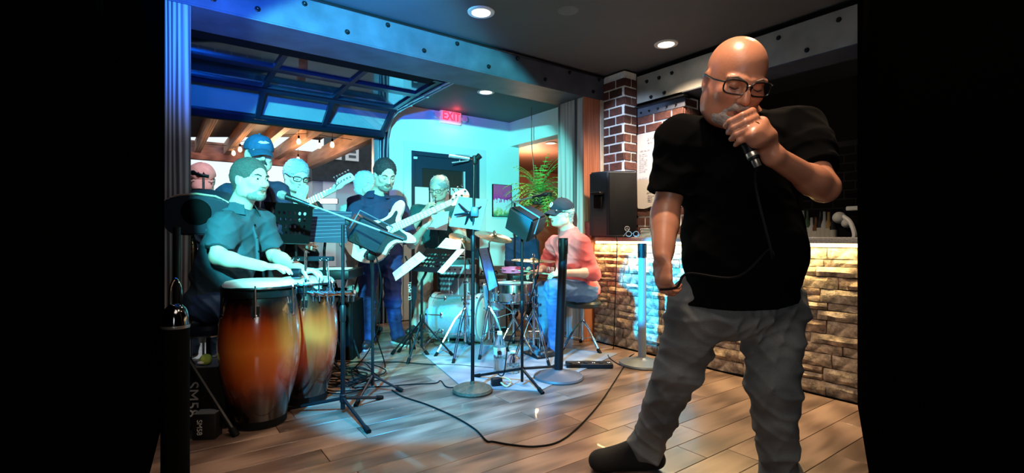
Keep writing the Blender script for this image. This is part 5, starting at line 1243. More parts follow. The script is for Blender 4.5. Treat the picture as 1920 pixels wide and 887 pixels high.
MB().box(P(890, 397, 3.24), (0.05, 0.045, 0.065), 0, 0.008).build('desk_clamp', mat('blue_lit_clamp', (0.05, 0.08, 0.12), 0.35), t, 'square clamp of the music desk')
t2 = thing('music_desk', 'beige music desk with a black spider bracket clamped to the tall straight stand', 'music stand', P(878, 400, 3.3))
o = P(880, 398, 3.32); xa = (P(913, 378, 3.24)-P(852, 369, 3.36)).normalized(); ya = (P(862, 370, 3.36)-P(845, 426, 3.30)).normalized(); ya = (ya-xa*ya.dot(xa)).normalized()
cor = [P(860, 369, 3.34), P(914, 374, 3.26), P(900, 432, 3.22), P(842, 424, 3.30)]
q = MB(); nn = (cor[1]-cor[0]).cross(cor[3]-cor[0]).normalized(); q.hexa([p-nn*0.002 for p in cor], [p+nn*0.002 for p in cor]); q.build('desk_plate', mat('taupe_plate', (0.24, 0.19, 0.18), 0.6), t2)
hubp = P(879, 400, 3.255)
for (x, y) in [(860, 382), (909, 385), (852, 403), (872, 424), (890, 426)]:
    q = P(x, y, 3.27); MB().tube([hubp, hubp.lerp(q, 0.5)-V3((0, 0.006, 0)), q], [0.012, 0.009, 0.007], 6).build('bracket_arm', blkp, t2)
MB().ball(hubp, 0.017, 10).build('bracket_hub', blkp, t2)
t = thing('microphone', 'slim pale pencil microphone beside the tall stand top', 'microphone', P(852, 293, 3.2))
# mounted by an arm reaching from the stand top
MB().lathe([(0, 0), (0.010, 0.003), (0.010, 0.05), (0.0085, 0.06), (0.0085, 0.14), (0, 0.142)], P(841, 292, 3.2), P(880, 298, 3.24)-P(841, 292, 3.2), 12).build('barrel', mat('satin_mic', (0.5, 0.52, 0.55), 0.35, 0.8), t)
MB().tube([P(870, 297, 3.23), P(880, 297, 3.24), P(889, 299, 3.25)], 0.004, 6).build('arm', chrome, t)
# ---- holed music stand desk
def desk(t, cor, nx, ny, m, hole=0.30, slot=False, th=0.003, name='desk_plate', skip=()):
    a, b_, c, d = [V3(p) for p in cor]; nn = (b_-a).cross(d-a).normalized()
    bm = MB()
    def pt(u, v, o): return a*(1-u)*(1-v)+b_*u*(1-v)+c*u*v+d*(1-u)*v+nn*o
    for sgn in (1, -1):
        cache = {}
        def V(u, v):
            k = (round(u, 5), round(v, 5))
            if k not in cache: cache[k] = bm.bm.verts.new(pt(u, v, sgn*th/2))
            return cache[k]
        for i in range(nx):
            for j in range(ny):
                u0, u1, v0, v1 = i/nx, (i+1)/nx, j/ny, (j+1)/ny; um, vm = (u0+u1)/2, (v0+v1)/2
                if i in (0, nx-1) or j in (0, ny-1) or (i, j) in skip:
                    ring = [V(u0, v0), V(um, v0), V(u1, v0), V(u1, vm), V(u1, v1), V(um, v1), V(u0, v1), V(u0, vm)]
                    bm.bm.faces.new(ring if sgn > 0 else ring[::-1]); continue
                outer = [(u0, v0), (um, v0), (u1, v0), (u1, vm), (u1, v1), (um, v1), (u0, v1), (u0, vm)]
                hw = (u1-u0)*hole*(1.35 if slot else 1); hv = (v1-v0)*hole
                inner = [(um+hw*math.cos(q), vm+hv*math.sin(q)) for q in [math.radians(z) for z in (225, 270, 315, 0, 45, 90, 135, 180)]]
                O_ = [V(*p) for p in outer]; I_ = [V(*p) for p in inner]
                for k in range(8):
                    f = (O_[k], O_[(k+1) % 8], I_[(k+1) % 8], I_[k]); bm.bm.faces.new(f if sgn > 0 else f[::-1])
    return bm.build(name, m, t)
c0 = V3((P(560, 700, 3.45).x, 3.46, 0))
t = thing('music_stand', 'black music stand with round-holed desk beside the conga player', 'music stand', c0)
desk(t, [P(494, 378, 3.36), P(588, 384, 3.42), P(580, 457, 3.36), P(512, 455, 3.30)], 9, 6, black, 0.27)
q = MB(); cz = [P(580, 457, 3.36), P(512, 455, 3.30)]; q.hexa([cz[0], cz[1], cz[1]-V3((0, .05, 0)), cz[0]-V3((0, .05, 0))], [p-ZZ*0.004 for p in (cz[0], cz[1], cz[1]-V3((0, .05, 0)), cz[0]-V3((0, .05, 0)))]); q.build('desk_lip', blkm, t)
MB().tube([P(548, 420, 3.42), P(555, 470, 3.46), c0+ZZ*0.1], 0.011, 8).build('pole', blkm, t); tripod_legs(t, c0+ZZ*0.14, [c0+V3((0.2, -0.12, 0)), c0+V3((-0.2, -0.1, 0)), c0+V3((0, 0.24, 0))])
c0 = V3((P(607, 700, 3.75).x, 3.76, 0))
t = thing('music_stand', 'music stand with lined sheets coloured dark blue for shade, left of the small monitor box', 'music stand', c0)
cor = [P(588, 392, 3.72), P(660, 398, 3.76), P(650, 456, 3.66), P(578, 454, 3.62)]
nn = (cor[1]-cor[0]).cross(cor[3]-cor[0]).normalized(); q = MB(); q.hexa([p for p in cor], [p-nn*0.004 for p in cor]); q.build('desk_plate', mat('shaded_page_blue', (0.015, 0.03, 0.07), 0.5), t)  # dark blue colour stands for lined paper in shadow
q = MB()
for k in range(1, 9):
    f = k/9; a_ = cor[0].lerp(cor[3], f); b2 = cor[1].lerp(cor[2], f-0.1 if k > 0 else f); q.tube([a_+nn*0.002, b2+nn*0.002] if nn.y < 0 else [a_-nn*0.006, b2-nn*0.006], 0.0012, 4)
q.build('stave_lines', mat('faint_line', (0.25, 0.32, 0.45), 0.6), t)
MB().tube([P(612, 430, 3.72), P(608, 470, 3.76), c0+ZZ*0.1], 0.011, 8).build('pole', blkm, t); tripod_legs(t, c0+ZZ*0.14, [c0+V3((0.2, -0.12, 0)), c0+V3((-0.2, -0.1, 0)), c0+V3((0, 0.24, 0))])
# centre music stand with sheets
c0 = V3((P(790, 680, 4.1).x, 4.12, 0))
t = thing('music_stand', 'slotted black music stand with white sheets, in front of the khaki trousers', 'music stand', c0)
cor = [P(800, 466, 4.25), P(858, 468, 4.3), P(828, 512, 4.05), P(772, 508, 4.0)]
desk(t, cor, 9, 6, black, 0.30, True)
MB().tube([P(805, 495, 4.16), P(797, 515, 4.12), V3((c0.x, 4.12, 0.66)), c0+ZZ*0.1], 0.011, 8).build('pole', blkm, t)
MB().lathe([(0.013, 0), (0.018, 0.01), (0.018, 0.07), (0.012, 0.08)], c0+ZZ*0.30, ZZ, 12).build('hub', blkp, t)
tripod_legs(t, c0+ZZ*0.33, [G(765, 682), G(748, 661), G(848, 668)], 0.008)
def sheet(label, cor, lines=6, group='white sheets on the centre music stand', thk=0.002):
    cor = [V3(p) for p in cor]; nn = (cor[1]-cor[0]).cross(cor[3]-cor[0]).normalized(); nn = -nn if nn.y > 0 else nn
    t = thing('sheet_music', label, 'sheet music', sum(cor, V3((0, 0, 0)))/4)
    q = MB(); q.hexa([p for p in cor], [p+nn*thk for p in cor]); q.build('page', paper, t)
    q = MB()
    for k in range(lines):
        f = (k+1)/(lines+1); a_ = cor[0].lerp(cor[3], f)+nn*(thk+0.001); b2 = cor[1].lerp(cor[2], f)+nn*(thk+0.001); x = a_.lerp(b2, 0.12); e = x.lerp(b2, 0.75); q.tube([x, e], 0.0012, 4)
    q.build('staves', ink, t)
sheet('long white sheet hanging off the left of the centre music stand', [P(786, 472, 4.08), P(800, 484, 4.02), P(742, 527, 3.94), P(736, 512, 3.98)], 3)
sheet('white sheet on the right edge of the centre music stand', [P(858, 467, 4.2), P(872, 468, 4.22), P(830, 514, 3.98), P(820, 510, 3.98)], 2)
# ---- electric bass
def guitar(label, bc, neck0, head0, headt, scale, bodym, pgm_, n_tuner, yaxis=None, back=V3((0, 1, 0)), fretm=None, bass=True):
    """bc body centre, neck0 where neck meets body, head0 nut, headt tip"""
    X = (V3(headt)-V3(neck0)).normalized(); N = V3(back); N = (N-X*N.dot(X)).normalized(); Y = N.cross(X)   # front normal = -N
    if Y.z < 0: Y = -Y
    t = thing('bass_guitar' if bass else 'electric_guitar', label, 'guitar', bc)
    s = scale; O = V3(neck0)
    outline = [(0.04, 0.035), (0.10, 0.10), (0.135, 0.15), (0.115, 0.185), (0.06, 0.175), (0.0, 0.12), (-0.07, 0.105), (-0.15, 0.13), (-0.24, 0.165), (-0.33, 0.15), (-0.385, 0.07), (-0.385, -0.04), (-0.33, -0.13), (-0.24, -0.175), (-0.16, -0.165), (-0.09, -0.115), (-0.02, -0.11), (0.035, -0.145), (0.085, -0.165), (0.10, -0.135), (0.075, -0.08), (0.035, -0.04)]
    pts = [(p.x, p.y) for p in catmull([V3((a*s, b*s, 0)) for a, b in outline], 4, closed=True)]
    q = MB(); q.prism(pts, O+N*0.02*s, X, Y, 0.042*s); bmesh.ops.bevel(q.bm, geom=[e for e in q.bm.edges if len(e.link_faces) == 2 and max(len(f.verts) for f in e.link_faces) > 8], offset=0.006*s, segments=2, affect='EDGES')
    q.build('body', bodym, t)
    pg = [(0.02, -0.03), (0.05, -0.09), (0.03, -0.125), (-0.03, -0.085), (-0.10, -0.09), (-0.17, -0.14), (-0.25, -0.145), (-0.30, -0.10), (-0.24, -0.05), (-0.22, 0.03), (-0.17, 0.085), (-0.08, 0.085), (0.0, 0.09), (0.05, 0.12), (0.06, 0.10), (0.02, 0.05)]
    pts = [(p.x, p.y) for p in catmull([V3((a*s, b*s, 0)) for a, b in pg], 3, closed=True)]
    q = MB(); q.prism(pts, O-N*0.003*s, X, Y, 0.004); q.build('pickguard', pgm_, t)
    Ln = (V3(head0)-O).length; w0, w1 = 0.032*s, 0.021*s
    q = MB(); q.prism([(-0.06*s, -w0), (Ln, -w1), (Ln, w1), (-0.06*s, w0)], O-N*0.006*s, X, Y, 0.022*s); nk_ = q.build('neck', fretm, t)
    q = MB(); fr = MB()
    for k in range(1, 20):
        x = Ln*(2**(-k/12.0)*1.5-0.5) if False else Ln-(Ln+0.05*s)*(1-2**(-k/12.0))*1.5
        if x < -0.04*s: break
        w = w0+(w1-w0)*x/Ln; fr.tube([O+X*x+Y*w-N*0.018*s, O+X*x-Y*w-N*0.018*s], 0.0016*s, 4)
    fr.build('frets', chrome, nk_)
    Lh = (V3(headt)-V3(head0)).length; Oh = V3(head0)
    hp = [(0, 0.022), (0.03, 0.03), (0.05, 0.055), (0.12*Lh/0.2, 0.062), (0.18*Lh/0.2, 0.058), (Lh*0.98, 0.035), (Lh, 0.005), (Lh*0.92, -0.018), (0.10*Lh/0.2, -0.02), (0.05, -0.035), (0.02, -0.03), (0, -0.022)]
    pts = [(p.x, p.y) for p in catmull([V3((a, b*s, 0)) for a, b in hp], 3, closed=True)]
    q = MB(); q.prism(pts, Oh-N*0.0*s, X, Y, 0.016*s); hd_ = q.build('headstock', bodym if not bass else fretm, t)
    for k in range(n_tuner):
        x = Lh*(0.16+0.72*k/(n_tuner-1)); y = 0.045*s-0.02*s*(k % 2)*(1 if bass else 0)
        q = MB(); q.lathe([(0.009*s, 0), (0.009*s, 0.008), (0.005*s, 0.010), (0.005*s, 0.02), (0, 0.02)], Oh+X*x+Y*(0.018*s if not bass else 0.015*s+0.02*s*(k % 2))-N*0.008*s, -N, 10)
        q.tube([Oh+X*x+Y*0.05*s, Oh+X*x+Y*0.085*s], 0.003*s, 6).ball(Oh+X*x+Y*0.09*s, 0.010*s, 8); q.build('tuner', chrome, hd_)
    q = MB(); ns = 4 if bass else 6
    for k in range(ns):
        y = (k/(ns-1)-0.5); q.tube([O+X*(-0.27*s)+Y*y*0.055*s-N*0.016*s, O+X*Ln+Y*y*w1*1.6-N*0.02*s, Oh+X*Lh*(0.2+0.6*k/ns)+Y*0.02*s-N*0.016*s], 0.0013*s, 4)
    q.build('strings', chrome, t)
    MB().box(O+X*(-0.27*s)-N*0.010*s, (0.06*s, 0.085*s, 0.012*s), Matrix((X, Y, N)).transposed(), 0.003).build('bridge', chrome, t)
    for off in (-0.10, -0.16): MB().box(O+X*off*s-N*0.008*s, (0.03*s, 0.085*s, 0.012*s), Matrix((X, Y, N)).transposed(), 0.003).build('pickup', blkp, t)
    for a, b2 in ((-0.24, -0.095), (-0.275, -0.115), (-0.20, -0.10)): MB().lathe([(0.011*s, 0), (0.011*s, 0.012), (0.008*s, 0.016), (0, 0.016)], O+X*a*s+Y*b2*s-N*0.006*s, -N, 12).build('knob', chrome, t)
    return t
cream = mat('cream_lacquer', (0.78, 0.74, 0.66), 0.25, coat=0.5); maple = mat('maple_neck', (0.75, 0.68, 0.55), 0.4)
guitar('cream electric bass slung across the bass player, headstock to the right', P(712, 448, 4.14), P(742, 427, 4.12), P(845, 381, 4.18), P(880, 365, 4.2), 1.12, cream, mat('dark_pickguard', (0.02, 0.02, 0.03), 0.25), 4, fretm=maple, back=V3((0.1, 1, -0.15)))
guitar('pale-necked electric guitar held by the grey-haired guitarist', P(530, 420, 3.8), P(562, 388, 3.82), P(627, 352, 3.78), P(666, 336, 3.77), 0.85, mat('pale_guitar', (0.62, 0.62, 0.6), 0.25, coat=0.4), paper, 6, fretm=maple, bass=False, back=V3((0.1, 1, -0.1)))
# ---- drum kit
def cymbal(label, c, r, n, pole_base, legs_px, hh=False, polem=None):
    c = V3(c); n = V3(n).normalized(); pb = V3(pole_base)
    t = thing('cymbal' if not hh else 'hi_hat', label, 'cymbal', (pb.x, pb.y, 0))
    bronze = mat('bronze_cymbal', (0.55, 0.42, 0.28), 0.25, 1.0, var=0.15, scale=30)
    pr = [(0.006, 0.022), (0.02, 0.020), (0.035, 0.010), (0.045, 0.006), (r*0.7, 0.001), (r, -0.006), (r, -0.008), (r*0.7, -0.002), (0.04, 0.003), (0.006, 0.018)]
    MB().lathe(pr, c, n, 36).build('plate', bronze, t)
    if hh: MB().lathe([(a, -b-0.012) for a, b in pr][::-1], c, n, 36).build('bottom_plate', bronze, t)
    MB().tube([c+n*0.015, c+n*0.06], 0.004, 6).lathe([(0.012, 0), (0.012, 0.02), (0, 0.022)], c+n*0.03, n, 10).build('wing_nut', chrome, t)
    MB().tube([c-n*0.01, V3((pb.x, pb.y, c.z-0.06)), V3((pb.x, pb.y, 0.35))], 0.007, 8).build('upper_tube', chrome, t)
    MB().tube([V3((pb.x, pb.y, c.z*0.62)), V3((pb.x, pb.y, 0.10))], 0.0115, 10).build('lower_tube', chrome, t)
    for z in (c.z*0.62, 0.42): MB().lathe([(0.011, 0), (0.017, 0.004), (0.017, 0.03), (0.011, 0.034)], V3((pb.x, pb.y, z)), ZZ, 12).ball(V3((pb.x+0.03, pb.y-0.01, z+0.015)), 0.012, 8).build('clamp', chrome, t)
    hub = V3((pb.x, pb.y, 0.40))
    for f in legs_px:
        f = V3((f[0], f[1], 0.012)); d = (f-hub)
        lg = MB()
        for o in (-0.010, 0.010):
            pr_ = V3((-d.y, d.x, 0)).normalized()*o
            lg.tube([hub+pr_, hub+d*0.35+ZZ*0.04+pr_, f+pr_*0.6], 0.005, 6)
        lg.tube([V3((pb.x, pb.y, 0.16)), hub+d*0.6+ZZ*0.02], 0.004, 5); lo = lg.build('leg', chrome, t)
        MB().tube([f-d.normalized()*0.03, f+d.normalized()*0.015], 0.013, 8).build('rubber_foot', rubber, lo)
    return t
def gx(px, py): g = G(px, py); return (g.x, g.y)
cymbal('thin bronze cymbal tilted near the wall picture', P(925, 443, 4.62), 0.185, (0.22, -0.22, 0.95), P(917, 600, 4.45), [gx(899, 675), gx(952, 660), (P(925, 640, 4.7).x, 4.75)])
cymbal('hi-hat cymbals beside the drummer\'s hands', P(1000, 488, 4.22), 0.19, (0.03, -0.02, 1), P(1001, 600, 4.22), [gx(1029, 686), gx(960, 690), (P(1010, 640, 4.5).x, 4.45)], hh=True)
cymbal('small cymbal sharply tilted left of the tall microphone stand', P(868, 452, 4.9), 0.15, (0.45, -0.35, 0.8), P(872, 600, 4.35), [gx(817, 669), gx(850, 682), (P(880, 640, 4.6).x, 4.62)])
# bass drum
bc = P(860, 597, 4.82); bx = V3((0.96, -0.26, 0)).normalized()
bc.z = 0.245
t = thing('bass_drum', 'silver bass drum lit cyan, lying on its side at stage centre', 'drum', (bc.x, bc.y, 0))
silver = mat('silver_sparkle_shell', (0.55, 0.58, 0.62), 0.3, 0.7, var=0.1, scale=60)
MB().lathe([(0.212, -0.22), (0.214, -0.22), (0.214, 0.22), (0.212, 0.22)], bc, bx, 40).build('shell', silver, t)
for sgn, nm in ((-1, 'front_head'), (1, 'rear_head')): MB().lathe([(0, 0.235*sgn), (0.20, 0.235*sgn), (0.212, 0.225*sgn)], bc, bx, 36).build(nm, mat('white_drum_head', (0.75, 0.76, 0.74), 0.5), t)
for sgn in (-1, 1):
    MB().lathe([(0.205, 0.25*sgn), (0.232, 0.25*sgn), (0.232, 0.205*sgn), (0.222, 0.205*sgn), (0.205, 0.25*sgn)], bc, bx, 40).build('hoop', mat('hoop_silver', (0.6, 0.65, 0.68), 0.3, 0.5), t)
up = ZZ; sd_ = bx.cross(up)
for k in range(8):
    a = k*PI/4+0.2; d = sd_*math.cos(a)+up*math.sin(a)
    for sgn in (-1, 1):
        q = MB(); q.tube([bc+d*0.222+bx*0.10*sgn, bc+d*0.232+bx*0.235*sgn], 0.0045, 6).box(bc+d*0.222+bx*0.09*sgn, (0.025, 0.02, 0.05), None, 0.005).tube([bc+d*0.24+bx*0.235*sgn-sd_*0.0, bc+d*0.25+bx*0.235*sgn], 0.010, 6); q.build('tension_rod', chrome, t)
for sgn in (-1, 1): MB().tube([bc+sd_*0.19*sgn+bx*-0.12-up*0.09, V3((bc.x, bc.y, 0))+sd_*0.30*sgn-bx*0.22+ZZ*0.01], 0.007, 8).build('spur', chrome, t)
# snare
sc_ = P(963, 548, 4.45); top = CAMH-(530-CY)/F*4.45
t = thing('snare_drum', 'chrome snare drum on a basket stand before the drummer', 'drum', (sc_.x, 4.45, 0)); s0 = V3((sc_.x, 4.45, top-0.165))
MB().lathe([(0.178, 0.0), (0.18, 0.005), (0.18, 0.08), (0.184, 0.085), (0.18, 0.09), (0.18, 0.158), (0.176, 0.165)], s0, ZZ, 36).build('shell', mat('brushed_chrome_shell', (0.5, 0.48, 0.47), 0.18, 1.0), t)
MB().lathe([(0, 0.166), (0.175, 0.166), (0.18, 0.160)], s0, ZZ, 32).build('drum_head', mat('white_drum_head', (0.75, 0.76, 0.74), 0.5), t)
for z in (0.0, 0.165): MB().tube([s0+V3((math.cos(k*PI/18)*0.188, math.sin(k*PI/18)*0.188, z)) for k in range(36)], 0.006, 6, closed=True).build('rim', chrome, t)
for k in range(8):
    a = k*PI/4; d = V3((math.cos(a), math.sin(a), 0)); MB().tube([s0+d*0.192-ZZ*0.005, s0+d*0.192+ZZ*0.172], 0.0035, 6).ball(s0+d*0.188+ZZ*0.082, 0.015, 8, (0.8, 0.8, 1.6)).build('lug', chrome, t)
hub = V3((s0.x, s0.y, 0.30))
for k in range(3):
    a = k*2*PI/3+0.4; d = V3((math.cos(a), math.sin(a), 0)); MB().tube([V3((s0.x, s0.y, top-0.27)), s0+d*0.15-ZZ*0.03, s0+d*0.195-ZZ*0.01, s0+d*0.195+ZZ*0.02], 0.006, 6).build('basket_arm', chrome, t)
MB().tube([V3((s0.x, s0.y, top-0.26)), V3((s0.x, s0.y, 0.12))], 0.011, 10).ball(V3((s0.x, s0.y, top-0.27)), 0.025, 10).ball(V3((s0.x+0.02, s0.y, 0.36)), 0.018, 8).build('stand_tube', chrome, t)
tripod_legs(t, hub, [gx(930, 668)+(0,), gx(1003, 672)+(0,), (s0.x, s0.y+0.27, 0)], 0.008, chrome, 0.014)
# low tom stand clutter: blue mesh panel
t = thing('folder_panel', 'tilted dark blue panel hanging between the two cymbal stands', 'panel', P(915, 505, 4.3))
pn = [P(897, 466, 4.32), P(915, 464, 4.34), P(934, 536, 4.26), P(916, 546, 4.24)]
q = MB(); q.hexa(pn, [p+V3((0, 0.02, 0)) for p in pn]); q.build('panel', mat('blue_panel', (0.04, 0.09, 0.2), 0.5, var=0.2, scale=60), t)
MB().tube([pn[0], pn[3]], 0.006, 6).tube([pn[1], pn[2]], 0.006, 6).build('panel_rail', blkm, t)
t = thing('cylinder_tom', 'small blue-silver tom drum left of the snare', 'drum', P(929, 560, 4.6))
tc_ = P(927, 556, 4.62); MB().lathe([(0, 0.12), (0.098, 0.12), (0.10, 0.115), (0.10, -0.12), (0, -0.12)], tc_, V3((-0.1, -0.1, 1)), 28).build('shell', silver, t)
for z in (-0.115, 0.118): MB().tube([tc_+V3((math.cos(k*PI/12)*0.106, math.sin(k*PI/12)*0.106, z)) for k in range(24)], 0.005, 6, closed=True).build('rim', chrome, t)
MB().tube([tc_-ZZ*0.12, V3((tc_.x, 4.62, 0.02))], 0.010, 8).build('tom_post', chrome, t)
# tambourine on a block
t = thing('tambourine', 'pink tambourine lying above the snare drum', 'tambourine', P(962, 508, 4.5)); pc = P(962, 506, 4.5)
MB().lathe([(0.095, -0.02), (0.105, -0.02), (0.105, 0.02), (0.095, 0.02), (0.095, -0.02)], pc, (0, -0.05, 1), 28).build('frame', mat('pink_plastic', (0.75, 0.12, 0.25), 0.35), t)
for k in range(8): a = k*PI/4; MB().lathe([(0, -0.004), (0.018, -0.003), (0.018, 0.003), (0, 0.004)], pc+V3((math.cos(a)*0.106, math.sin(a)*0.106, 0)), ZZ, 10).build('jingle', chrome, t)
MB().tube([pc+V3((0.0, 0.1, -0.01)), V3((pc.x, 4.66, pc.z-0.03)), V3((pc.x, 4.68, 0.3)), V3((tc_.x, 4.66, 0.25))], 0.006, 6).build('holder_rod', chrome, t)
MB().box(P(975, 520, 4.55), (0.16, 0.10, 0.045), 0.2, 0.006).tube([P(975, 522, 4.55), V3((pc.x, 4.68, P(975, 522, 4.55).z-0.02))], 0.005, 6).build('jam_block', blkp, t)
# kick pedal
kp = G(1003, 668); t = thing('kick_pedal', 'black and chrome kick pedal under the hi-hat', 'pedal', kp)
MB().box(kp+V3((0, 0, 0.015)), (0.11, 0.26, 0.018), 0.5, 0.004).build('base', blkm, t)
MB().box(kp+V3((0, -0.02, 0.06)), (0.08, 0.22, 0.01), Euler((0.3, 0, 0.5)).to_matrix(), 0.003).build('footboard', chrome, t)
for s_ in (-1, 1): MB().tube([kp+V3((s_*0.05, 0.11, 0.02)), kp+V3((s_*0.05, 0.12, 0.19))], 0.009, 8).build('upright', chrome, t)
MB().tube([kp+V3((-0.05, 0.12, 0.19)), kp+V3((0.05, 0.12, 0.19))], 0.007, 8).tube([kp+V3((0, 0.12, 0.19)), kp+V3((-0.06, 0.13, 0.30))], 0.004, 6).ball(kp+V3((-0.065, 0.13, 0.31)), 0.022, 8).build('beater', chrome, t)
# drummer's stool
so = V3((P(1093, 600, 4.48).x, 4.5, 0)); t = thing('drum_stool', 'round black drum stool on chrome legs under the drummer', 'stool', so); sz = 0.455
MB().lathe([(0, sz-0.07), (0.14, sz-0.07), (0.165, sz-0.055), (0.17, sz-0.03), (0.155, sz-0.008), (0, sz)], so, ZZ, 28).build('seat', mat('olive_black_vinyl', (0.03, 0.035, 0.03), 0.35), t)
MB().tube([so+ZZ*0.08, so+ZZ*(sz-0.07)], 0.013, 10).build('post', chrome, t)
for f in (gx(1124, 663), (so.x-0.20, so.y-0.10), (so.x+0.02, so.y+0.26)):
    f = V3((f[0], f[1], 0.012)); h = so+ZZ*0.27; d = f-h
    lg = MB();
    for o in (-0.009, 0.009): pr_ = V3((-d.y, d.x, 0)).normalized()*o; lg.tube([h+pr_, h+d*0.4+ZZ*0.02+pr_, f+pr_], 0.006, 6)
    lo = lg.tube([so+ZZ*0.09, h+d*0.55], 0.004, 5).build('leg', chrome, t); MB().tube([f-d.normalized()*0.03, f+d.normalized()*0.02], 0.016, 8).build('rubber_foot', rubber, lo)
# drum rug
rgm = bpy.data.materials.new('pale_rug'); rgm.use_nodes = True; n, l, b = nodes(rgm); tc = n.new('ShaderNodeTexCoord'); v = n.new('ShaderNodeTexVoronoi'); v.inputs['Scale'].default_value = 5; l.new(tc.outputs['Object'], v.inputs['Vector'])
r1 = ramp(n, [(0.0, (0.06, 0.07, 0.08)), (0.3, (0.24, 0.26, 0.27)), (0.8, (0.13, 0.14, 0.16))]); l.new(v.outputs['Distance'], r1.inputs[0]); l.new(r1.outputs[0], b.inputs['Base Color']); b.inputs['Roughness'].default_value = 0.95
rc = [G(868, 748-20), G(1012, 744-10), G(1158, 664), G(1030, 652), G(835, 645), G(790, 662)]
q = MB(); vs = [q.bm.verts.new((p.x, p.y, 0.001)) for p in rc]; vt = [q.bm.verts.new((p.x, p.y, 0.006)) for p in rc]
q.bm.faces.new(vt); q.bm.faces.new(vs[::-1])
for i in range(6): q.bm.faces.new((vs[i], vs[(i+1) % 6], vt[(i+1) % 6], vt[i]))
tag(q.build('rug', rgm), 'pale patterned rug under the drum kit', 'rug')
# pedal strip on the floor
a_ = G(1062, 690); b_ = G(1146, 687); c_ = (a_+b_)/2
t = thing('pedal_board', 'low black pedal strip on the floor between the two crowd posts', 'pedal board', c_)
MB().box(c_+ZZ*0.02, ((b_-a_).length, 0.10, 0.035), 0.0, 0.004).build('housing', blkp, t)
for k in range(6): MB().box(c_+V3((-0.15+k*0.06, -0.02, 0.042)), (0.03, 0.03, 0.01), None, 0.003).build('footswitch', chrome if k % 2 else blkm, t)
# bottles
def bottle(label, p, h, r, fill, jug=False, cat='bottle'):
    t = thing('water_bottle', label, cat, p); p = V3(p)+ZZ*0.007
    MB().lathe([(0, 0), (r*0.9, 0), (r, 0.01), (r, h*0.28), (r*0.95, h*0.30), (r, h*0.32), (r, h*0.62), (r*0.85, h*0.72), (r*0.45, h*0.86), (r*0.36, h*0.9), (r*0.36, h*0.94)], p, ZZ, 20).build('body', glassm, t)
    MB().lathe([(0, 0.004), (r*0.93, 0.004), (r*0.93, h*fill), (0, h*fill)], p, ZZ, 20).build('water', mat('water_tint', (0.65, 0.85, 0.9), 0.05, trans=0.9), t)
    MB().lathe([(r*0.4, h*0.92), (r*0.4, h), (0, h)], p, ZZ, 14).build('cap', whiteprint, t)
    if not jug:
        MB().lathe([(r*1.01, h*0.42), (r*1.02, h*0.43), (r*1.02, h*0.60), (r*1.01, h*0.61)], p, ZZ, 20).build('label_band', mat('bottle_label', (0.55, 0.6, 0.65), 0.5), t)
        MB().ball(p+V3((0, -r*1.0, h*0.5)), 0.018, 10, (1, 0.2, 0.8)).box(p+V3((0.002, -r*1.02, h*0.46)), (0.03, 0.004, 0.012), None, 0.001).build('label_mark', ink, t)
bp_ = G(937, 697); bottle('clear water bottle with a dark mark, beside the monitor stand pole', bp_, 0.30, 0.046, 0.35)
bp_ = G(962, 700); bottle('squat clear bottle of pale yellow liquid behind the monitor stand', bp_, 0.16, 0.05, 0.4, True)
# power brick with yellow cord
pw_ = G(931, 724); t = thing('power_adapter', 'black plug adapter with looped pale cord at the foot of the monitor stand', 'adapter', pw_)
MB().box(pw_+ZZ*0.03, (0.075, 0.05, 0.055), 0.3, 0.008).build('block', blkp, t)
MB().tube(catmull([pw_+V3((0.03, -0.02, 0.03)), pw_+V3((0.07, -0.05, 0.012)), pw_+V3((0.10, 0.0, 0.03)), pw_+V3((0.06, 0.04, 0.045)), pw_+V3((0.02, 0.01, 0.055))], 6), 0.006, 6).build('cord_loop', mat('tan_cord', (0.5, 0.38, 0.2), 0.5), t)
# ---- crowd posts
def stanchion(label, base, h, bm_, pm_, tilt=0.0):
    base = V3(base); t = thing('crowd_post', label, 'post', base)
    MB().lathe([(0, 0), (0.178, 0), (0.182, 0.010), (0.176, 0.022), (0.09, 0.045), (0.045, 0.058), (0.04, 0.065), (0, 0.065)], base, ZZ, 40).build('base', bm_, t)
    top = base+V3((tilt, 0, h)); MB().tube([base+ZZ*0.06, top-ZZ*0.10], 0.032, 20).build('pole', pm_, t)
    MB().tube([top-ZZ*0.115, top-ZZ*0.003, top], [0.036, 0.036, 0.030], 20).build('head', blkp, t)
    for a in range(4): d = V3((math.cos(a*PI/2+0.6), math.sin(a*PI/2+0.6), 0)); MB().box(top-ZZ*0.06+d*0.034, (0.014, 0.02, 0.085), a*PI/2+0.6, 0.003).build('belt_slot', blkm, t)
    return t
g = G(1047, 709); stanchion('black crowd post in front of the drummer', (g.x, g.y, 0), 1.02, mat('post_base_grey', (0.08, 0.08, 0.09), 0.5, 0.2), blkp, 0.035)
g = G(1204, 684); stanchion('blue-lit grey crowd post by the stone counter', (g.x, g.y, 0), 0.975, mat('post_base_pale', (0.12, 0.14, 0.17), 0.4, 0.4), mat('grey_post_metal', (0.22, 0.26, 0.32), 0.4, 0.4))
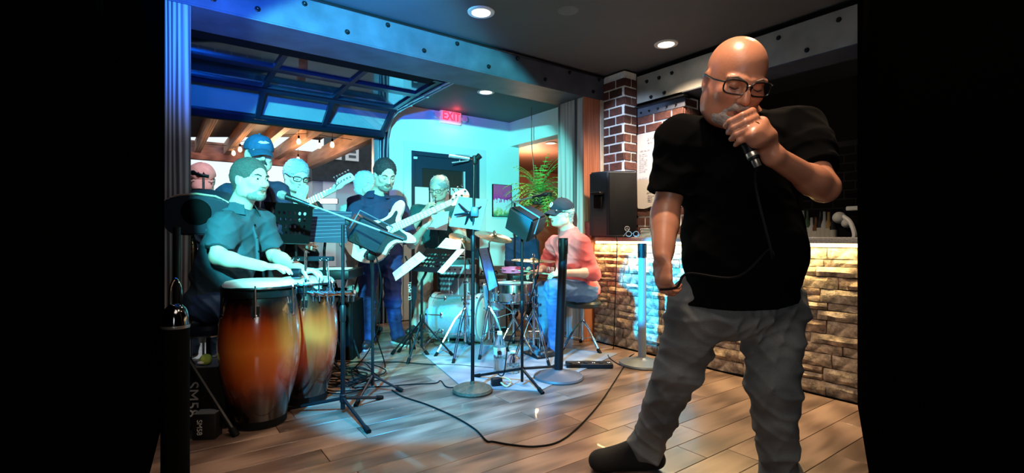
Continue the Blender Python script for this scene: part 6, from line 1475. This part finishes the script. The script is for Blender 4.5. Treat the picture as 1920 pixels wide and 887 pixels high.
# left foreground bollard and tripod leg
dbv = mat('deep_black_vinyl', (0.0008, 0.0008, 0.0008), 0.9); nodes(dbv)[2].inputs['Specular IOR Level'].default_value = 0.05
lp = V3((-1.235, 1.80, 0)); t = thing('gas_canister', 'tall black cylinder with chrome shoulder and loop handle at the left foreground edge', 'canister', lp)
MB().lathe([(0, 0), (0.045, 0), (0.045, 0.70), (0.043, 0.705), (0, 0.705)], lp, ZZ, 28).build('body', mat('deep_black_vinyl', (0.001, 0.001, 0.001), 0.8), t)
MB().lathe([(0.0455, 0.695), (0.047, 0.70), (0.0455, 0.706)], lp, ZZ, 28).build('edge_ring', mat('grey_ring', (0.25, 0.25, 0.25), 0.3, 0.8), t)
MB().lathe([(0.044, 0.706), (0.042, 0.74), (0.034, 0.765), (0.02, 0.78), (0, 0.785)], lp, ZZ, 28).build('shoulder', mat('dark_chrome', (0.15, 0.15, 0.15), 0.1, 1.0), t)
MB().tube(catmull([lp+V3((-0.02, 0, 0.77)), lp+V3((-0.018, 0, 0.84)), lp+V3((0.0, 0, 0.875)), lp+V3((0.018, 0, 0.84)), lp+V3((0.02, 0, 0.77))], 6), 0.0045, 8).build('loop_handle', chrome, t)
sb = V3((P(352, 700, 2.35).x, 2.40, 0)); ft = G(441, 818)
t = thing('speaker_stand', 'black tripod speaker stand with one long leg reaching the near floor', 'stand', (-1.79, 2.62, 0)); sp0 = V3((-1.79, 2.62, 0))
tripod_legs(t, V3((-1.77, 2.60, 0.46)), [ft, V3((-1.84, 2.75, 0)), V3((-1.66, 2.85, 0))], 0.013, blkm, 0.019)
MB().tube([sp0+ZZ*0.12, sp0+ZZ*1.08], 0.018, 12).build('pole', blkm, t)
MB().lathe([(0.018, 0), (0.03, 0.01), (0.03, 0.06), (0.018, 0.07)], sp0+ZZ*0.43, ZZ, 14).build('collar', blkp, t)
# left stage speaker
t = thing('loudspeaker', 'wide black loudspeaker with oval horn, behind the left post', 'speaker', P(375, 395, 2.95))
M_ = Matrix.Translation(P(378, 396, 2.98)) @ Matrix.Rotation(0.35, 4, 'Z') @ Matrix.Rotation(0.25, 4, 'X')
b = MB(); b.X = M_; b.prism([(-0.17, -0.12), (0.17, -0.12), (0.175, 0.06), (0.14, 0.095), (0.05, 0.115), (-0.05, 0.115), (-0.14, 0.095), (-0.175, 0.06)], (0, 0, 0), (1, 0, 0), (0, 0, 1), 0.24); bmesh.ops.bevel(b.bm, geom=b.bm.edges[:], offset=0.010, segments=2, affect='EDGES'); b.build('cabinet', mat('lit_black_plastic', (0.018, 0.024, 0.04), 0.4), t)  # black plastic lightened in colour, since no spot reaches this front
b = MB(); b.X = M_; b.lathe([(0, 0.01), (0.012, 0.012), (0.03, 0.004), (0.075, 0.0), (0.078, -0.008)], (0, -0.128, 0.02), (0, -1, 0), 28); 
for v_ in b.bm.verts: pass
b.build('horn', black, t)
b = MB(); b.X = M_; b.box((0, -0.124, -0.045), (0.045, 0.006, 0.016), None, 0.004); b.build('badge', chrome, t)
b = MB(); b.X = M_; b.tube([V3((-0.165, -0.10, 0.075)), V3((-0.10, -0.10, 0.112)), V3((0.0, -0.10, 0.125)), V3((0.10, -0.10, 0.112)), V3((0.165, -0.10, 0.075))], 0.006, 6); b.build('top_trim', mat('tan_trim', (0.4, 0.3, 0.2), 0.5), t)
t = thing('microphone_stand', 'thin chrome stand with small microphone rising behind the left loudspeaker', 'mic stand', V3((P(379, 360, 3.4).x, 3.42, 0)))
mx_ = P(378, 330, 3.4); MB().tube([V3((mx_.x, 3.42, 0.0)), V3((mx_.x, 3.42, mx_.z-0.01))], 0.008, 8).lathe([(0, 0), (0.10, 0), (0.10, 0.015), (0.02, 0.03)], V3((mx_.x, 3.42, 0)), ZZ, 20).build('pole', chrome, t)
MB().tube([P(364, 325, 3.38), P(378, 329, 3.42), P(392, 331, 3.44)], 0.012, 8).ball(P(362, 324, 3.38), 0.018, 10).build('microphone_body', blkp, t)
# saxophone on its stand in the shadow
t = thing('saxophone', 'brass saxophone resting in shadow beneath the left loudspeaker', 'saxophone', V3((P(362, 460, 3.0).x, 3.0, 0)))
sx = [P(352, 430, 3.0), P(358, 440, 3.0), P(362, 470, 3.0), P(360, 520, 3.0), P(356, 556, 3.0), P(348, 570, 2.98), P(338, 556, 2.96), P(336, 530, 2.96)]
MB().tube(catmull(sx, 5), [0.008+0.0016*k for k in range(36)], 12).build('bell_tube', mat('dark_brass', (0.35, 0.25, 0.12), 0.25, 1.0), t)
for k in range(12):
    a = sx[1].lerp(sx[4], k/11.0); MB().lathe([(0, 0), (0.012, 0), (0.012, 0.006), (0, 0.008)], a+V3((0.012, -0.02, 0)), (0.3, -1, 0.1), 10).tube([a+V3((0.03, -0.015, 0.012)), a+V3((0.0, -0.03, 0.0))], 0.003, 5).build('key', chrome, t)
MB().tube([P(356, 556, 3.0)-ZZ*0.03, V3((P(356, 556, 3.0).x, 3.0, 0))], 0.012, 8).build('rest_peg', blkm, t)
# conga player's stool + boxes
so = V3((P(388, 610, 3.0).x, 3.02, 0)); sz = 0.505; t = thing('stool', 'low round dark blue stool under the conga player', 'stool', so)
MB().lathe([(0, sz-0.075), (0.13, sz-0.075), (0.155, sz-0.06), (0.16, sz-0.03), (0.145, sz-0.006), (0, sz)], so, ZZ, 28).build('seat', mat('blue_black_vinyl', (0.012, 0.018, 0.04), 0.3), t)
MB().tube([so+ZZ*0.06, so+ZZ*(sz-0.07)], 0.016, 10).build('post', blkm, t)
tripod_legs(t, so+ZZ*0.24, [so+V3((0.22, -0.08, 0)), so+V3((-0.2, -0.1, 0)), so+V3((0, 0.24, 0))], 0.010)
def crate(label, c, w, d, h, rz, txt, size, side=-1):
    c = V3(c); t = thing('equipment_box', label, 'box', (c.x, c.y, c.z), rz); M = Matrix.Translation(c) @ Matrix.Rotation(rz, 4, 'Z')
    b = MB(); b.X = M; b.box((0, 0, h/2), (w, d, h), None, 0.005); b.build('carton', mat('black_card', (0.004, 0.004, 0.004), 0.5), t)
    b = MB(); b.X = M; b.box((0, 0, h+0.001), (w*0.92, d*0.9, 0.003), None, 0.0); b.build('lid', mat('grey_lid', (0.12, 0.13, 0.14), 0.4), t)
    r3_ = M.to_3x3(); text('lettering', txt, size, M @ V3((-w*0.18, -d/2-0.002, h*0.5)), r3_ @ V3((0, 0, -1)), r3_ @ V3((1, 0, 0)), mat('grey_lettering', (0.45, 0.45, 0.45), 0.5), t, 0.001, label='microphone model lettering reading down')
p = G(383, 806); crate('large black carton lettered down its side, under the stool', (p.x-0.03, 2.72, 0), 0.24, 0.22, 0.33, 0.12, 'SM58', 0.085)
p = G(412, 800); crate('small black carton in front of the large lettered one', (p.x+0.02, 2.52, 0), 0.11, 0.08, 0.13, 0.1, 'SM58', 0.035)
tb = thing('ball', 'small yellow-green ball resting on the black carton', 'ball', P(386, 694, 2.66)); MB().ball((P(386, 694, 2.66).x, 2.66, 0.33+0.034), 0.030, 18).build('felt', mat('tennis_felt', (0.55, 0.75, 0.12), 0.9, bump=0.4, bscale=300), tb)
MB().ball((P(386, 694, 2.66).x-0.012, 2.632, 0.352), 0.012, 10, (1.6, 0.4, 0.7)).build('pale_patch', whiteprint, tb)
# percussion rack in front of the player
t = thing('percussion_rack', 'chrome percussion rack with bells and bolts above the second conga', 'rack', V3((P(610, 550, 2.98).x, 2.98, 0)))
zr = P(0, 547, 2.98).z
MB().tube([P(578, 556, 3.0), P(665, 547, 2.92)], 0.012, 10).build('rail', chrome, t)
for px in (586, 598, 612, 624, 640, 652, 662):
    q = P(px, 550, 2.96); h = 0.05 if px % 4 else 0.035
    MB().tube([q+ZZ*h, q-ZZ*0.05], 0.006, 8).ball(q, 0.018, 8).tube([q+V3((0.02, -0.02, 0)), q+V3((-0.02, -0.03, 0.012))], 0.006, 6).build('clamp', chrome, t)
MB().box(P(588, 485, 3.0), (0.245, 0.03, 0.028), 0.05, 0.004).build('bar', blkm, t, 'flat black crossbar')
for px in (549, 560, 602, 614): MB().lathe([(0.009, 0), (0.009, 0.008), (0, 0.011)], P(px, 486, 2.975), (0, -1, 0), 8).build('bar_bolt', chrome, t)
MB().tube([P(573, 470, 2.95), P(573, 556, 2.95)], 0.008, 10).build('rod', chrome, t)
MB().tube([P(613, 487, 3.0), P(618, 547, 3.0)], 0.007, 8).tube([P(578, 556, 3.0), V3((P(578, 556, 3.0).x+0.03, 3.28, 0.5)), V3((P(600, 600, 3.3).x, 3.34, 0.0))], 0.009, 8).build('support', chrome, t)
MB().lathe([(0.022, 0), (0.035, 0.02), (0.042, 0.09), (0.03, 0.10), (0, 0.10)], P(592, 516, 3.03), (0.1, -0.3, -1), 14).build('cowbell', mat('white_cowbell', (0.6, 0.62, 0.6), 0.3), t)
MB().tube([P(548, 512, 2.93), P(563, 512, 2.93)], 0.028, 14).build('shaker', blkp, t)
# keyboard case / black equipment stack behind congas
for i, (px0, px1, y0, Y, hh, lab) in enumerate([(604, 668, 505, 3.95, None, 'flat black keyboard case on a stand behind the second conga'), (612, 672, 562, 4.25, None, 'black equipment cabinet standing on the floor behind the congas')]):
    a_ = P(px0, y0, Y); b2 = P(px1, y0, Y)
    t = thing('equipment_case', lab, 'case', V3(((a_.x+b2.x)/2, Y, 0)))
    if i == 0:
        MB().box(V3(((a_.x+b2.x)/2, Y, a_.z-0.03)), (b2.x-a_.x, 0.45, 0.07), 0.05, 0.008).build('case_body', blkp, t)
        for sx_ in (-1, 1):
            for s2 in (-1, 1): MB().tube([V3(((a_.x+b2.x)/2+sx_*0.11, Y+0.16*s2, a_.z-0.06)), V3(((a_.x+b2.x)/2-sx_*0.11, Y+0.16*s2, 0.01))], 0.010, 6).build('stand_leg', blkm, t)
        MB().box(V3(((a_.x+b2.x)/2, Y-0.10, a_.z+0.012)), (b2.x-a_.x-0.03, 0.14, 0.012), 0.05, 0.003).build('keys', paper, t, 'pale row of keys')
    else:
        MB().box(V3(((a_.x+b2.x)/2, Y, a_.z/2)), (b2.x-a_.x, 0.35, a_.z), 0.05, 0.01).build('case_body', black, t)
        for sx_ in (-1, 1): MB().box(V3(((a_.x+b2.x)/2+sx_*0.12, Y-0.18, a_.z/2)), (0.02, 0.02, a_.z*0.96), 0.05, 0.003).build('corner_strip', blkm, t)
# amplifiers
def amp(label, c, w, h, d, rz, stripes=True):
    c = V3(c); t = thing('amplifier', label, 'amplifier', c, rz); M = Matrix.Translation(c) @ Matrix.Rotation(rz, 4, 'Z')
    b = MB(); b.X = M; b.box((0, 0, h/2), (w, d, h), None, 0.012); b.build('cabinet', blkp, t)
    b = MB(); b.X = M; b.box((0, -d/2-0.004, h*0.42), (w*0.86, 0.01, h*0.68), None, 0.003); b.build('grille_cloth', mat('grey_grille_cloth', (0.10, 0.12, 0.14), 0.8), t)
    b = MB(); b.X = M; b.box((0, -d/2-0.004, h*0.87), (w*0.86, 0.012, h*0.12), None, 0.003); b.build('control_panel', mat('silver_panel', (0.35, 0.37, 0.4), 0.3, 0.7), t)
    for k in range(6): b = MB(); b.X = M; b.lathe([(0.009, 0), (0.008, 0.014), (0, 0.015)], (-w*0.34+k*w*0.13, -d/2-0.01, h*0.87), (0, -1, 0), 10); b.build('knob', blkp, t)
    for k in range(3): b = MB(); b.X = M; b.box((-w*0.22+k*w*0.22, -d/2-0.011, h*0.42), (0.008, 0.004, h*0.66)); b.build('grille_stripe', silver, t)
    b = MB(); b.X = M; b.tube([V3((-0.09, 0, h)), V3((-0.085, 0, h+0.03)), V3((0.085, 0, h+0.03)), V3((0.09, 0, h))], 0.009, 6); b.build('handle', rubber, t)
p = V3((P(850, 550, 5.15).x+0.05, 5.12, 0)); amp('black guitar amplifier on the floor behind the bass drum', p, 0.42, 0.80, 0.28, 0.15)
p = V3((P(885, 550, 5.5).x+0.20, 5.35, 0)); amp('larger dark amplifier below the teal wall, right of the door', p, 0.34, 0.62, 0.28, 0.3)
# white box shape behind: tilted white case
t = thing('sheet_stand', 'clear folding music desk with white sheets before the horn player', 'music stand', V3((P(822, 480, 5.0).x, 4.92, 0)))
cc_ = [P(806, 400, 4.93), P(842, 396, 4.93), P(838, 432, 4.88), P(800, 430, 4.88)]
q = MB(); q.hexa(cc_, [p+V3((0, 0.006, 0)) for p in cc_]); q.build('page', mat('pale_blue_page', (0.42, 0.5, 0.55), 0.6), t)
MB().tube([P(822, 430, 4.92), V3((P(822, 430, 4.92).x, 4.92, 0.02))], 0.009, 8).build('pole', blkm, t)
tripod_legs(t, V3((P(822, 430, 4.92).x, 4.92, 0.3)), [V3((P(805, 430, 4.92).x-0.10, 4.85, 0)), V3((P(822, 430, 4.92).x+0.22, 4.98, 0)), V3((P(822, 430, 4.92).x, 5.12, 0))], 0.006)
sheet('large white sheet leaning above the centre music stand', [P(836, 446, 4.75), P(866, 452, 4.8), P(862, 470, 4.7), P(820, 464, 4.65)], 3)
# overhead boom mic for drummer
t = thing('microphone_stand', 'black stand with a boom microphone reaching toward the fern', 'mic stand', V3((P(966, 600, 4.9).x, 4.92, 0)))
pz = P(965, 376, 4.9); MB().tube([V3((pz.x, 4.92, 0.0)), V3((pz.x, 4.92, pz.z))], 0.010, 8).build('pole', blkm, t)
MB().lathe([(0, 0), (0.13, 0), (0.13, 0.015), (0.02, 0.03)], V3((pz.x, 4.92, 0)), ZZ, 24).build('round_base', blkm, t)
MB().tube([P(960, 379, 4.92), P(1006, 368, 4.75)], 0.008, 8).build('boom', mat('satin_boom2', (0.3, 0.32, 0.35), 0.35, 0.8), t)
clip_mic(t, P(1028, 363, 4.68), P(1000, 369, 4.76)-P(1028, 363, 4.68), 0.17, 0.011)
# ---- PA speaker on the counter
pc = onu(1160, 447, UC+0.32); pz0 = 1.026
t = thing('loudspeaker', 'big black loudspeaker standing on the counter beside the brick column', 'speaker', (pc.x, pc.y, pz0), 0)
Yp = 4.45; fl_ = P(1139, 442, Yp); frr = P(1196, 442, Yp); w = frr.x-fl_.x; h = 0.60; cx = (fl_.x+frr.x)/2
rzp = 0.12; M_ = Matrix.Translation((cx, Yp, pz0)) @ Matrix.Rotation(rzp, 4, 'Z')
b = MB(); b.X = M_
b.prism([(-w/2, 0), (w/2, 0), (w/2*0.75, 0.24), (-w/2*0.5, 0.30), (-w/2-0.09, 0.26), (-w/2-0.125, 0.16)], (0, 0, h/2), (1, 0, 0), (0, 1, 0), h)
bmesh.ops.bevel(b.bm, geom=b.bm.edges[:], offset=0.014, segments=3, affect='EDGES'); b.build('cabinet', mat('speaker_plastic', (0.008, 0.012, 0.02), 0.45, bump=0.2, bscale=500), t)
b = MB(); b.X = M_; b.box((0, -0.006, h/2), (w*0.94, 0.014, h*0.95), None, 0.006); b.build('grille', mat('speaker_grille', (0.004, 0.005, 0.007), 0.5, 0.4, bump=0.5, bscale=600), t); nodes(MATS['speaker_grille'])[2].inputs['Specular IOR Level'].default_value = 0.15; nodes(MATS['speaker_grille'])[2].inputs['Metallic'].default_value = 0
b = MB(); b.X = M_; b.box((-w/2-0.075, 0.06, h*0.56), (0.03, 0.08, 0.15), 0.75, 0.008); b.build('side_handle', black, t)
b = MB(); b.X = M_; b.box((-w/2-0.08, 0.055, h*0.66), (0.08, 0.10, 0.022), 0.75, 0.004); b.build('handle_lip', blkp, t)
b = MB(); b.X = M_; lc = V3((w*0.13, -0.016, 0.075))
b.tube([lc+V3((math.cos(k*PI/10)*0.022, 0, math.sin(k*PI/10)*0.022)) for k in range(20)], 0.002, 6, closed=True)
for k in range(3):
    a = k*2*PI/3+PI/2; d = V3((math.cos(a), 0, math.sin(a))); pp = V3((-d.z, 0, d.x)); b.tube([lc, lc+d*0.012], 0.0018, 5).tube([lc+d*0.011-pp*0.004, lc+d*0.019-pp*0.004], 0.0014, 5).tube([lc+d*0.011+pp*0.004, lc+d*0.019+pp*0.004], 0.0014, 5)
b.build('emblem', mat('emblem_grey', (0.5, 0.5, 0.52), 0.4), t, 'round chrome emblem of three crossed forks')
# cup, glasses, napkins on counter
p = P(1103, 447, 4.72); p.z = 1.026; t = thing('tumbler', 'dark red patterned tumbler on the counter end', 'cup', (p.x, 4.72, 1.026))
MB().lathe([(0, 0), (0.036, 0), (0.044, 0.15), (0.041, 0.15), (0.034, 0.01)], (p.x+0.02, 4.80, 1.026), ZZ, 20).build('cup_body', mat('dark_red_cup', (0.16, 0.02, 0.02), 0.4, var=0.8, scale=40), t)
p = P(1188, 440, 4.22); t = thing('eyeglasses', 'blue-tinted eyeglasses lying on the counter edge', 'glasses', (p.x, 4.25, 1.026)); b = MB()
for s_ in (-1, 1):
    cc2 = V3((p.x+s_*0.032, 4.26, 1.052)); b.tube([cc2+V3((math.cos(k*PI/8)*0.024, 0, math.sin(k*PI/8)*0.022)) for k in range(16)], 0.003, 6, closed=True).tube([cc2+V3((s_*0.024, 0, 0.01)), cc2+V3((s_*0.026, 0.10, -0.02))], 0.002, 5)
b.tube([V3((p.x-0.008, 4.26, 1.056)), V3((p.x+0.008, 4.26, 1.056))], 0.002, 5).build('frame', mat('blue_clear_frame', (0.25, 0.5, 0.75), 0.2), t)
p = onu(1222, 446, UC+0.15); t = thing('napkin_stack', 'stack of pale papers on the counter under the handwritten list', 'papers', (p.x, p.y, 1.026), ANG)
for k in range(9):
    MB().box((p.x+random.uniform(-0.006, 0.006), p.y+random.uniform(-0.006, 0.006), 1.031+k*0.0085), (0.16, 0.12, 0.007), ANG+random.uniform(-0.1, 0.1), 0.001).build('sheet', mat('green_white_paper', (0.55, 0.68, 0.62), 0.7), t)
# handwritten list
uP = 3.838
a_ = onu(1184, 243, uP); b2 = onu(1256, 226, uP); z1_ = 2.07; _, va, _ = uv(a_); _, vb, _ = uv(b2); zb_ = 1.31
va = min(va, 3.19)
t = thing('paper_list', 'large handwritten paper list taped to the brick wall', 'poster', R(uP, (va+vb)/2, 1.6), ANG)
za = 2.03
n_ = 10; q = MB(); top_ = []; 
def pw(f, g): # wavy paper
    v_ = va+(vb-va)*f; return R(uP-0.004-0.006*math.sin(f*5+g*4)*g, v_, za+(zb_-za)*g-0.012*math.sin(f*9)*(g > 0.95))
g1 = [[q.bm.verts.new(pw(i/n_, j/12)) for j in range(13)] for i in range(n_+1)]; g2 = [[q.bm.verts.new(pw(i/n_, j/12)+UA*0.001) for j in range(13)] for i in range(n_+1)]
for i in range(n_):
    for j in range(12): q.bm.faces.new((g1[i][j], g1[i][j+1], g1[i+1][j+1], g1[i+1][j])); q.bm.faces.new((g2[i][j], g2[i+1][j], g2[i+1][j+1], g2[i][j+1]))
q.build('sheet', mat('list_paper', (0.52, 0.49, 0.46), 0.85), t)
wr = MB(); rw = random.Random(5)
def scribble(f0, f1, g, hgt):
    x = f0
    while x < f1:
        L_ = rw.uniform(0.04, 0.10); pts = []
        k = 0
        while k*0.008 < L_: pts.append(pw(min(x+k*0.008, 0.99), g+rw.uniform(-hgt, hgt))-UA*0.003); k += 1
        if len(pts) > 2: wr.tube(pts, 0.0012, 4)
        x += L_+0.02
for g, f0, f1, hh in [(0.09, 0.32, 0.75, 0.022), (0.14, 0.34, 0.72, 0.010), (0.235, 0.10, 0.42, 0.010), (0.235, 0.58, 0.92, 0.010)]: scribble(f0, f1, g, hh)
for k in range(10): scribble(0.08, rw.uniform(0.22, 0.34), 0.28+k*0.026, 0.006)
for k in range(6): scribble(0.60, rw.uniform(0.74, 0.84), 0.28+k*0.024, 0.006)
scribble(0.08, 0.3, 0.60, 0.006); scribble(0.6, 0.8, 0.60, 0.006); scribble(0.3, 0.6, 0.80, 0.008)
for k in range(4): scribble(0.34, 0.5, 0.84+k*0.025, 0.005)
wo = wr.build('handwriting', mat('faded_ink', (0.16, 0.13, 0.16), 0.8), t)
# ---- hanging fern
fc_ = onv(1012, 372, 5.0); fc_ = P(1012, 365, 6.0)
t = thing('hanging_fern', 'lush green fern hanging on a chain left of the wooden pillar', 'plant', fc_)
MB().lathe([(0, -0.12), (0.09, -0.12), (0.15, 0.0), (0.155, 0.02), (0.13, 0.02)], fc_, ZZ, 20).build('basket', mat('basket_brown', (0.08, 0.05, 0.03), 0.8), t)
top = P(992, 275, 6.0)
MB().tube([fc_+V3((-0.05, 0, 0.02)), V3((fc_.x-0.1, 6.0, 2.18)), V3((fc_.x-0.1, 6.0, H-0.04))], 0.006, 6).build('chain', mat('chain_brown', (0.2, 0.12, 0.08), 0.5), t)
lm = mat('fern_leaf', (0.16, 0.36, 0.06), 0.5, var=0.4, scale=30, rnd=0.35)
rf = random.Random(9)
for k in range(96):
    a = rf.uniform(0, 2*PI); el = rf.uniform(-0.3, 1.4); L_ = rf.uniform(0.32, 0.56); b = MB()
    d = V3((math.cos(a)*math.cos(el), math.sin(a)*math.cos(el)*0.8, math.sin(el))); p = fc_+ZZ*0.02; vv = d.copy(); pts = [p.copy()]
    for i in range(9): vv = (vv+V3((0, 0, -0.17))).normalized(); p = p+vv*(L_/9); pts.append(p.copy())
    b.tube(pts, 0.0022, 4)
    for i in range(1, 10):
        tt = (pts[i]-pts[i-1]).normalized(); sd2 = tt.cross(ZZ); sd2 = sd2.normalized() if sd2.length > 0.05 else V3((1, 0, 0)); wl_ = 0.055*math.sin(PI*min(1, (i+1)/10.5))+0.008
        for s_ in (-1, 1):
            o = pts[i]; a1 = b.bm.verts.new(o+tt*0.010); a2 = b.bm.verts.new(o-tt*0.010); a3 = b.bm.verts.new(o+sd2*s_*wl_+tt*0.018-ZZ*0.012); b.bm.faces.new((a1, a2, a3))
    b.build('frond', lm, t)
# ---- back bar things
t = thing('back_bar', 'dark back bar shelf at the right edge behind the singer', 'counter', R(5.2, 1.6, 0), ANG)
MB().rbox(5.05, 5.60, 0.6, 2.9, 0.90, 0.95, 0.004).build('counter_top', black, t); MB().rbox(5.12, 5.6, 0.6, 2.9, 0, 0.9).build('cabinet', black, t)
for k in range(5): MB().rbox(5.10, 5.118, 0.65+k*0.45, 1.05+k*0.45, 0.1, 0.85, 0.003).build('cabinet_door', blkp, t)
rb = random.Random(2); bcol = [(0.05, 0.09, 0.04), (0.12, 0.05, 0.02), (0.4, 0.42, 0.44), (0.02, 0.02, 0.02), (0.3, 0.2, 0.08)]
bl_lab = ['dark green bottle on the back bar', 'brown bottle on the back bar', 'clear silver bottle on the back bar', 'black bottle on the back bar', 'amber bottle on the back bar']
for i, (px, kk) in enumerate([(1506, 2), (1514, 0), (1522, 2), (1530, 1), (1538, 3), (1546, 2), (1554, 4), (1562, 3)]):
    p = onu(px, 430, 5.2); h = rb.uniform(0.26, 0.34); p.z = 0.951
    t = thing('bottle', bl_lab[kk]+[', nearest the singer', '', ', second of the clear ones', '', ', left of the cloth', ', last clear one', '', ', beside the white cloth'][i], 'bottle', p, 0, 'bottles on the back bar')
    MB().lathe([(0, 0), (0.032, 0), (0.034, 0.01), (0.034, h*0.6), (0.014, h*0.75), (0.013, h), (0, h)], p, ZZ, 14).build('glass', mat('bottle_%d' % kk, bcol[kk], 0.12), t)
    MB().lathe([(0.0348, h*0.2), (0.0348, h*0.5)], p, ZZ, 14).build('paper_label', mat('bottle_paper', (0.4, 0.38, 0.33), 0.7), t)
p = onu(1590, 392, 5.0)
t = thing('tap_tower', 'black and white draped coffee machine on the back bar, right edge', 'machine', R(5.2, uv(p)[1], 0.95), ANG)
vv_ = uv(p)[1]
MB().rbox(5.05, 5.35, vv_-0.25, vv_+0.10, 0.951, 1.20, 0.03).build('machine_body', black, t)
MB().rbox(5.0, 5.4, vv_-0.30, vv_+0.02, 1.26, 1.30, 0.01).build('top_tray', whitep, t)
for k in range(5): MB().rbox(5.03+k*0.07, 5.05+k*0.07, vv_-0.2, vv_-0.18, 1.20, 1.26).build('tray_post', chrome, t)
MB().tube(catmull([R(5.02, vv_+0.06, 1.22), R(4.99, vv_-0.02, 1.16), R(4.98, vv_-0.06, 1.04), R(5.0, vv_-0.02, 0.98)], 6), 0.02, 8).build('white_hose', whiteprint, t)
MB().ball(R(5.03, vv_+0.08, 1.20), 0.055, 12).ball(R(5.03, vv_+0.02, 1.15), 0.045, 12).build('pale_bundle', mat('cloth_pale', (0.5, 0.5, 0.48), 0.8), t)
# ---- cables
fz = lambda px, py, z=0.005: G(px, py, 0) + ZZ*z
cable('microphone_cable', 'long microphone cable looping across the floor toward the singer', [fz(735, 733), fz(755, 745), fz(800, 760), fz(850, 782), fz(890, 806), fz(912, 828), fz(925, 830), fz(960, 836), fz(1005, 839), fz(1050, 829), fz(1090, 797), fz(1125, 757), fz(1150, 720), fz(1170, 688), fz(1183, 668), fz(1225, 652), P(1290, 610, 2.2), P(1340, 560, 2.12)], 0.0045)
wr_ = SJ['wr']+V3((0.0, -0.05, -0.10))
cable('microphone_cable', 'cable hanging from the microphone down past the singer\'s hip hand', [mic1, mic1+V3((0.01, 0.03, -0.06)), mic1+V3((0.03, -0.02, -0.25)), P(1440, 470, 1.47), P(1380, 520, 1.50), P(1290, 513, 1.60), wr_+V3((0.03, 0.0, 0.0)), wr_+V3((-0.02, 0.02, -0.01))], 0.0042)
cable('signal_cable', 'thin cord dropping from the loudspeaker down the stone counter', [P(1152, 446, 4.38), P(1156, 452, 4.30)-V3((0, 0.02, 0)), P(1155, 520, 4.42), P(1152, 600, 4.42), fz(1150, 655), fz(1140, 668), fz(1158, 683), fz(1180, 690)], 0.004)
cable('floor_cable', 'straight cable crossing the stage floor behind the stands', [fz(600, 678), fz(680, 680), fz(745, 680), fz(800, 684), fz(860, 686), fz(930, 692)], 0.0042)
cable('floor_cable', 'cable with a small hump left of the round stand base', [fz(660, 728), fz(720, 726), fz(770, 722), fz(815, 720), P(826, 714, 3.5), fz(836, 726), fz(850, 728), fz(862, 724)], 0.004)
rc_ = random.Random(4)
for k in range(9):
    pts = []; cx_, cy_ = 640+rc_.uniform(-25, 35), 715+rc_.uniform(-12, 14)
    a0 = rc_.uniform(0, 6.3)
    for j in range(9):
        a = a0+j*0.9; pts.append(fz(cx_+math.cos(a)*rc_.uniform(30, 62), cy_+math.sin(a)*rc_.uniform(8, 22), 0.005+0.006*k*rc_.random()+0.004))
    o = cable('coiled_cable', 'black coiled cable in the tangle behind the near boom stand', pts, 0.0045, 'tangle of cables behind the boom stand')
mcx = P(697, 470, 3.2)
cable('speaker_cable', 'cable hanging in a loop from the small monitor box by the bass', [P(700, 462, 3.18), P(714, 520, 3.2), P(712, 570, 3.25), P(704, 620, 3.3), fz(722, 690), fz(700, 706), fz(660, 712)], 0.0045)
cable('speaker_cable', 'second cable twisting down from the monitor box by the bass', [P(692, 465, 3.18), P(700, 540, 3.22), P(712, 600, 3.28), P(690, 660, 3.4), fz(655, 700), fz(630, 715)], 0.0042)
cable('speaker_cable', 'cable trailing from the drummer\'s monitor box to the adapter', [P(1004, 440, 3.36), P(1010, 500, 3.3), P(985, 590, 3.3), P(955, 640, 3.3), P(945, 700, 3.28), fz(934, 718, 0.06)], 0.0042)
text('lettering', 'ULTIMATE', 0.035, P(769, 545, 4.3)-V3((0, 0.012, 0)), (0, 0, 1), (-1, 0, 0), whiteprint, (lambda t: (MB().tube([V3((P(769, 545, 4.3).x, 4.3, 0.0)), V3((P(769, 545, 4.3).x, 4.3, 0.80))], 0.010, 8).build('pole', blkm, t), MB().tube([P(760, 480, 4.3), P(764, 490, 4.3), P(769, 500, 4.3), P(774, 490, 4.3), P(778, 480, 4.3)], 0.007, 6).build('fork', blkm, t), tripod_legs(t, V3((P(769, 545, 4.3).x, 4.3, 0.2)), [V3((P(769, 545, 4.3).x+0.16, 4.25, 0)), V3((P(769, 545, 4.3).x-0.15, 4.28, 0)), V3((P(769, 545, 4.3).x, 4.48, 0))], 0.007), t)[-1])(thing('guitar_stand', 'thin black instrument stand lettered up its pole, right of the bass player', 'stand', V3((P(769, 545, 4.3).x, 4.3, 0)))), 0.0005)
